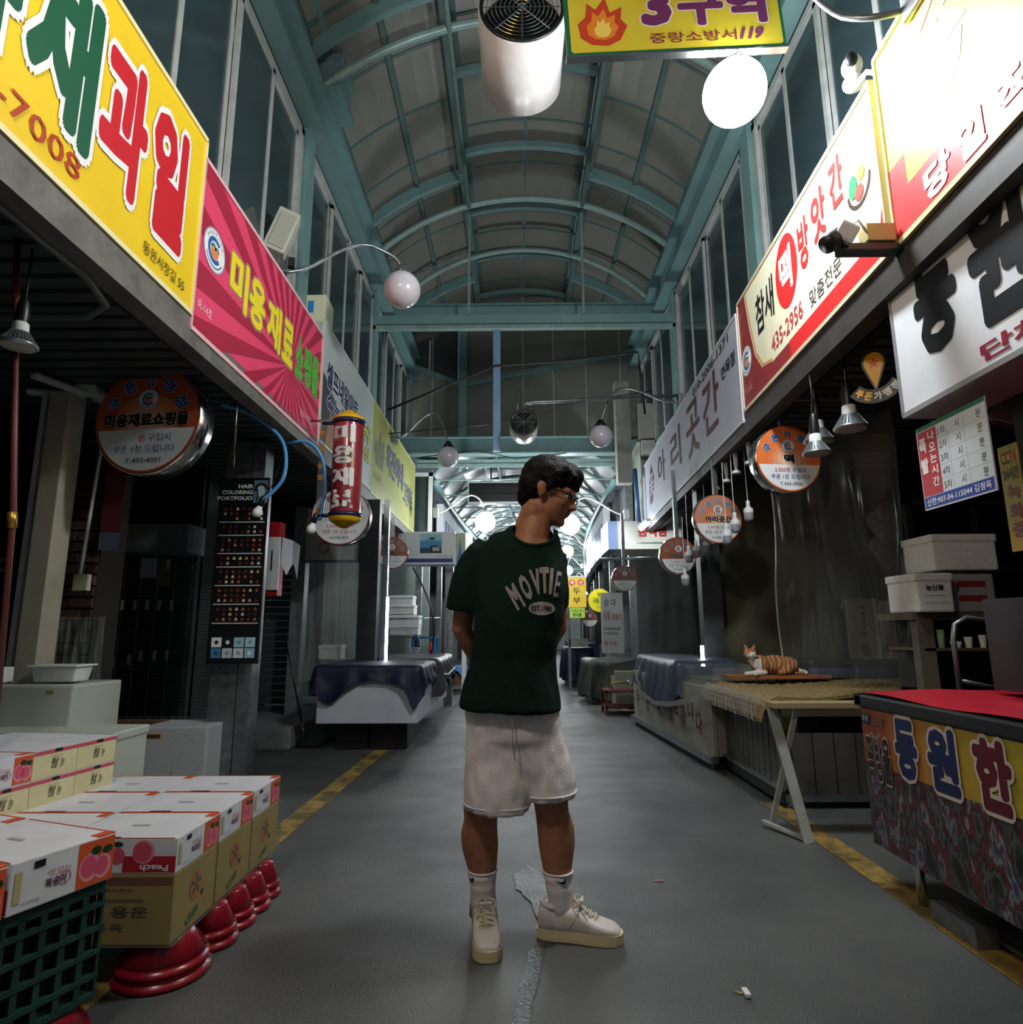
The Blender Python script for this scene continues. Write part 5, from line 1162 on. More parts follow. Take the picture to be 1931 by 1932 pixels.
# --- zone banner and duct fans
TLc = Vector((.262, 2.6, 3.752)); t = thing('zone_sign', 'yellow hanging sign reading zone 3 with a flame mark and green border', 'sign', tuple(TLc), 0); t.rotation_euler = (0, -.045, 0)
m = M(); m.box(0, 1.055, 0, .03, 0, .42, prn('1f6a4a'), .003); m.obj('board', t); m = M()
m.poly([(.02, .03), (.03, .018), (1.03, .018), (1.04, .03), (1.04, .42), (.02, .42)], -.002, prn('d8c83a')); m.box(-.006, 1.06, -.004, .034, -.006, .004, CHROME); m.obj('face', t)
m = M(); FL = [(.06, .18), (.07, .1), (.12, .06), (.2, .05), (.26, .08), (.3, .16), (.27, .2), (.28, .27), (.22, .24), (.2, .33), (.15, .26), (.11, .3), (.1, .22)]
m.poly(FL, -.003, prn('c8452a')); m.poly([(.18+(x-.18)*.65, .15+(z-.15)*.65) for x, z in FL], -.004, prn('e88a30')); m.poly([(.18+(x-.18)*.35, .13+(z-.13)*.4) for x, z in FL], -.005, prn('f4d86a')); m.obj('flame_emblem', t)
m = M(); PU2 = prn('6e2f66'); WW = prn('e9dfd6')
m.text('3', .37, .52, .15, .38, -.006, PU2, .06, WW, .03); m.text('구역', .55, .98, .14, .38, -.006, PU2, .05, WW, .03); m.text('중랑소방서', .4, .82, .05, .11, -.005, prn('8a3a44'), .02); m.text('119', .84, .95, .05, .12, -.005, prn('7a3a6a'), .06, shear=.3); m.obj('lettering', t)
m = M(); m.tube([(.12, .015, .42), (.12, .015, 1.7)], .006, STEEL, 5); m.tube([(.95, .015, .42), (.95, .015, 1.7)], .006, STEEL, 5); m.obj('hanger', t)
def ductfan(loc, r, L, tilt, label, arm=None, yaw=0):
    t = thing('duct_fan', label, 'fan', loc); t.rotation_euler = (tilt, 0, yaw); RXf = Matrix.Rotation(PI/2, 4, 'X')
    m = M(); m.lathe([(r*.93, -L/2), (r, -L/2+.01), (r, L/2-.01), (r*.93, L/2), (r*.93, -L/2)], mat('fan_drum_white', 'c9c6c4', .3, .1, (3, .4, 'b8b2b0')), 48, RXf, cap=False); m.obj('drum', t)
    m = M(); m.lathe([(r*.96, L/2+.004), (r*.9, L/2+.014), (r*.88, L/2)], BLACKP, 48, RXf, cap=False)
    for k in range(1, 9): q = r*.9*k/9; m.tube([(q*math.cos(2*PI*i/40), -L/2-.004, q*math.sin(2*PI*i/40)) for i in range(40)], .0022, CHROME, 4, closed=True)
    for k in range(8): a = PI*k/4; m.tube([(0, -L/2-.004, 0), (r*.93*math.cos(a), -L/2-.004, r*.93*math.sin(a))], .003, CHROME, 4)
    m.tube([(r*.94*math.cos(2*PI*i/40), -L/2-.002, r*.94*math.sin(2*PI*i/40)) for i in range(40)], .008, BLACKP, 6, closed=True); m.obj('grille', t)
    m = M(); m.lathe([(0, -.03), (r*.2, -.03), (r*.2, .05), (0, .05)], DARK, 20, Matrix.Translation((0, -L*.2, 0)) @ RXf); m.obj('motor', t)
    for k in range(5):
        b = M(); a0 = 2*PI*k/5; pts = []
        for i in range(6):
            q = r*(.18+.7*i/5)
            for s_ in (-1, 1): a = a0+s_*.28*(.6+.5*i/5)+.2*i/5; pts.append((q*math.cos(a), -L*.15+s_*.03, q*math.sin(a)))
        b.add(pts, [(2*i, 2*i+2, 2*i+3, 2*i+1) for i in range(5)], mat('fan_blade', '2c2c30', .35), True); b.obj('blade', t)
    m = M(); m.lathe([(r*.9, L*.3), (0, L*.3)], mat('fan_dark_inside', '0b0b0d', .8), 32, RXf); m.obj('backing', t)
    m = M(); m.tube([(-r*.5, 0, r*.8), (-r*.3, 0, r+.3)], .01, STEEL, 6); m.tube([(r*.5, 0, r*.8), (r*.3, 0, r+.3)], .01, STEEL, 6); m.obj('hanger', t)
    return t
ductfan((.052, 3.26, 4.5), .25, .5, -.04, 'large white duct fan hanging at the top beside the yellow zone sign', yaw=.0)
ductfan((.1, 7.15, 3.4), .165, .32, -.03, 'small steel duct fan above the person\'s head')
t = thing('fan_arm', 'horizontal steel arm carrying the small duct fan', 'bracket', (.1, 7.0, 3.6)); m = M(); m.tube([(0, 0, 0), (.02, 0, .03), (.1, 0, .045), (1.9, 0, .12)], .02, STEEL, 8); m.tube([(0, 0, 0), (0, 0, -.08)], .012, STEEL, 6); m.obj('arm', t)
t = thing('hanging_bar', 'pale blue sheet metal strip hanging from the cross channel', 'strip', (-.22, 7.62, 3.24)); m = M(); m.box(-.055, .035, -.01, .01, 0, 1.62, mat('pale_blue_strip', '7ea6cf', .3, .3, (3, .5, '98b4d4'))); m.obj('strip', t)
t = thing('display_board', 'long black electronic display board hanging across the far arcade', 'display', (-.85, 11.3, 3.34)); m = M(); m.box(0, 1.68, 0, .12, 0, .37, BLACKP, .004); m.obj('screen', t); m = M(); 
for a in ((-.02, 1.7, -.02, .01), (-.02, 1.7, .36, .39)): m.box(a[0], a[1], -.01, .13, a[2], a[3], ALU)
m.box(-.02, .0, -.01, .13, 0, .37, ALU); m.box(1.68, 1.7, -.01, .13, 0, .37, ALU); m.obj('frame', t); m = M(); m.tube([(.4, .06, .38), (.4, .06, .85)], .015, DARK, 5); m.tube([(1.3, .06, .38), (1.3, .06, .85)], .015, DARK, 5); m.obj('hanger', t)
for i, (a, r) in enumerate((([(-1.6, 7.6, 3.78), (-.9, 7.6, 4.08), (-.25, 7.6, 4.36), (.7, 7.6, 4.42), (1.57, 7.6, 4.53), (1.58, 7.6, 4.3), (1.62, 7.6, 3.7)], .015), ([(-1.6, 7.7, 3.5), (-.3, 7.7, 3.62), (.5, 7.7, 3.85), (1.75, 7.7, 4.05)], .006), ([(-1.5, 9.7, 3.75), (-.6, 9.7, 3.85), (0, 9.7, 3.72), (.8, 9.7, 3.8)], .008))):
    m = M(); o_ = Vector(a[0]); m.tube([Vector(p)-o_ for p in a], r, BLACKP, 6); o = m.obj('cable', None, o_); tag(o, ['thick black cable slung across below the cross channel', 'thin wire running above the small duct fan', 'thin wire sagging along the lower green beam'][i], 'cable')
# building corner with white post, meter boxes and blue pipe at right
t = thing('utility_post', 'pale concrete post with grey meter boxes and a blue pipe past the lilac fascia', 'post', (1.62, 9.2, 2.9)); m = M(); m.box(-.1, .12, 0, .2, .3, 1.9, mat('pale_concrete', 'a3a39b', .7, 0, (5, .5, '8c8c84')), .006); m.obj('shaft', t); m = M(); m.box(.22, .5, -.1, .1, .95, 1.5, mat('meter_box', 'a9a8a0', .5), .01); m.box(.25, .45, -.12, .0, .7, .92, WHITEP, .01); m.obj('meter_box', t)
m = M(); m.tube([(.18, -.04, -.3), (.15, -.04, .5)], .03, mat('blue_pipe', '2f5f96', .4), 8); m.obj('blue_pipe', t)
# --- pink square lamp, papers, yellow notice
t = thing('floodlight', 'pinkish square floodlight hanging at the right edge under the white box sign', 'lamp', (2.08, 2.6, 1.9)); t.rotation_euler = (.5, 0, .8); PKL = mat('pinkish_case', '8f6f72', .5); m = M(); m.box(-.06, .06, -.06, .06, 0, .09, PKL, .01); m.obj('case', t); m = M(); m.box(-.045, .045, -.045, .045, -.004, .0, mat('flood_glass', '5c3b40', .15)); m.obj('glass', t); m = M(); m.tube([(0, 0, .09), (0, 0, .3)], .012, DARK, 6); m.obj('stem', t)
t = thing('timetable', 'hanging trotters timetable sheet with a red strip and a blue footer', 'sign', (1.7, 2.606, 1.53), -PI/2); w_, h_ = .4, .35; m = M(); m.box(0, w_, 0, .006, 0, h_, prn('cdd6db')); m.obj('sheet', t)
m = M(); m.rect(0, w_, h_-.018, h_, -.001, prn('1f6a44')); m.rect(0.004, .125, .055, h_-.022, -.001, prn('b52f3c')); m.rect(.004, w_-.006, .006, .052, -.001, prn('243a94'))
for k in range(5): m.rect(.127, w_, h_-.022-.055*(k+1), h_-.021-.055*(k+1), -.001, prn('8d979f'))
for x in (.19, .28): m.rect(x, x+.0012, .055, h_-.022, -.001, prn('8d979f'))
WT2 = prn('ece6e4'); m.text('족', .012, .058, .235, .3, -.003, WT2, .06); m.text('발', .012, .058, .15, .215, -.003, WT2, .06)
for k, ch in enumerate('나오는시간'): m.text(ch, .072, .112, h_-.07-.048*k, h_-.032-.048*k, -.003, WT2, .03)
for k in range(5):
    z = h_-.067-.055*k; m.text('%d차' % (k+1), .135, .18, z, z+.034, -.002, prn('3c4148'), .012); m.text('시', .235, .258, z, z+.034, -.002, prn('3c4148'), .012); m.text('분', .35, .375, z, z+.034, -.002, prn('3c4148'), .012)
m.text('신한:907-04-115044 김정옥', .02, w_-.02, .014, .044, -.003, prn('dfe4ee'), .02); m.obj('print', t)
t = thing('notice_sign', 'narrow yellow surveillance notice with red and black writing at the right edge', 'sign', (1.95, 2.5, 1.345), -PI/2); m = M(); m.box(0, .1, 0, .005, 0, .42, prn('ead82c')); m.obj('plate', t); m = M(); RR = prn('a8342a')
m.text('CCTV', .01, .09, .345, .395, -.002, RR, .03); m.text('24시간', .01, .09, .28, .33, -.002, prn('3c3a1c'), .02)
for k, ch in enumerate('녹화중'): m.text(ch, .02, .085, .2-.075*k, .26-.075*k, -.002, RR, .03)
m.obj('lettering', t); post((1.99, 2.35, 0), .12, .1, 2.5, 'dark brown post carrying the yellow surveillance notice', mat('brown_post', '3a2f28', .7))
t = thing('poster', 'small blue and red flyer below the yellow surveillance notice', 'poster', (1.94, 2.44, 1.12), -PI/2); m = M(); m.rect(0, .12, 0, .1, 0, prn('8a94b5')); m.rect(.0, .12, .02, .035, -.001, prn('c0483c')); m.rect(.01, .1, .1, .22, 0, prn('c9cfd6')); m.rect(.02, .06, .05, .09, -.001, prn('3a4a9a')); m.obj('sheet', t)
# --- clear curtain on the right
curtain('plastic_curtain', (2.12, 5.2), (2.3, 3.75), .72, 2.4, 'tall clear plastic curtain hanging over the straw mat table', CLEAR, .06, 7, 90, 2)
m = M(); m.tube([Vector((2.12+.02*math.sin(z*4), 5.2, z)) for z in [.72+.14*i for i in range(13)]], .006, WHITEP, 5); tag(m.obj('curtain_edge'), 'whitish hemmed edge of the clear curtain beside the cat', 'curtain edge')
# --- boxes and shelf
crate('foam_box', (2.36, 3.6, 1.375), .36, .28, .19, 'white foam box topmost on the right shelf'); 
t = crate('foam_box', (2.21, 3.55, 1.14), .2, .28, .2, 'white foam box with a printed label, left one on the right shelf'); m = M(); m.text('농산물', .05, .15, .12, .15, -.008, prn('3a3c40'), .03); m.rect(.04, .16, .09, .092, -.008, prn('3a3c40')); m.rect(.04, .16, .05, .052, -.008, prn('3a3c40')); m.obj('label', t)
t = crate('carton', (2.425, 3.62, 1.14), .27, .25, .215, 'white carton with red label bars under the topmost foam box', mat('carton_dull', '8f8f8c', .6), 0, False); m = M(); 
for z in (.14, .06): m.rect(.06, .22, z, z+.035, -.002, prn('7a2428'))
m.obj('label', t)
t = thing('shelf_unit', 'wooden shelf unit with dark recess below the foam boxes', 'shelf', (2.2, 3.6, 0)); SB = mat('shelf_wood', '5f5848', .7, 0, (4, .6, '4c4638')); m = M(); m.box(0, .85, 0, .35, 1.1, 1.138, SB); m.box(0.05, .85, 0, .35, .93, .945, SB); m.obj('board', t)
for x in (.02, .78): m = M(); m.box(x, x+.09, 0, .06, 0, 1.1, SB); m.obj('upright', t)
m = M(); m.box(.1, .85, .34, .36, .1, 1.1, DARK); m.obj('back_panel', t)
for i, (x, r, h) in enumerate(((2.37, .02, .1), (2.45, .03, .035), (2.52, .022, .06), (2.6, .02, .07))):
    t = thing('cup', ['tall greenish cup on the recessed shelf', 'stack of white bowls on the recessed shelf', 'white paper cup in the middle of the recessed shelf', 'white paper cup rightmost on the recessed shelf'][i], 'cup', (x, 3.64, .945)); m = M(); m.lathe([(r*.7, 0), (r, h), (r*.93, h), (r*.6, .005)], mat('pale_green_cup', '8fa27c', .5) if i == 0 else WHITEP, 16); m.obj('body', t)
# leaning boards at the back
for i, (x, w_, h, c, lb) in enumerate(((2.86, .27, .52, '8f8470', 'beige leaning board with vertical brush writing, left of three behind the curtain'), (3.15, .2, .5, '7a6f66', 'brownish leaning board, middle of three behind the curtain'), (3.3, .17, .52, '8a8a84', 'grey leaning board, right of three behind the curtain'))):
    t = thing('leaning_board', lb, 'board', (x, 5.6, .79)); m = M(); m.box(0, w_, 0, .02, 0, h, mat('board_'+c, c, .7)); m.obj('panel', t)
    if i == 0:
        m = M()
        for k, ch in enumerate('바른고구마'): m.text(ch, .12, .16, .42-.055*k, .46-.055*k, -.002, prn('2a2622'), .02)
        m.disc(.14, .08, .04, -.002, prn('5c5040'), 16, .06); m.obj('print', t)
crate('counter_box', (2.5, 5.5, 0), 1.4, .45, .785, 'dark counter that carries the leaning boards', DARK)
t = thing('cloth_bundle', 'grey bunched cloth and cables hanging behind the curtain top', 'cloth', (2.9, 4.9, 1.55)); m = M()
for k in range(9): m.ell((.1*noise.noise(Vector((k, 0, 0)))*4, .05*k % .2, .05*k), (.09, .06, .08), mat('grey_cloth', '55595a', .8, 0, (8, .6, '3f4344')), 10, 7)
m.obj('cloth', t)
t = thing('hand_cart_handle', 'bent grey steel handle at the right edge behind the red top', 'handle', (2.1, 3.0, .7)); m = M(); m.tube([(-.09, 0, 0), (-.09, 0, .3), (-.075, 0, .37), (-.02, 0, .4), (.2, 0, .37)], .012, STEEL, 8); m.tube([(-.09, 0, .12), (.1, 0, .08)], .01, STEEL, 6); m.obj('tube', t)
# --- straw mat table with corrugated base
CORR = mat('corrugated_base', '5f625c', .5, .2, (4, .7, '4b4e48'))
t = thing('display_table', 'long stall table with corrugated metal base and wooden trim under the straw mat', 'table', (1.6, 4.05, 0)); 
m = M()
for k in range(11): m.box(.0, .02, .02+k*.097, .105+k*.097, .1, .6, CORR, .004)
m.obj('side_slats', t)
for k in range(9): m = M(); m.box(.06+k*.13, .18+k*.13, 0, .015, .08, .43, mat('front_slat', '4f4c47', .6, 0, (3, .6, '3f3c38'))); m.obj('slat', t)
m = M(); m.box(.0, 1.4, .04, 1.08, .58, .625, mat('table_wood', '574c40', .7, 0, (5, .6, '463c32'))); m.box(-.03, 1.4, 0, .04, .6, .64, mat('table_wood', '574c40')); m.box(0.01, 1.3, -.005, .0, .53, .6, mat('wire_white', '6f695d', .6)); m.obj('top', t)
m = M(); m.box(-.02, 0, 0, 1.08, .03, .1, DARK); m.box(.0, 1.2, 0, .02, .04, .08, STEEL); m.box(-.03, 0, 0, 1.1, .1, .12, STEEL); m.obj('rail', t)
STRAW = mat('straw_weave', 'a48d5c', .85, 0, (55, .9, '6b5a36'), (90, .9))
m = M(); vv = []; ff = []; nx, ny = 60, 30
for j in range(ny+1):
    for i in range(nx+1):
        x = 1.46+1.5*i/nx; y = 3.98+1.15*j/ny; z = .66+.045*max(0, i/nx-.3)+.008*math.sin(i*1.9)*math.sin(j*2.3)+.02*noise.noise(Vector((x*2, y*2, 0)))
        if i < 5: z -= .004*(5-i)**2
        if i == 0: z -= .04
        vv.append((x, y, z))
n0 = len(vv); vv += [(x, y, z-.02) for x, y, z in vv]
for j in range(ny):
    for i in range(nx): a = j*(nx+1)+i; ff.append((a, a+1, a+nx+2, a+nx+1)); b = a+n0; ff.append((b+nx+1, b+nx+2, b+1, b))
for i in range(nx): a = i; ff.append((a+n0, a+1+n0, a+1, a))
for j in range(ny): a = j*(nx+1); ff.append((a, a+nx+1, a+nx+1+n0, a+n0))
m.add(vv, ff, STRAW); tag(m.obj('straw_mat'), 'woven straw mat spread on the stall table in front of the cat', 'mat')
t = thing('wire_fringe', 'pale frayed wire netting hanging off the left end of the straw mat', 'netting', (1.44, 4.0, .5)); m = M(); WF = mat('fringe_grey', 'a3a09a', .6)
random.seed(5)
for k in range(60): y = k*.019; m.tube([(.04, y, .15), (0, y+random.uniform(-.01, .01), .1), (.0, y+random.uniform(-.015, .015), random.uniform(0, .04))], .0022, WF, 3)
for k in range(8): m.tube([(.0+.004*(k % 2), y_*.115, .012+k*.017+random.uniform(-.004, .004)) for y_ in range(11)], .0025, WF, 3)
tag(m.obj('strands', t), kind='stuff')
t = thing('wood_plank', 'orange brown wooden plank under the cat', 'plank', (1.58, 4.86, .69)); m = M(); m.box(0, .75, 0, .22, 0, .025, mat('orange_wood', '9c6238', .5, 0, (3, .5, '855030')), .003); m.obj('board', t)
t = thing('navy_cloth', 'folded navy cloth lying at the back of the straw mat', 'cloth', (2.28, 4.95, .7)); m = M(); m.box(0, .85, 0, .2, 0, .055, mat('navy_cloth', '1b2450', .7), .02); m.obj('fold', t)
# folding side table with white legs
t = thing('folding_table', 'small folding table with a tan top and white slanting legs', 'table', (1.33, 3.44, 0)); WL = mat('white_leg', 'b5b8b2', .5, 0, (8, .5, '9fa29b')); m = M(); m.box(0, .48, 0, .12, .645, .675, mat('tan_laminate', '9c8a68', .5), .003); m.obj('top', t)
for p, q, w_ in (((.02, .08, .645), (.125, .0, .0), .05), ((.14, .05, .645), (.035, .24, .02), .025)): m = M(); m.beam(p, q, w_, .02, WL, (0, 1, 0)); m.obj('leg', t)
m = M(); m.beam((.0, .27, .03), (.13, .0, .012), .03, .015, WL); m.obj('foot_bar', t)
# --- tarp covered counter with banner
t = thing('market_counter', 'long counter wrapped in a dirty white banner with brown writing', 'counter', (1.5, 5.12, 0), .06); m = M(); m.box(.03, .5, 0, 2.45, .1, .66, mat('counter_body', '8b8a80', .7)); m.obj('body', t)
m = M(); BN = mat('dirty_banner', 'a7a698', .6, 0, (4, .8, '86867a'), (12, .2)); m.box(0, .03, -.01, 2.5, .1, .6, BN); m.obj('banner', t); m = M(); m.box(-.04, .03, -.02, 2.52, .05, .1, STEEL); m.box(.0, .1, 0, 2.45, 0, .05, DARK); m.obj('base_rail', t)
L = M(); BRN = prn('5f3a34')
for k, ch in enumerate('두부전문국산콩만듭니다'):
    g = M(); x = 2.3-.2*k; g.text(ch, -.07, .07, .3 if k % 2 else .22, .46 if k % 2 else .4, 0, BRN, .02); L.add([(-.003+v[1], x-v[0], v[2]) for v in g.v], [f_ for f_ in g.f], BRN)
L.obj('lettering', t)
m = M(); m.box(.02, .5, -.02, .75, .665, .76, clearmat('glass_case', .7)); m.obj('clear_case', t)
GT = mat('blue_grey_tarp', '4b5566', .4, 0, (7, .8, '353d4c'), (25, .5))
drape('tarpaulin', 0, .56, .75, 2.5, .77, lambda s: .28+.16*max(0, math.sin(s*9))+.03*math.sin(s*80), 'blue grey tarp folded in strips over the far half of the banner counter', GT, 11, loc=(1.42, 5.1, 0), amp=.025, bulge=.04)
t = thing('strap', 'flat grey strap looped around the blue grey tarp', 'strap', (1.4, 5.1, 0)); m = M(); SG = mat('strap_grey', '8b8f8c', .5)
P_ = [(.04, 2.65, .5), (-.07, 2.3, .46), (-.09, 1.8, .4), (-.09, 1.2, .37), (-.07, .7, .41), (0, .2, .5), (.1, -.04, .58)]
m.add([(x, y, z-.022) for x, y, z in P_]+[(x, y, z+.022) for x, y, z in P_], [(i, i+1, i+8, i+7) for i in range(6)], SG); m.obj('band', t)
def crowd_print():
    # a printed snapshot of a busy market lane: soft vertical patches of grey, black, red and blue
    m = mat('crowd_print', '3a3a3c', .45); nt = m.node_tree; b = nt.nodes['Principled BSDF']; tc = nt.nodes.new('ShaderNodeTexCoord'); mp = nt.nodes.new('ShaderNodeMapping'); mp.inputs['Scale'].default_value = (1, 9, 4)
    n = nt.nodes.new('ShaderNodeTexNoise'); n.inputs['Scale'].default_value = 1.6; n.inputs['Detail'].default_value = 5; n.inputs['Distortion'].default_value = .0; r = nt.nodes.new('ShaderNodeValToRGB'); e = r.color_ramp.elements
    e[0].position = .3; e[0].color = lin('141416'); e[1].position = .8; e[1].color = lin('a9a8a8')
    for p_, c_ in ((.42, '2a2b2e'), (.47, '55585c'), (.5, '1f2022'), (.54, '6a2430'), (.57, '3a3c42'), (.6, '7d8084'), (.64, '2a3058'), (.68, '4a4a4c')): q = e.new(p_); q.color = lin(c_)
    nt.links.new(tc.outputs['Object'], mp.inputs['Vector']); nt.links.new(mp.outputs['Vector'], n.inputs['Vector']); nt.links.new(n.outputs['Fac'], r.inputs['Fac']); nt.links.new(r.outputs['Color'], b.inputs['Base Color']); return m
# --- red topped cart with banner
t = thing('food_cart', 'food cart with a shiny red top and a printed banner, lower right', 'cart', (1.5, .6, 0)); m = M(); m.box(.02, 1.4, 0, 2.24, .3, .76, mat('cart_body', '1d1c1c', .6)); m.obj('body', t)
m = M(); RT = mat('red_top', 'c02034', .3, 0, (2, .4, 'a81a2c')); vv = []; ff = []
for j in range(25):
    for i in range(13): x = -.01+1.42*i/12; y = -.02+2.3*j/24; vv.append((x, y, .785+.018*noise.noise(Vector((x*3, y*2, 3)))))
for j in range(24):
    for i in range(12): a = j*13+i; ff.append((a, a+1, a+14, a+13))
m.add(vv, ff, RT, True); m.obj('red_sheet', t); m = M(); m.box(-.03, .02, -.02, 2.29, .725, .775, mat('black_tape', '26292a', .35), .008); m.box(-.03, 1.4, 2.24, 2.29, .725, .775, mat('black_tape', '26292a')); m.obj('edge_tape', t)
m = M(); BX = lambda y: 2.26-y   # viewer's left is the far end
def bface(u0, u1, z0, z1, d, c): m.add([(-.02-d, 2.26-u0, z0), (-.02-d, 2.26-u1, z0), (-.02-d, 2.26-u1, z1), (-.02-d, 2.26-u0, z1)], [(0, 1, 2, 3)], prn(c))
m.box(-.02, -.0, 0, 2.26, .18, .73, mat('banner_dark', '3a3634', .5))
grad = ['8a4430', '96502f', 'a0602f', 'a6702f', 'ab7e30', 'ad8a30', 'ac9230', 'a99630', 'a69a30', 'a49c30']
for k in range(10): bface(.0+.1*k, .1+.1*k if k < 9 else 2.26, .5, .72, .001, grad[k])
m.add([(-.0215, 2.26, .18), (-.0215, 0, .18), (-.0215, 0, .5), (-.0215, 2.26, .5)], [(0, 1, 2, 3)], crowd_print())
m.obj('banner', t)
L = M(); g = M(); g.text('떡방울', .03, .2, .44, .62, 0, prn('241c22'), .04, prn('b9a7a0'), .04); g.text('동', .24, .38, .49, .71, 0, prn('1a2350'), .06, prn('c3bab2'), .06); g.text('원', .44, .6, .49, .71, 0, prn('1a2350'), .06, prn('c3bab2'), .06); g.text('한', .68, .84, .49, .71, 0, prn('5a1420'), .06, prn('c3bab2'), .06); g.text('마당', .92, 1.3, .49, .7, 0, prn('5a1420'), .06, prn('c3bab2'), .06)
g.rect(.01, .07, .66, .7, 0, prn('1e2a2c')); g.text('동원', .015, .065, .67, .695, -.001, prn('8d9698'), .03); g.rect(.09, .17, .66, .69, 0, prn('6a4030'))
for f_, mi in zip(g.f, g.mi): pass
o_ = len(L.v); L.v += [(-.026+v[1], 2.26-v[0], v[2]) for v in g.v]; L.f += g.f; L.mi += g.mi; L.sm += g.sm; L.m = g.m; L.obj('lettering', t)
for (x, y) in ((.06, 2.1), (.06, .4), (1.2, 2.1)): m = M(); m.tube([(x, y, 0), (x, y, .32)], .018, CHROME if y > 2 else DARK, 10); m.obj('leg', t)
m = M(); m.box(.02, .1, 1.75, 1.98, .0, .07, STEEL, .004); m.box(.1, .5, 1.55, 2.0, .02, .035, STEEL); m.obj('foot_plate', t)
t = thing('panel_box', 'box with a white edge and a dark purple face standing on the red top', 'box', (1.96, 2.42, .805)); m = M(); m.box(-.012, .03, 0, .03, 0, .37, mat('white_edge', 'b4bac6', .4), .004); m.obj('edge_panel', t); m = M(); m.box(.0, .5, .03, .295, 0, .365, mat('dark_face', '2e2126', .4, 0, (3, .8, '1d181c'))); m.obj('body', t)
t = thing('trim_kerb_right', None, None, (1.5, .2, 0), 0, kind='structure'); m = M(); m.box(.12, .35, 0, 1.4, 0, .03, CONC); m.obj('kerb', t)
t = thing('crate', 'low grey crate in the shadow under the cart at the right edge', 'crate', (1.75, 1.7, 0)); m = M(); m.box(0, .3, 0, .3, 0, .1, mat('grey_crate', '4d4a44', .7), .01); m.obj('body', t)
# --- beyond the post: distant stalls on the right
curtain('plastic_curtain', (1.15, 8.5), (2.1, 7.6), .15, 2.0, 'far clear plastic curtain around the snack stall beside the brown coupon disc', CLEAR, .05, 8, 80, 8)
t = thing('shop_sign', 'white lit box sign with red lettering above the far snack stall', 'sign', (1.5, 9.3, 2.22), .0); m = M(); m.box(0, .95, 0, .8, 0, .42, mat('sign_face_white2', 'e4e6dc', .4), .006); m.obj('box', t); m = M(); m.text('음식점', .3, .72, .18, .36, -.003, prn('c8343a'), .05); m.rect(.1, .9, .08, .1, -.002, STEEL); m.obj('lettering', t)
m = M(); m.box(-.14, -.0, .0, .8, .0, .42, mat('sign_side_blue', '8fa6d8', .4), 0); m.obj('side_panel', t)
t = thing('steel_beam', 'horizontal steel pipe carrying the brown coupon disc', 'pipe', (1.1, 8.45, 1.98)); m = M(); m.tube([(0, 0, 0), (1.0, 0, .02)], .02, STEEL, 8); m.obj('pipe', t)
t = thing('poster_board', 'white menu poster with red and green writing in the far plastic curtain', 'poster', (1.14, 8.7, .75)); m = M(); m.box(0, .3, 0, .01, 0, .8, prn('b9bcbb')); m.obj('sheet', t); m = M(); 
m.text('식혜', .03, .12, .42, .56, -.002, prn('a04038'), .02); m.text('떡볶이', .15, .28, .42, .52, -.002, prn('a04038'), .02); m.text('카페라떼', .03, .25, .3, .34, -.002, prn('2a3a34'), .03); m.text('수제청음료', .03, .22, .24, .28, -.002, prn('2f6a4a'), .03); m.text('중국집', .03, .2, .1, .16, -.002, prn('b04a6a'), .04); m.text('순 대', .05, .2, .62, .72, -.002, prn('3a3a3c'), .02); m.obj('print', t)
GRT = mat('green_tarp', '343c34', .45, 0, (6, .8, '252b26'), (30, .5))
drape('tarpaulin', 0, .95, 0, 1.0, .62, lambda s: .5+.05*math.sin(s*30), 'dark green tarp covering a stall left of the red rack', GRT, 14, loc=(1.05, 9.5, 0), amp=.04, bulge=.05); crate('stall_box', (1.08, 9.53, 0), .88, .93, .6, 'stall hidden under the dark green tarp', DARK, lid=False)
t = thing('tarp_sheet', 'olive tarp sheet slanting up behind the red rack', 'tarp', (1.2, 9.1, .55)); m = M(); m.add([(0, 0, 0), (.5, -.05, .12), (1.3, 0, .32), (1.3, 0, .12), (.5, 0, -.08), (0, 0, -.12)], [(0, 5, 4, 1), (1, 4, 3, 2)], GRT); m.obj('sheet', t)
crate('counter_box', (1.35, 9.0, 0), 1.5, .5, .5, 'cream counter panel under the slanting olive tarp', mat('cream_counter', '8f8c74', .6), lid=False)
RDR = mat('red_rack_paint', '5c1c1e', .5); t = thing('rack', 'low dark red steel rack beside the faded yellow line', 'rack', (1.12, 8.35, 0)); m = M()
for x in (0, .46): 
    for y in (0, .4): m.box(x, x+.03, y, y+.03, 0, .3, RDR)
m.obj('legs', t); m = M(); m.box(0, .49, 0, .43, .27, .3, RDR); m.box(0, .49, 0, .43, .08, .1, RDR); m.obj('shelf', t)
t = thing('gas_burner', 'gas burner with brass pipe lying on the red rack', 'burner', (1.22, 8.5, .31)); m = M(); m.tube([(0, 0, .0), (0, 0, .06), (.05, 0, .08), (.3, 0, .08)], .014, mat('brass', 'b08d3c'), 8); m.obj('pipe', t); m = M(); m.lathe([(.05, .05), (.05, .1), (.02, .11)], STEEL, 14, Matrix.Translation((.25, 0, 0))); m.obj('burner_head', t)
drape('tarpaulin', 0, .5, 0, 1.2, .72, lambda s: .6, 'navy tarp over the distant stall beneath the yellow tofu banner', NAVY, 16, loc=(.95, 12.4, 0), amp=.03, bulge=.03); crate('stall_box', (.98, 12.42, 0), .44, 1.1, .7, 'distant stall beneath the navy tarp', DARK, lid=False)
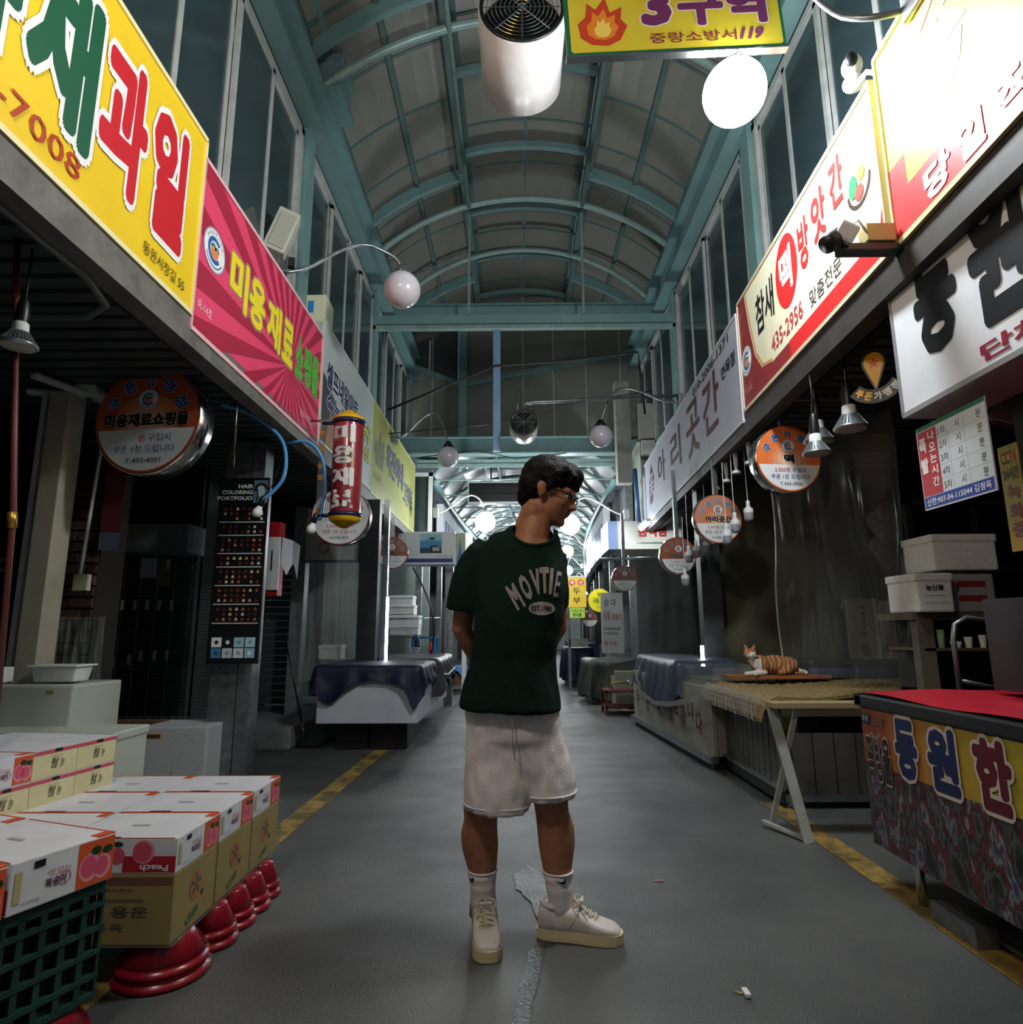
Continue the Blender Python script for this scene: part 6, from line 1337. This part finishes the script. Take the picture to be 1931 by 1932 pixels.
post((.96, 12.1, 0), .05, .05, 1.45, 'thin grey post in front of the distant navy tarp'); tag(M().box(0, .35, 0, .02, 0, .15, mat('board_grey2', '8a8a84', .6)).obj('board', None, (.98, 12.1, .75)), 'small grey board between posts above the distant navy tarp', 'board')
t = thing('banner', 'yellow tofu banner with two red dots hanging by the far stalls', 'banner', (.87, 11.0, 1.44)); m = M(); m.box(0, .33, 0, .01, 0, .52, prn('e0bd34')); m.box(-.01, .34, -.005, .015, .515, .535, WHITEP); m.obj('cloth', t); m = M(); m.disc(.09, .42, .055, -.002, prn('c8402e'), 20); m.disc(.24, .42, .055, -.002, prn('c8402e'), 20); m.text('국', .055, .125, .385, .455, -.004, WT2, .03); m.text('산', .205, .275, .385, .455, -.004, WT2, .03); m.text('두', .1, .23, .22, .33, -.003, prn('2a2418'), .015); m.text('부', .1, .23, .06, .17, -.003, prn('2a2418'), .015); m.obj('lettering', t)
t = thing('note', 'bright green handwritten note under the yellow tofu banner', 'sign', (.91, 11.0, 1.26)); m = M(); m.rect(0, .26, 0, .17, 0, prn('a9cc4a')); m.text('두세요 하나', .03, .24, .09, .15, -.002, prn('2f5a2a'), .02); m.text('콩국물', .05, .2, .02, .08, -.002, prn('26301c'), .03); m.obj('sheet', t)
t = thing('round_sign', 'round yellow fruit sign right of the tofu banner', 'sign', (1.3, 10.0, 1.51)); m = M(); m.lathe([(.18, -.01), (.18, .01)], prn('e8da1c'), 32, Matrix.Rotation(PI/2, 4, 'X')); m.obj('plate', t); m = M(); m.text('청과', -.04, .06, .06, .12, -.024, prn('2a2a1c'), .015); m.text('과일', -.12, .1, -.04, .04, -.024, prn('3a7a34'), .02); m.text('730-3030', -.06, .1, -.12, -.09, -.024, prn('6a641c'), .01); m.obj('lettering', t)
for i, (x, y, z, r) in enumerate(((.75, 14, 1.25, .13), (.95, 13.5, 1.3, .13), (1.28, 11.3, 1.25, .14), (.95, 17, 1.6, .13))):
    t = round_sign((x, y, z), r, '가게', ['tiny round sign leftmost beneath the green note', 'tiny round sign just under the green note', 'tiny round sign under the yellow fruit sign', 'tiny round sign deepest in the far arcade'][i], 'T.000', .1, '9a5a44', .05, dim=True, hang=.3)
for k in range(4):
    y = 14.5+k*3.2; x = cxx(y)+1.0; crate('stall_box', (x, y, 0), .6, 1.9, .75, 'dim stall box on the right of the far arcade, %s' % ['first', 'second', 'third', 'fourth'][k], mat('stall_box_blue', '2c3550', .6))
# background clutter hung under the far right soffit
for k in range(6):
    y = 12.2+k*1.1; x = cxx(y)+1.3; t = thing('hanging_goods', 'dark goods hanging in the far right shops, %s from the near end' % ['first', 'second', 'third', 'fourth', 'fifth', 'sixth'][k], 'goods', (x, y, .8)); m = M(); m.box(0, .12, 0, .1, 0, .9, [DARK, STEEL, mat('goods_brown', '4a3a30', .7)][k % 3], .02); m.tube([(.06, .05, .9), (.06, .05, 1.6)], .006, DARK, 5); m.obj('bundle', t)
# debris on the ground
t = thing('litter', 'small white and yellow scrap lying on the asphalt at lower right', 'litter', tuple(W(1408, 1878, z=.0))); m = M(); m.box(-.008, .01, -.02, .02, .001, .014, WHITEP, .004); m.obj('tip', t); m = M(); m.add([(-.008, .01, .004), (-.03, .015, .006), (-.012, .0, .004), (-.05, .03, .003)], [(0, 3, 1, 2)], prn('b59a50')); m.obj('scrap', t)
t = thing('litter', 'tiny pinkish scrap on the asphalt right of the sock', 'litter', tuple(W(1243, 1663, z=.0))); m = M(); m.box(-.02, .02, -.004, .004, .0, .005, prn('b08a80')); m.obj('scrap', t)
tag(M().box(-.015, .015, -.02, 0, 0, .18, lampmat('strip_light', 9), 0).obj('tube_light', None, (1.79, 6.3, .72)), 'short lit tube lamp behind the blue grey tarp, at the foot of the steel post', 'lamp')
# ================================================================ THE PERSON
SKIN = mat('skin', 'a8745a', .5, 0, (30, .25, '9a684f'), (160, .08), spec=.4); SHIRT = mat('dark_green_cotton', '0a2621', .85, 0, (30, .3, '082019'), (220, .25), spec=.2); SHORTS = mat('white_cotton', 'e6e0df', .85, 0, (25, .25, 'dcd5d4'), (180, .3), spec=.2)
HAIR = mat('black_hair', '060507', .6, 0, (60, .5, '0b0a0c'), (120, .5), spec=.2); SOCK = mat('white_sock', 'dfdad8', .9, bump=(260, .3)); SHOE = mat('white_leather', 'd5d0cc', .45, 0, (12, .3, 'c8c2bc')); SOLE = mat('cream_sole', 'cdbf98', .6); LACE = mat('cream_lace', 'd6cdb4', .8)
man = thing('person', 'person in a dark green printed T-shirt, white shorts and white sneakers, hands behind the back, head turned down to the right', 'person', (0, 2.42, 0))
man['label'] = 'person in dark green T-shirt and white shorts, hands behind back, looking down right'
O = Vector((0, 2.42, 0))
def Q(px, py, dy=0): return W(px, py, y=2.42+dy)-O
def limb(m, pts, rad, mt, n=16, flat_=1.0):
    pts = [Vector(p) for p in pts]; P_ = []; R2 = []
    # rounded ends
    d0 = (pts[0]-pts[1]).normalized(); d1 = (pts[-1]-pts[-2]).normalized()
    P_ = [pts[0]+d0*rad[0]*.9, pts[0]+d0*rad[0]*.6]+pts+[pts[-1]+d1*rad[-1]*.6, pts[-1]+d1*rad[-1]*.9]; R2 = [rad[0]*.4, rad[0]*.8]+list(rad)+[rad[-1]*.8, rad[-1]*.4]
    m.tube(P_, R2, mt, n)
B = M()
hipL, hipR = Q(932, 1345, .02), Q(1005, 1345, .02)
kneL, kneR = Q(907, 1525, .02), Q(1040, 1512, .02)
ankL, ankR = Q(909, 1742, .04), Q(1060, 1712, .04)
ankL.z = .12; ankR.z = .115; ankL.x = -.125; ankL.y = .06; ankR.x = .15; ankR.y = 0.03
def lerp(a, b, t): return a+(b-a)*t
def leg(h, k, a, s_):
    pts = [h, lerp(h, k, .5), lerp(h, k, .85), k+Vector((0, -.01, 0)), lerp(k, a, .12)+Vector((0, -.0, 0)), lerp(k, a, .3)+Vector((s_*.008, .012, 0)), lerp(k, a, .45)+Vector((s_*.006, .014, 0)), lerp(k, a, .65)+Vector((0, .006, 0)), lerp(k, a, .85), a, a+Vector((0, 0, -.05))]
    limb(B, pts, [.08, .074, .066, .062, .06, .067, .066, .054, .042, .04, .04], SKIN)
leg(hipL, kneL, ankL, -1); leg(hipR, kneR, ankR, 1)
pel = Q(968, 1320, .02); che = Q(968, 1110, .03); shl = Q(905, 1050, .04); shr = Q(1043, 1050, .03); neb = Q(995, 1005, .03)
B.ell(pel, (.14, .1, .12), SKIN); B.ell(lerp(pel, che, .5), (.135, .095, .2), SKIN); B.ell(che, (.15, .1, .2), SKIN)
limb(B, [shl+Vector((.02, 0, -.01)), lerp(shl, shr, .5), shr+Vector((-.015, 0, -.01))], [.045, .07, .045], SKIN)
B.ell(Q(1000, 1040, .01), (.12, .09, .05), SKIN, 20, 12)
limb(B, [Q(1000, 1045, .0), Q(1004, 1015, .0), Q(1014, 985, .0)], [.085, .066, .055], SKIN, 20)
# neck leaning forward to the right
jaw = Q(1022, 962, -.0)
limb(B, [neb+Vector((0, 0, -.03)), lerp(neb, jaw, .55)+Vector((-.012, .005, 0)), jaw+Vector((-.02, 0, .0))], [.066, .056, .056], SKIN)
# arms: elbows out, forearms folded behind the back
elL = Q(872, 1185, .09); wrL = Q(915, 1270, .19); elR = Q(1052, 1185, .1); wrR = Q(1000, 1262, .2)
limb(B, [shl+Vector((.01, 0, -.02)), lerp(shl, elL, .4)+Vector((-.008, 0, 0)), lerp(shl, elL, .75)+Vector((-.008, 0, 0)), elL, lerp(elL, wrL, .25), lerp(elL, wrL, .6), wrL], [.042, .045, .043, .04, .04, .033, .026], SKIN)
limb(B, [shr, lerp(shr, elR, .5), elR, lerp(elR, wrR, .3), wrR], [.05, .045, .038, .038, .026], SKIN)
def hand(w_, dr, s_):
    dr = Vector(dr).normalized(); up = Vector((0, 0, 1)); sd = dr.cross(Vector((0, 1, 0))).normalized()
    pc = w_+dr*.045; B.ell(pc, (.042, .016, .042), SKIN, 14, 8)
    for i, L in enumerate((.062, .07, .066, .052)):
        b = w_+dr*.08+sd*(.027-.018*i); limb(B, [b, b+dr*L*.5+Vector((0, -.006, 0)), b+dr*L*.85+Vector((0, -.018, 0))], [.0095, .0088, .0078], SKIN, 10)
    b = w_+dr*.03+sd*.038; limb(B, [b, b+sd*.02+dr*.02, b+sd*.022+dr*.045], [.012, .0105, .009], SKIN, 10)
hand(wrL, (.8, .02, -.5), 1); hand(wrR, (-.8, .05, -.45), -1)
# head: faces +x, pitched down
hd = Q(1037, 930, .0); HP = Matrix.Translation(hd) @ Matrix.Rotation(-.22, 4, 'Z') @ Matrix.Rotation(.34, 4, 'Y')
def hp(x, y, z): return HP @ Vector((x, y, z))
HR = HP.to_3x3().to_4x4()
B.ell(hp(-.012, 0, .03), (.1, .078, .098), SKIN, 24, 16, HR)
B.ell(hp(.035, 0, -.035), (.062, .062, .085), SKIN, 24, 16, HR); B.ell(hp(.05, 0, -.085), (.038, .043, .032), SKIN, 20, 12, HR); B.ell(hp(.075, 0, -.098), (.022, .024, .02), SKIN, 16, 10, HR)
B.ell(hp(.075, 0, .02), (.022, .055, .02), SKIN, 16, 10, HR); B.ell(hp(.0, 0, -.055), (.05, .056, .05), SKIN, 16, 10, HR)
limb(B, [hp(.09, 0, .005), hp(.103, 0, -.018), hp(.112, 0, -.032)], [.009, .0105, .0115], SKIN, 12)
for s_ in (-1, 1):
    B.ell(hp(.104, s_*.012, -.037), (.01, .009, .008), SKIN, 10, 8, HR); B.ell(hp(.06, s_*.04, -.025), (.028, .02, .022), SKIN, 14, 8, HR)
    B.ell(hp(-.012, s_*.078, -.008), (.017, .008, .03), SKIN, 14, 10, HR); B.ell(hp(-.02, s_*.084, .004), (.02, .006, .022), SKIN, 14, 10, HR)
B.ell(hp(.091, 0, -.058), (.013, .022, .006), SKIN, 12, 8, HR); B.ell(hp(.089, 0, -.069), (.013, .02, .0065), SKIN, 12, 8, HR)
bme = remesh(B, .0065, 3)
meobj('body', bme, [SKIN], man)
E_ = M()
for s_ in (-1, 1): E_.ell(hp(.073, s_*.03, .0), (.012, .013, .011), mat('eye_white', 'd8d4d0', .2), 14, 10)
E_.ell(hp(.083, -.03, -.002), (.004, .006, .006), BLACKP, 10, 8); E_.ell(hp(.083, .03, -.002), (.004, .006, .006), BLACKP, 10, 8); E_.obj('eyes', man)
m = M()
for s_ in (-1, 1): m.tube([hp(.09, s_*.014, .022), hp(.087, s_*.03, .028), hp(.078, s_*.046, .024)], .003, HAIR, 6)
m.obj('eyebrows', man)
m = M(); m.ell(hp(.0985, 0, -.0635), (.004, .018, .0018), mat('lip', '6e3a34', .4), 10, 6, HR); m.obj('lips', man)
# hair: thick cap with a fringe
Hh = M(); Hh.ell(hp(-.02, 0, .06), (.112, .092, .088), HAIR, 24, 16, HR); Hh.ell(hp(-.05, 0, .02), (.082, .086, .085), HAIR, 24, 16, HR); Hh.ell(hp(.045, 0, .085), (.065, .075, .05), HAIR, 20, 12, HR); Hh.ell(hp(-.075, 0, -.03), (.045, .06, .055), HAIR, 16, 12, HR)
for k in range(9):
    a = -1+2*k/8; Hh.tube([hp(.05, a*.06, .1), hp(.09, a*.07, .075), hp(.103-.03*a*a, a*.074, .045-.01*(k % 2))], [.018, .014, .006], HAIR, 8)
for s_ in (-1, 1): Hh.tube([hp(-.0, s_*.076, .05), hp(.012, s_*.08, .02), hp(.012, s_*.076, -.012)], [.02, .014, .005], HAIR, 8)
meobj('hair', remesh(Hh, .006, 2, lambda p: .004*noise.noise(p*40)+.002*noise.noise(p*130)), [HAIR], man)
# glasses
G_ = M(); GM = mat('black_frame', '0d0e10', .3)
for s_ in (-1, 1):
    G_.tube([hp(.102+.003*math.cos(a), s_*.033+.024*math.cos(a), .0+.018*math.sin(a)) for a in [2*PI*i/20 for i in range(20)]], .0022, GM, 6, closed=True)
    G_.tube([hp(.102, s_*.057, .006), hp(.06, s_*.079, .008), hp(-.015, s_*.086, .006), hp(-.035, s_*.084, -.012)], .0024, GM, 6)
G_.tube([hp(.105, -.01, .003), hp(.108, 0, .006), hp(.105, .01, .003)], .002, GM, 6); G_.obj('glasses', man)
m = M()
for s_ in (-1, 1): m.add([hp(.103, s_*.033+.022*math.cos(a), .0165*math.sin(a)) for a in [2*PI*i/20 for i in range(20)]], [list(range(20))], clearmat('lens_glass', .85))
m.obj('lenses', man)
# T-shirt
S_ = M()
def ring(pl, pr, py, dep, dy=0, p=2.4, tilt=0):
    a = Q(pl, py); b = Q(pr, py); return oval((a.x+b.x)/2, dy, (a.z+b.z)/2, (b.x-a.x)/2, dep, 36, p, 0, tilt)
rings = [ring(962, 1044, 990, .07, .03), ring(945, 1050, 1002, .085, .03), ring(925, 1056, 1014, .1, .02), ring(905, 1060, 1034, .118, .02), ring(893, 1065, 1065, .13, .02), ring(893, 1064, 1110, .137, .01), ring(896, 1061, 1160, .138, .0), ring(894, 1054, 1200, .138, .0), ring(886, 1050, 1240, .14, .01), ring(877, 1052, 1280, .145, .01), ring(869, 1058, 1315, .148, .01), ring(867, 1060, 1338, .15, .01, 2.4, -.03)]
S_.loft(rings, SHIRT)
a = Q(912, 1040, .03); b = Q(889, 1095, .05); c_ = Q(880, 1152, .065)
S_.tube([a+Vector((.02, 0, .02)), a, lerp(a, b, .5), b, c_], [.05, .066, .074, .077, .08], SHIRT, 20)
a = Q(1040, 1045, .03); b = Q(1042, 1100, .04); c_ = Q(1044, 1148, .05); S_.tube([a, b, c_], [.06, .06, .062], SHIRT, 20)
def wr(p):
    f1 = math.sin((p.x*.75+p.z)*34+3*noise.noise(p*5))*max(0, noise.noise(Vector((p.x*5, p.y*4, p.z*3+4)))+.1)
    return .008*f1+.008*noise.noise(Vector((p.x*9, p.y*9, p.z*3.5)))+.004*noise.noise(Vector((p.x*22+p.z*8, p.y*20, p.z*7)))
sme = remesh(S_, .0075, 4, wr)
NC = Q(1008, 1000, -.05); NA, NB = .082, .062
bm = bmesh.new(); bm.from_mesh(sme)
dl = [f_ for f_ in bm.faces if ((f_.calc_center_median().x-NC.x)/NA)**2+((f_.calc_center_median().z-NC.z)/NB)**2 < 1 and f_.calc_center_median().y < .07]
bmesh.ops.delete(bm, geom=dl, context='FACES'); bm.to_mesh(sme)
so = meobj('t_shirt', sme, [SHIRT], man)
md_ = so.modifiers.new('thickness', 'SOLIDIFY'); md_.thickness = .003
sv = [v.co.copy() for v in sme.vertices]; bvh = BVHTree.FromPolygons(sv, [list(p.vertices) for p in sme.polygons])
pts = []
for i in range(40):
    a = PI+PI*i/39; x = NC.x+(NA+.004)*math.cos(a); z = NC.z+(NB+.004)*math.sin(a); h = bvh.ray_cast(Vector((x, -1, z)), Vector((0, 1, 0)))
    if h[0] is not None: pts.append(h[0]+Vector((0, .002, 0)))
m = M(); m.tube(pts, .008, SHIRT, 8); m.obj('neckband', man)
# printed lettering, wrapped on the cloth
def project(flat_m, name, mt_idx=None, lift=.0025):
    bm = bmesh.new(); vs_ = [bm.verts.new(v) for v in flat_m.v]
    for f_, mi in zip(flat_m.f, flat_m.mi):
        try: q = bm.faces.new([vs_[i] for i in f_]); q.material_index = mi
        except ValueError: pass
    for _ in range(2):
        es = [e for e in bm.edges if e.calc_length() > .012]
        if es: bmesh.ops.subdivide_edges(bm, edges=es, cuts=1, use_grid_fill=False)
    bmesh.ops.triangulate(bm, faces=bm.faces[:])
    bad = []
    for v in bm.verts:
        h = bvh.ray_cast(Vector((v.co.x, -1, v.co.z)), Vector((0, 1, 0)))
        off = v.co.y
        if h[0] is not None and h[1].y < -.12: v.co = h[0]+h[1]*(lift-off)
        else: bad.append(v)
    bmesh.ops.delete(bm, geom=bad, context='VERTS')
    me = bpy.data.meshes.new(name); bm.to_mesh(me); bm.free()
    for mm in flat_m.m: me.materials.append(mm)
    o = bpy.data.objects.new(name, me); C.objects.link(o); o.parent = man; return o
PRW = mat('shirt_print', 'a39c98', .8, 0, (60, .5, '8f8985')); T_ = M()
c0 = Q(1018, 1185)
for ch, px_, py_, an in (('M', 973, 1129, .5), ('O', 991, 1112, .38), ('V', 1010, 1102, .2), ('T', 1025, 1099, .02), ('I', 1037, 1100, -.1), ('E', 1049, 1105, -.2)):
    ctr = Q(px_, py_); hw = .006 if ch == 'I' else (.0095 if ch == 'E' else .0175)
    T_.text(ch, ctr.x-hw, ctr.x+hw, ctr.z-.048, ctr.z+.048, 0, PRW, .05 if ch not in 'IE' else .015, rot=an)
project(T_, 'lettering')
T_ = M(); c1 = Q(1020, 1150); T_.disc(c1.x, c1.z, .047, .0, PRW, 32, .024); T_.text('EST.1980', c1.x-.037, c1.x+.037, c1.z-.009, c1.z+.009, -.0015, prn('1d2a26'), .03); project(T_, 'badge')
# shorts
H_ = M()
def sring(pl, pr, py, dep, dy=0, ti=0): return ring(pl, pr, py, dep, dy, 2.4, ti)
H_.loft([sring(878, 1050, 1310, .12, .02), sring(876, 1056, 1345, .125, .02), sring(878, 1062, 1390, .118, .015), sring(884, 1066, 1425, .09, .015)], SHORTS)
H_.loft([sring(879, 1000, 1380, .11, .02), sring(878, 1003, 1430, .112, .02), sring(877, 1003, 1480, .115, .01), sring(877, 1000, 1520, .117, .01, -.02), sring(877, 1000, 1526, .117, .01, -.02)], SHORTS)
H_.loft([sring(960, 1062, 1380, .1, .02), sring(965, 1076, 1430, .105, .02), sring(985, 1084, 1470, .108, .02), sring(990, 1087, 1500, .11, .02, .06), sring(990, 1087, 1506, .11, .02, .06)], SHORTS)
H_.loft([sring(930, 1040, 1340, .122, .02), sring(930, 1040, 1440, .104, .02), sring(950, 1030, 1490, .085, .02)], SHORTS)
sh = remesh(H_, .0075, 3, lambda p: .009*noise.noise(Vector((p.x*11, p.y*11, p.z*5)))+.006*noise.noise(Vector((p.x*26, p.y*24, p.z*16))))
meobj('shorts', sh, [SHORTS], man)
m = M(); m.tube(sring(876, 1001, 1514, .118, .01, -.02), .0035, SHORTS, 6, closed=True); m.tube(sring(989, 1088, 1494, .111, .02, .06), .0035, SHORTS, 6, closed=True); m.obj('hem', man)
m = M(); a = Q(966, 1345, -.13); m.tube([a, Q(968, 1400, -.135), Q(972, 1435, -.12)], .0022, mat('seam_shadow', 'a39a9a', .9), 5); m.obj('fly_seam', man)
# socks
for nm, an_, kn in (('L', ankL, kneL), ('R', ankR, kneR)):
    m = M(); top = lerp(an_, kn, .3); ax = (top-an_); pts = [an_+Vector((0, .01, -.06)), an_, lerp(an_, top, .35), lerp(an_, top, .5), lerp(an_, top, .52), lerp(an_, top, .8), top]
    m.tube(pts, [.05, .0455, .044, .0475, .0465, .05, .053], SOCK, 20); m.tube([top+Vector((math.cos(2*PI*i/24)*.052, math.sin(2*PI*i/24)*.052, 0)) for i in range(24)], .004, SOCK, 6, closed=True); s_o = m.obj('sock', man)
    k_ = M(); sw = [(-.022, .005), (-.008, -.004), (.004, -.009), (.013, -.010), (.018, -.003), (.0175, .009), (-.022, .0054), (-.008, -.001), (.003, -.002), (.009, .0), (.013, .003), (.0165, .009)]
    bx = lerp(an_, top, .83); vv = []
    for (u, v) in sw: a = u/.052+(.1 if nm == 'R' else -.9); vv.append((bx.x+.0535*math.sin(a), bx.y-.0535*math.cos(a), bx.z+v))
    k_.add(vv, [(i, i+1, i+7, i+6) for i in range(5)], BLACKP); k_.obj('swoosh_mark', s_o)
# sneakers
def shoe(ank, ang, label=None):
    """toe along local -y before turning by ang"""
    base = Vector((ank.x, ank.y, 0)); R3 = Matrix.Translation(base) @ Matrix.Rotation(ang, 4, 'Z')
    def sec(y, w_, z0, z1, p=2.6, sh_=0, n=24):
        r = []
        for j in range(n):
            t = 2*PI*j/n; c, s_ = math.cos(t), math.sin(t); r.append(R3 @ Vector((sh_+w_*math.copysign(abs(c)**(2/p), c), y, (z0+z1)/2+(z1-z0)/2*math.copysign(abs(s_)**(2/p), s_))))
        return r
    m = M(); m.loft([sec(.08, .024, .03, .085), sec(.074, .036, .024, .108), sec(.05, .043, .022, .118), sec(.02, .044, .022, .106), sec(-.02, .044, .022, .112), sec(-.05, .043, .022, .108), sec(-.085, .045, .022, .09), sec(-.12, .048, .022, .074), sec(-.155, .048, .022, .064), sec(-.185, .042, .022, .056), sec(-.203, .028, .024, .045)], SHOE)
    me = remesh(m, .005, 3); up = meobj('sneaker', me, [SHOE], man)
    m = M(); out = []
    prof = [(.088, .0), (.084, .024), (.06, .038), (.02, .041), (-.03, .04), (-.08, .045), (-.12, .05), (-.16, .05), (-.19, .043), (-.208, .026), (-.215, .0)]
    pts = [(x, y) for y, x in prof]+[(-x, y) for y, x in prof[::-1][1:-1]]; n = len(pts)
    vv = [R3 @ Vector((x, y, z)) for z in (.002, .012, .03, .034) for x, y in [(a*(1.0 if z < .03 else .97), b) for a, b in pts]]
    ff = [list(range(n))[::-1], [3*n+i for i in range(n)]]+[(k*n+i, k*n+(i+1) % n, (k+1)*n+(i+1) % n, (k+1)*n+i) for k in range(3) for i in range(n)]
    m.add(vv, ff, SOLE, False); m.obj('sole', up)
    m = M(); zt = lambda y: .111+(y+.05)*.42 if y < -.05 else .113
    for k in range(5):
        y = -.045-.019*k; m.tube([R3 @ Vector((-.028, y+.003, zt(y)-.013)), R3 @ Vector((-.015, y, zt(y)-.001)), R3 @ Vector((0, y-.003, zt(y)+.004)), R3 @ Vector((.015, y, zt(y)-.001)), R3 @ Vector((.028, y+.003, zt(y)-.013))], .0032, LACE, 6)
        if k: m.tube([R3 @ Vector((-.02, y+.012, zt(y+.012)-.002)), R3 @ Vector((0, y+.006, zt(y)+.007)), R3 @ Vector((.02, y-.002, zt(y)-.004))], .0028, LACE, 6)
    for s_ in (-1, 1): m.tube([R3 @ Vector(p) for p in ((0, -.045, .121), (s_*.014, -.05, .133), (s_*.03, -.06, .131), (s_*.036, -.075, .112), (s_*.02, -.06, .118))], .0028, LACE, 6); m.tube([R3 @ Vector(p) for p in ((0, -.045, .121), (s_*.02, -.075, .115), (s_*.035, -.1, .092))], .0026, LACE, 6)
    m.obj('laces', up)
    m = M(); m.box(-.022, .022, -.05, -.04, .1, .15, SHOE, .004, R3 @ Matrix.Translation((0, .012, 0)) @ Matrix.Rotation(.3, 4, 'X')); m.obj('tongue', up)
    m = M(); m.tube([R3 @ Vector((.036*math.cos(a), .022+.046*math.sin(a), .105+.006*math.sin(a))) for a in [2*PI*i/28 for i in range(28)]], .008, SHOE, 8, closed=True); m.obj('collar', up)
    m = M()
    for s_ in (-1, 1): m.tube([R3 @ Vector(p) for p in ((s_*.044, -.03, .05), (s_*.044, -.05, .075), (s_*.036, -.062, .095))], .0016, SOLE, 5); m.tube([R3 @ Vector(p) for p in ((s_*.046, -.13, .04), (s_*.04, -.135, .06), (0, -.128, .078))], .0016, SOLE, 5)
    m.obj('stitching', up)
shoe(ankL+Vector((.004, -.0, 0)), .12); shoe(ankR, 1.38)
# ================================================================ THE CAT
cat = thing('cat', 'ginger and white cat resting on the wooden plank, facing the camera', 'cat', (1.86, 4.95, .717))
K = M(); FUR = mat('ginger_fur', 'b9793f', .9); nt = FUR.node_tree; b_ = nt.nodes['Principled BSDF']; tc = nt.nodes.new('ShaderNodeTexCoord'); wv = nt.nodes.new('ShaderNodeTexWave'); wv.inputs['Scale'].default_value = 10; wv.inputs['Distortion'].default_value = 9; wv.inputs['Detail'].default_value = 3
rp = nt.nodes.new('ShaderNodeValToRGB'); rp.color_ramp.elements[0].color = lin('7d4a28'); rp.color_ramp.elements[1].color = lin('b98a5c'); nt.links.new(tc.outputs['Object'], wv.inputs['Vector']); nt.links.new(wv.outputs['Fac'], rp.inputs['Fac']); nt.links.new(rp.outputs['Color'], b_.inputs['Base Color'])
FURW = mat('white_fur', 'd9d4cc', .9)
K.ell((.1, .03, .07), (.15, .075, .072), FUR, 20, 12); K.ell((.2, .03, .065), (.075, .075, .066), FUR, 18, 12); K.ell((-.02, .0, .075), (.07, .06, .07), FUR, 18, 12)
K.tube([(-.05, -.01, .08), (-.085, -.02, .12), (-.1, -.03, .145)], [.05, .042, .035], FUR, 14)
hc = Vector((-.105, -.04, .155)); K.ell(hc, (.048, .045, .04), FUR, 20, 14); K.ell(hc+Vector((0, -.036, -.013)), (.022, .018, .015), FUR, 14, 10); K.ell(hc+Vector((0, -.03, -.03)), (.015, .014, .01), FUR, 12, 8)
for s_ in (-1, 1): K.tube([hc+Vector((s_*.024, .0, .028)), hc+Vector((s_*.033, .0, .055)), hc+Vector((s_*.038, .002, .07))], [.017, .01, .003], FUR, 8); K.ell(hc+Vector((s_*.028, -.022, -.012)), (.018, .016, .015), FUR, 12, 8)
K.tube([(-.05, -.05, .02), (-.12, -.08, .014), (-.17, -.09, .012)], [.022, .017, .016], FUR, 12); K.tube([(-.0, -.05, .02), (-.06, -.08, .014), (-.1, -.1, .012)], [.022, .017, .016], FUR, 12)
K.tube([(.26, .03, .03), (.31, -.02, .018), (.29, -.07, .015), (.2, -.085, .014)], [.02, .016, .014, .009], FUR, 12)
K.tube([(.18, -.03, .04), (.12, -.06, .02), (.08, -.07, .015)], [.035, .022, .014], FUR, 12)
cme = remesh(K, .0045, 3, lambda p: .0012*noise.noise(p*160))
def cw(c):
    v = Vector(c)
    if v.z < .032 and v.y < -.045 and v.x < .0: return 1
    if (v-Vector((-.105, -.085, .136))).length < .034: return 1
    if v.x < -.03 and v.y < -.03 and v.z < .118 and v.x > -.15: return 1
    if v.x > .27 and v.z < .05: return 1
    return 0
meobj('body', cme, [FUR, FURW], cat, cw)
m = M(); EY = mat('cat_eyeshine', 'f2d98a', .1, spec=1.0)  # flash eyeshine put into the eye colour as pale yellow, no emission
for s_ in (-1, 1): m.ell(hc+Vector((s_*.019, -.041, .004)), (.0085, .006, .0075), EY, 12, 8)
m.obj('eyes', cat); m = M(); m.ell(hc+Vector((0, -.055, -.008)), (.005, .004, .004), mat('cat_nose', 'b5706a', .5), 8, 6); m.obj('nose', cat)
m = M()
for s_ in (-1, 1):
    m.add([hc+Vector((s_*.022, -.012, .036)), hc+Vector((s_*.04, -.009, .04)), hc+Vector((s_*.036, -.008, .062))], [(0, 1, 2)], mat('cat_ear_pink', 'c98a80', .7))
    for k in range(3): m.tube([hc+Vector((s_*.014, -.052, -.012-.003*k)), hc+Vector((s_*.06, -.055, -.006-.008*k))], .0005, WHITEP, 3)
m.obj('ears_and_whiskers', cat)
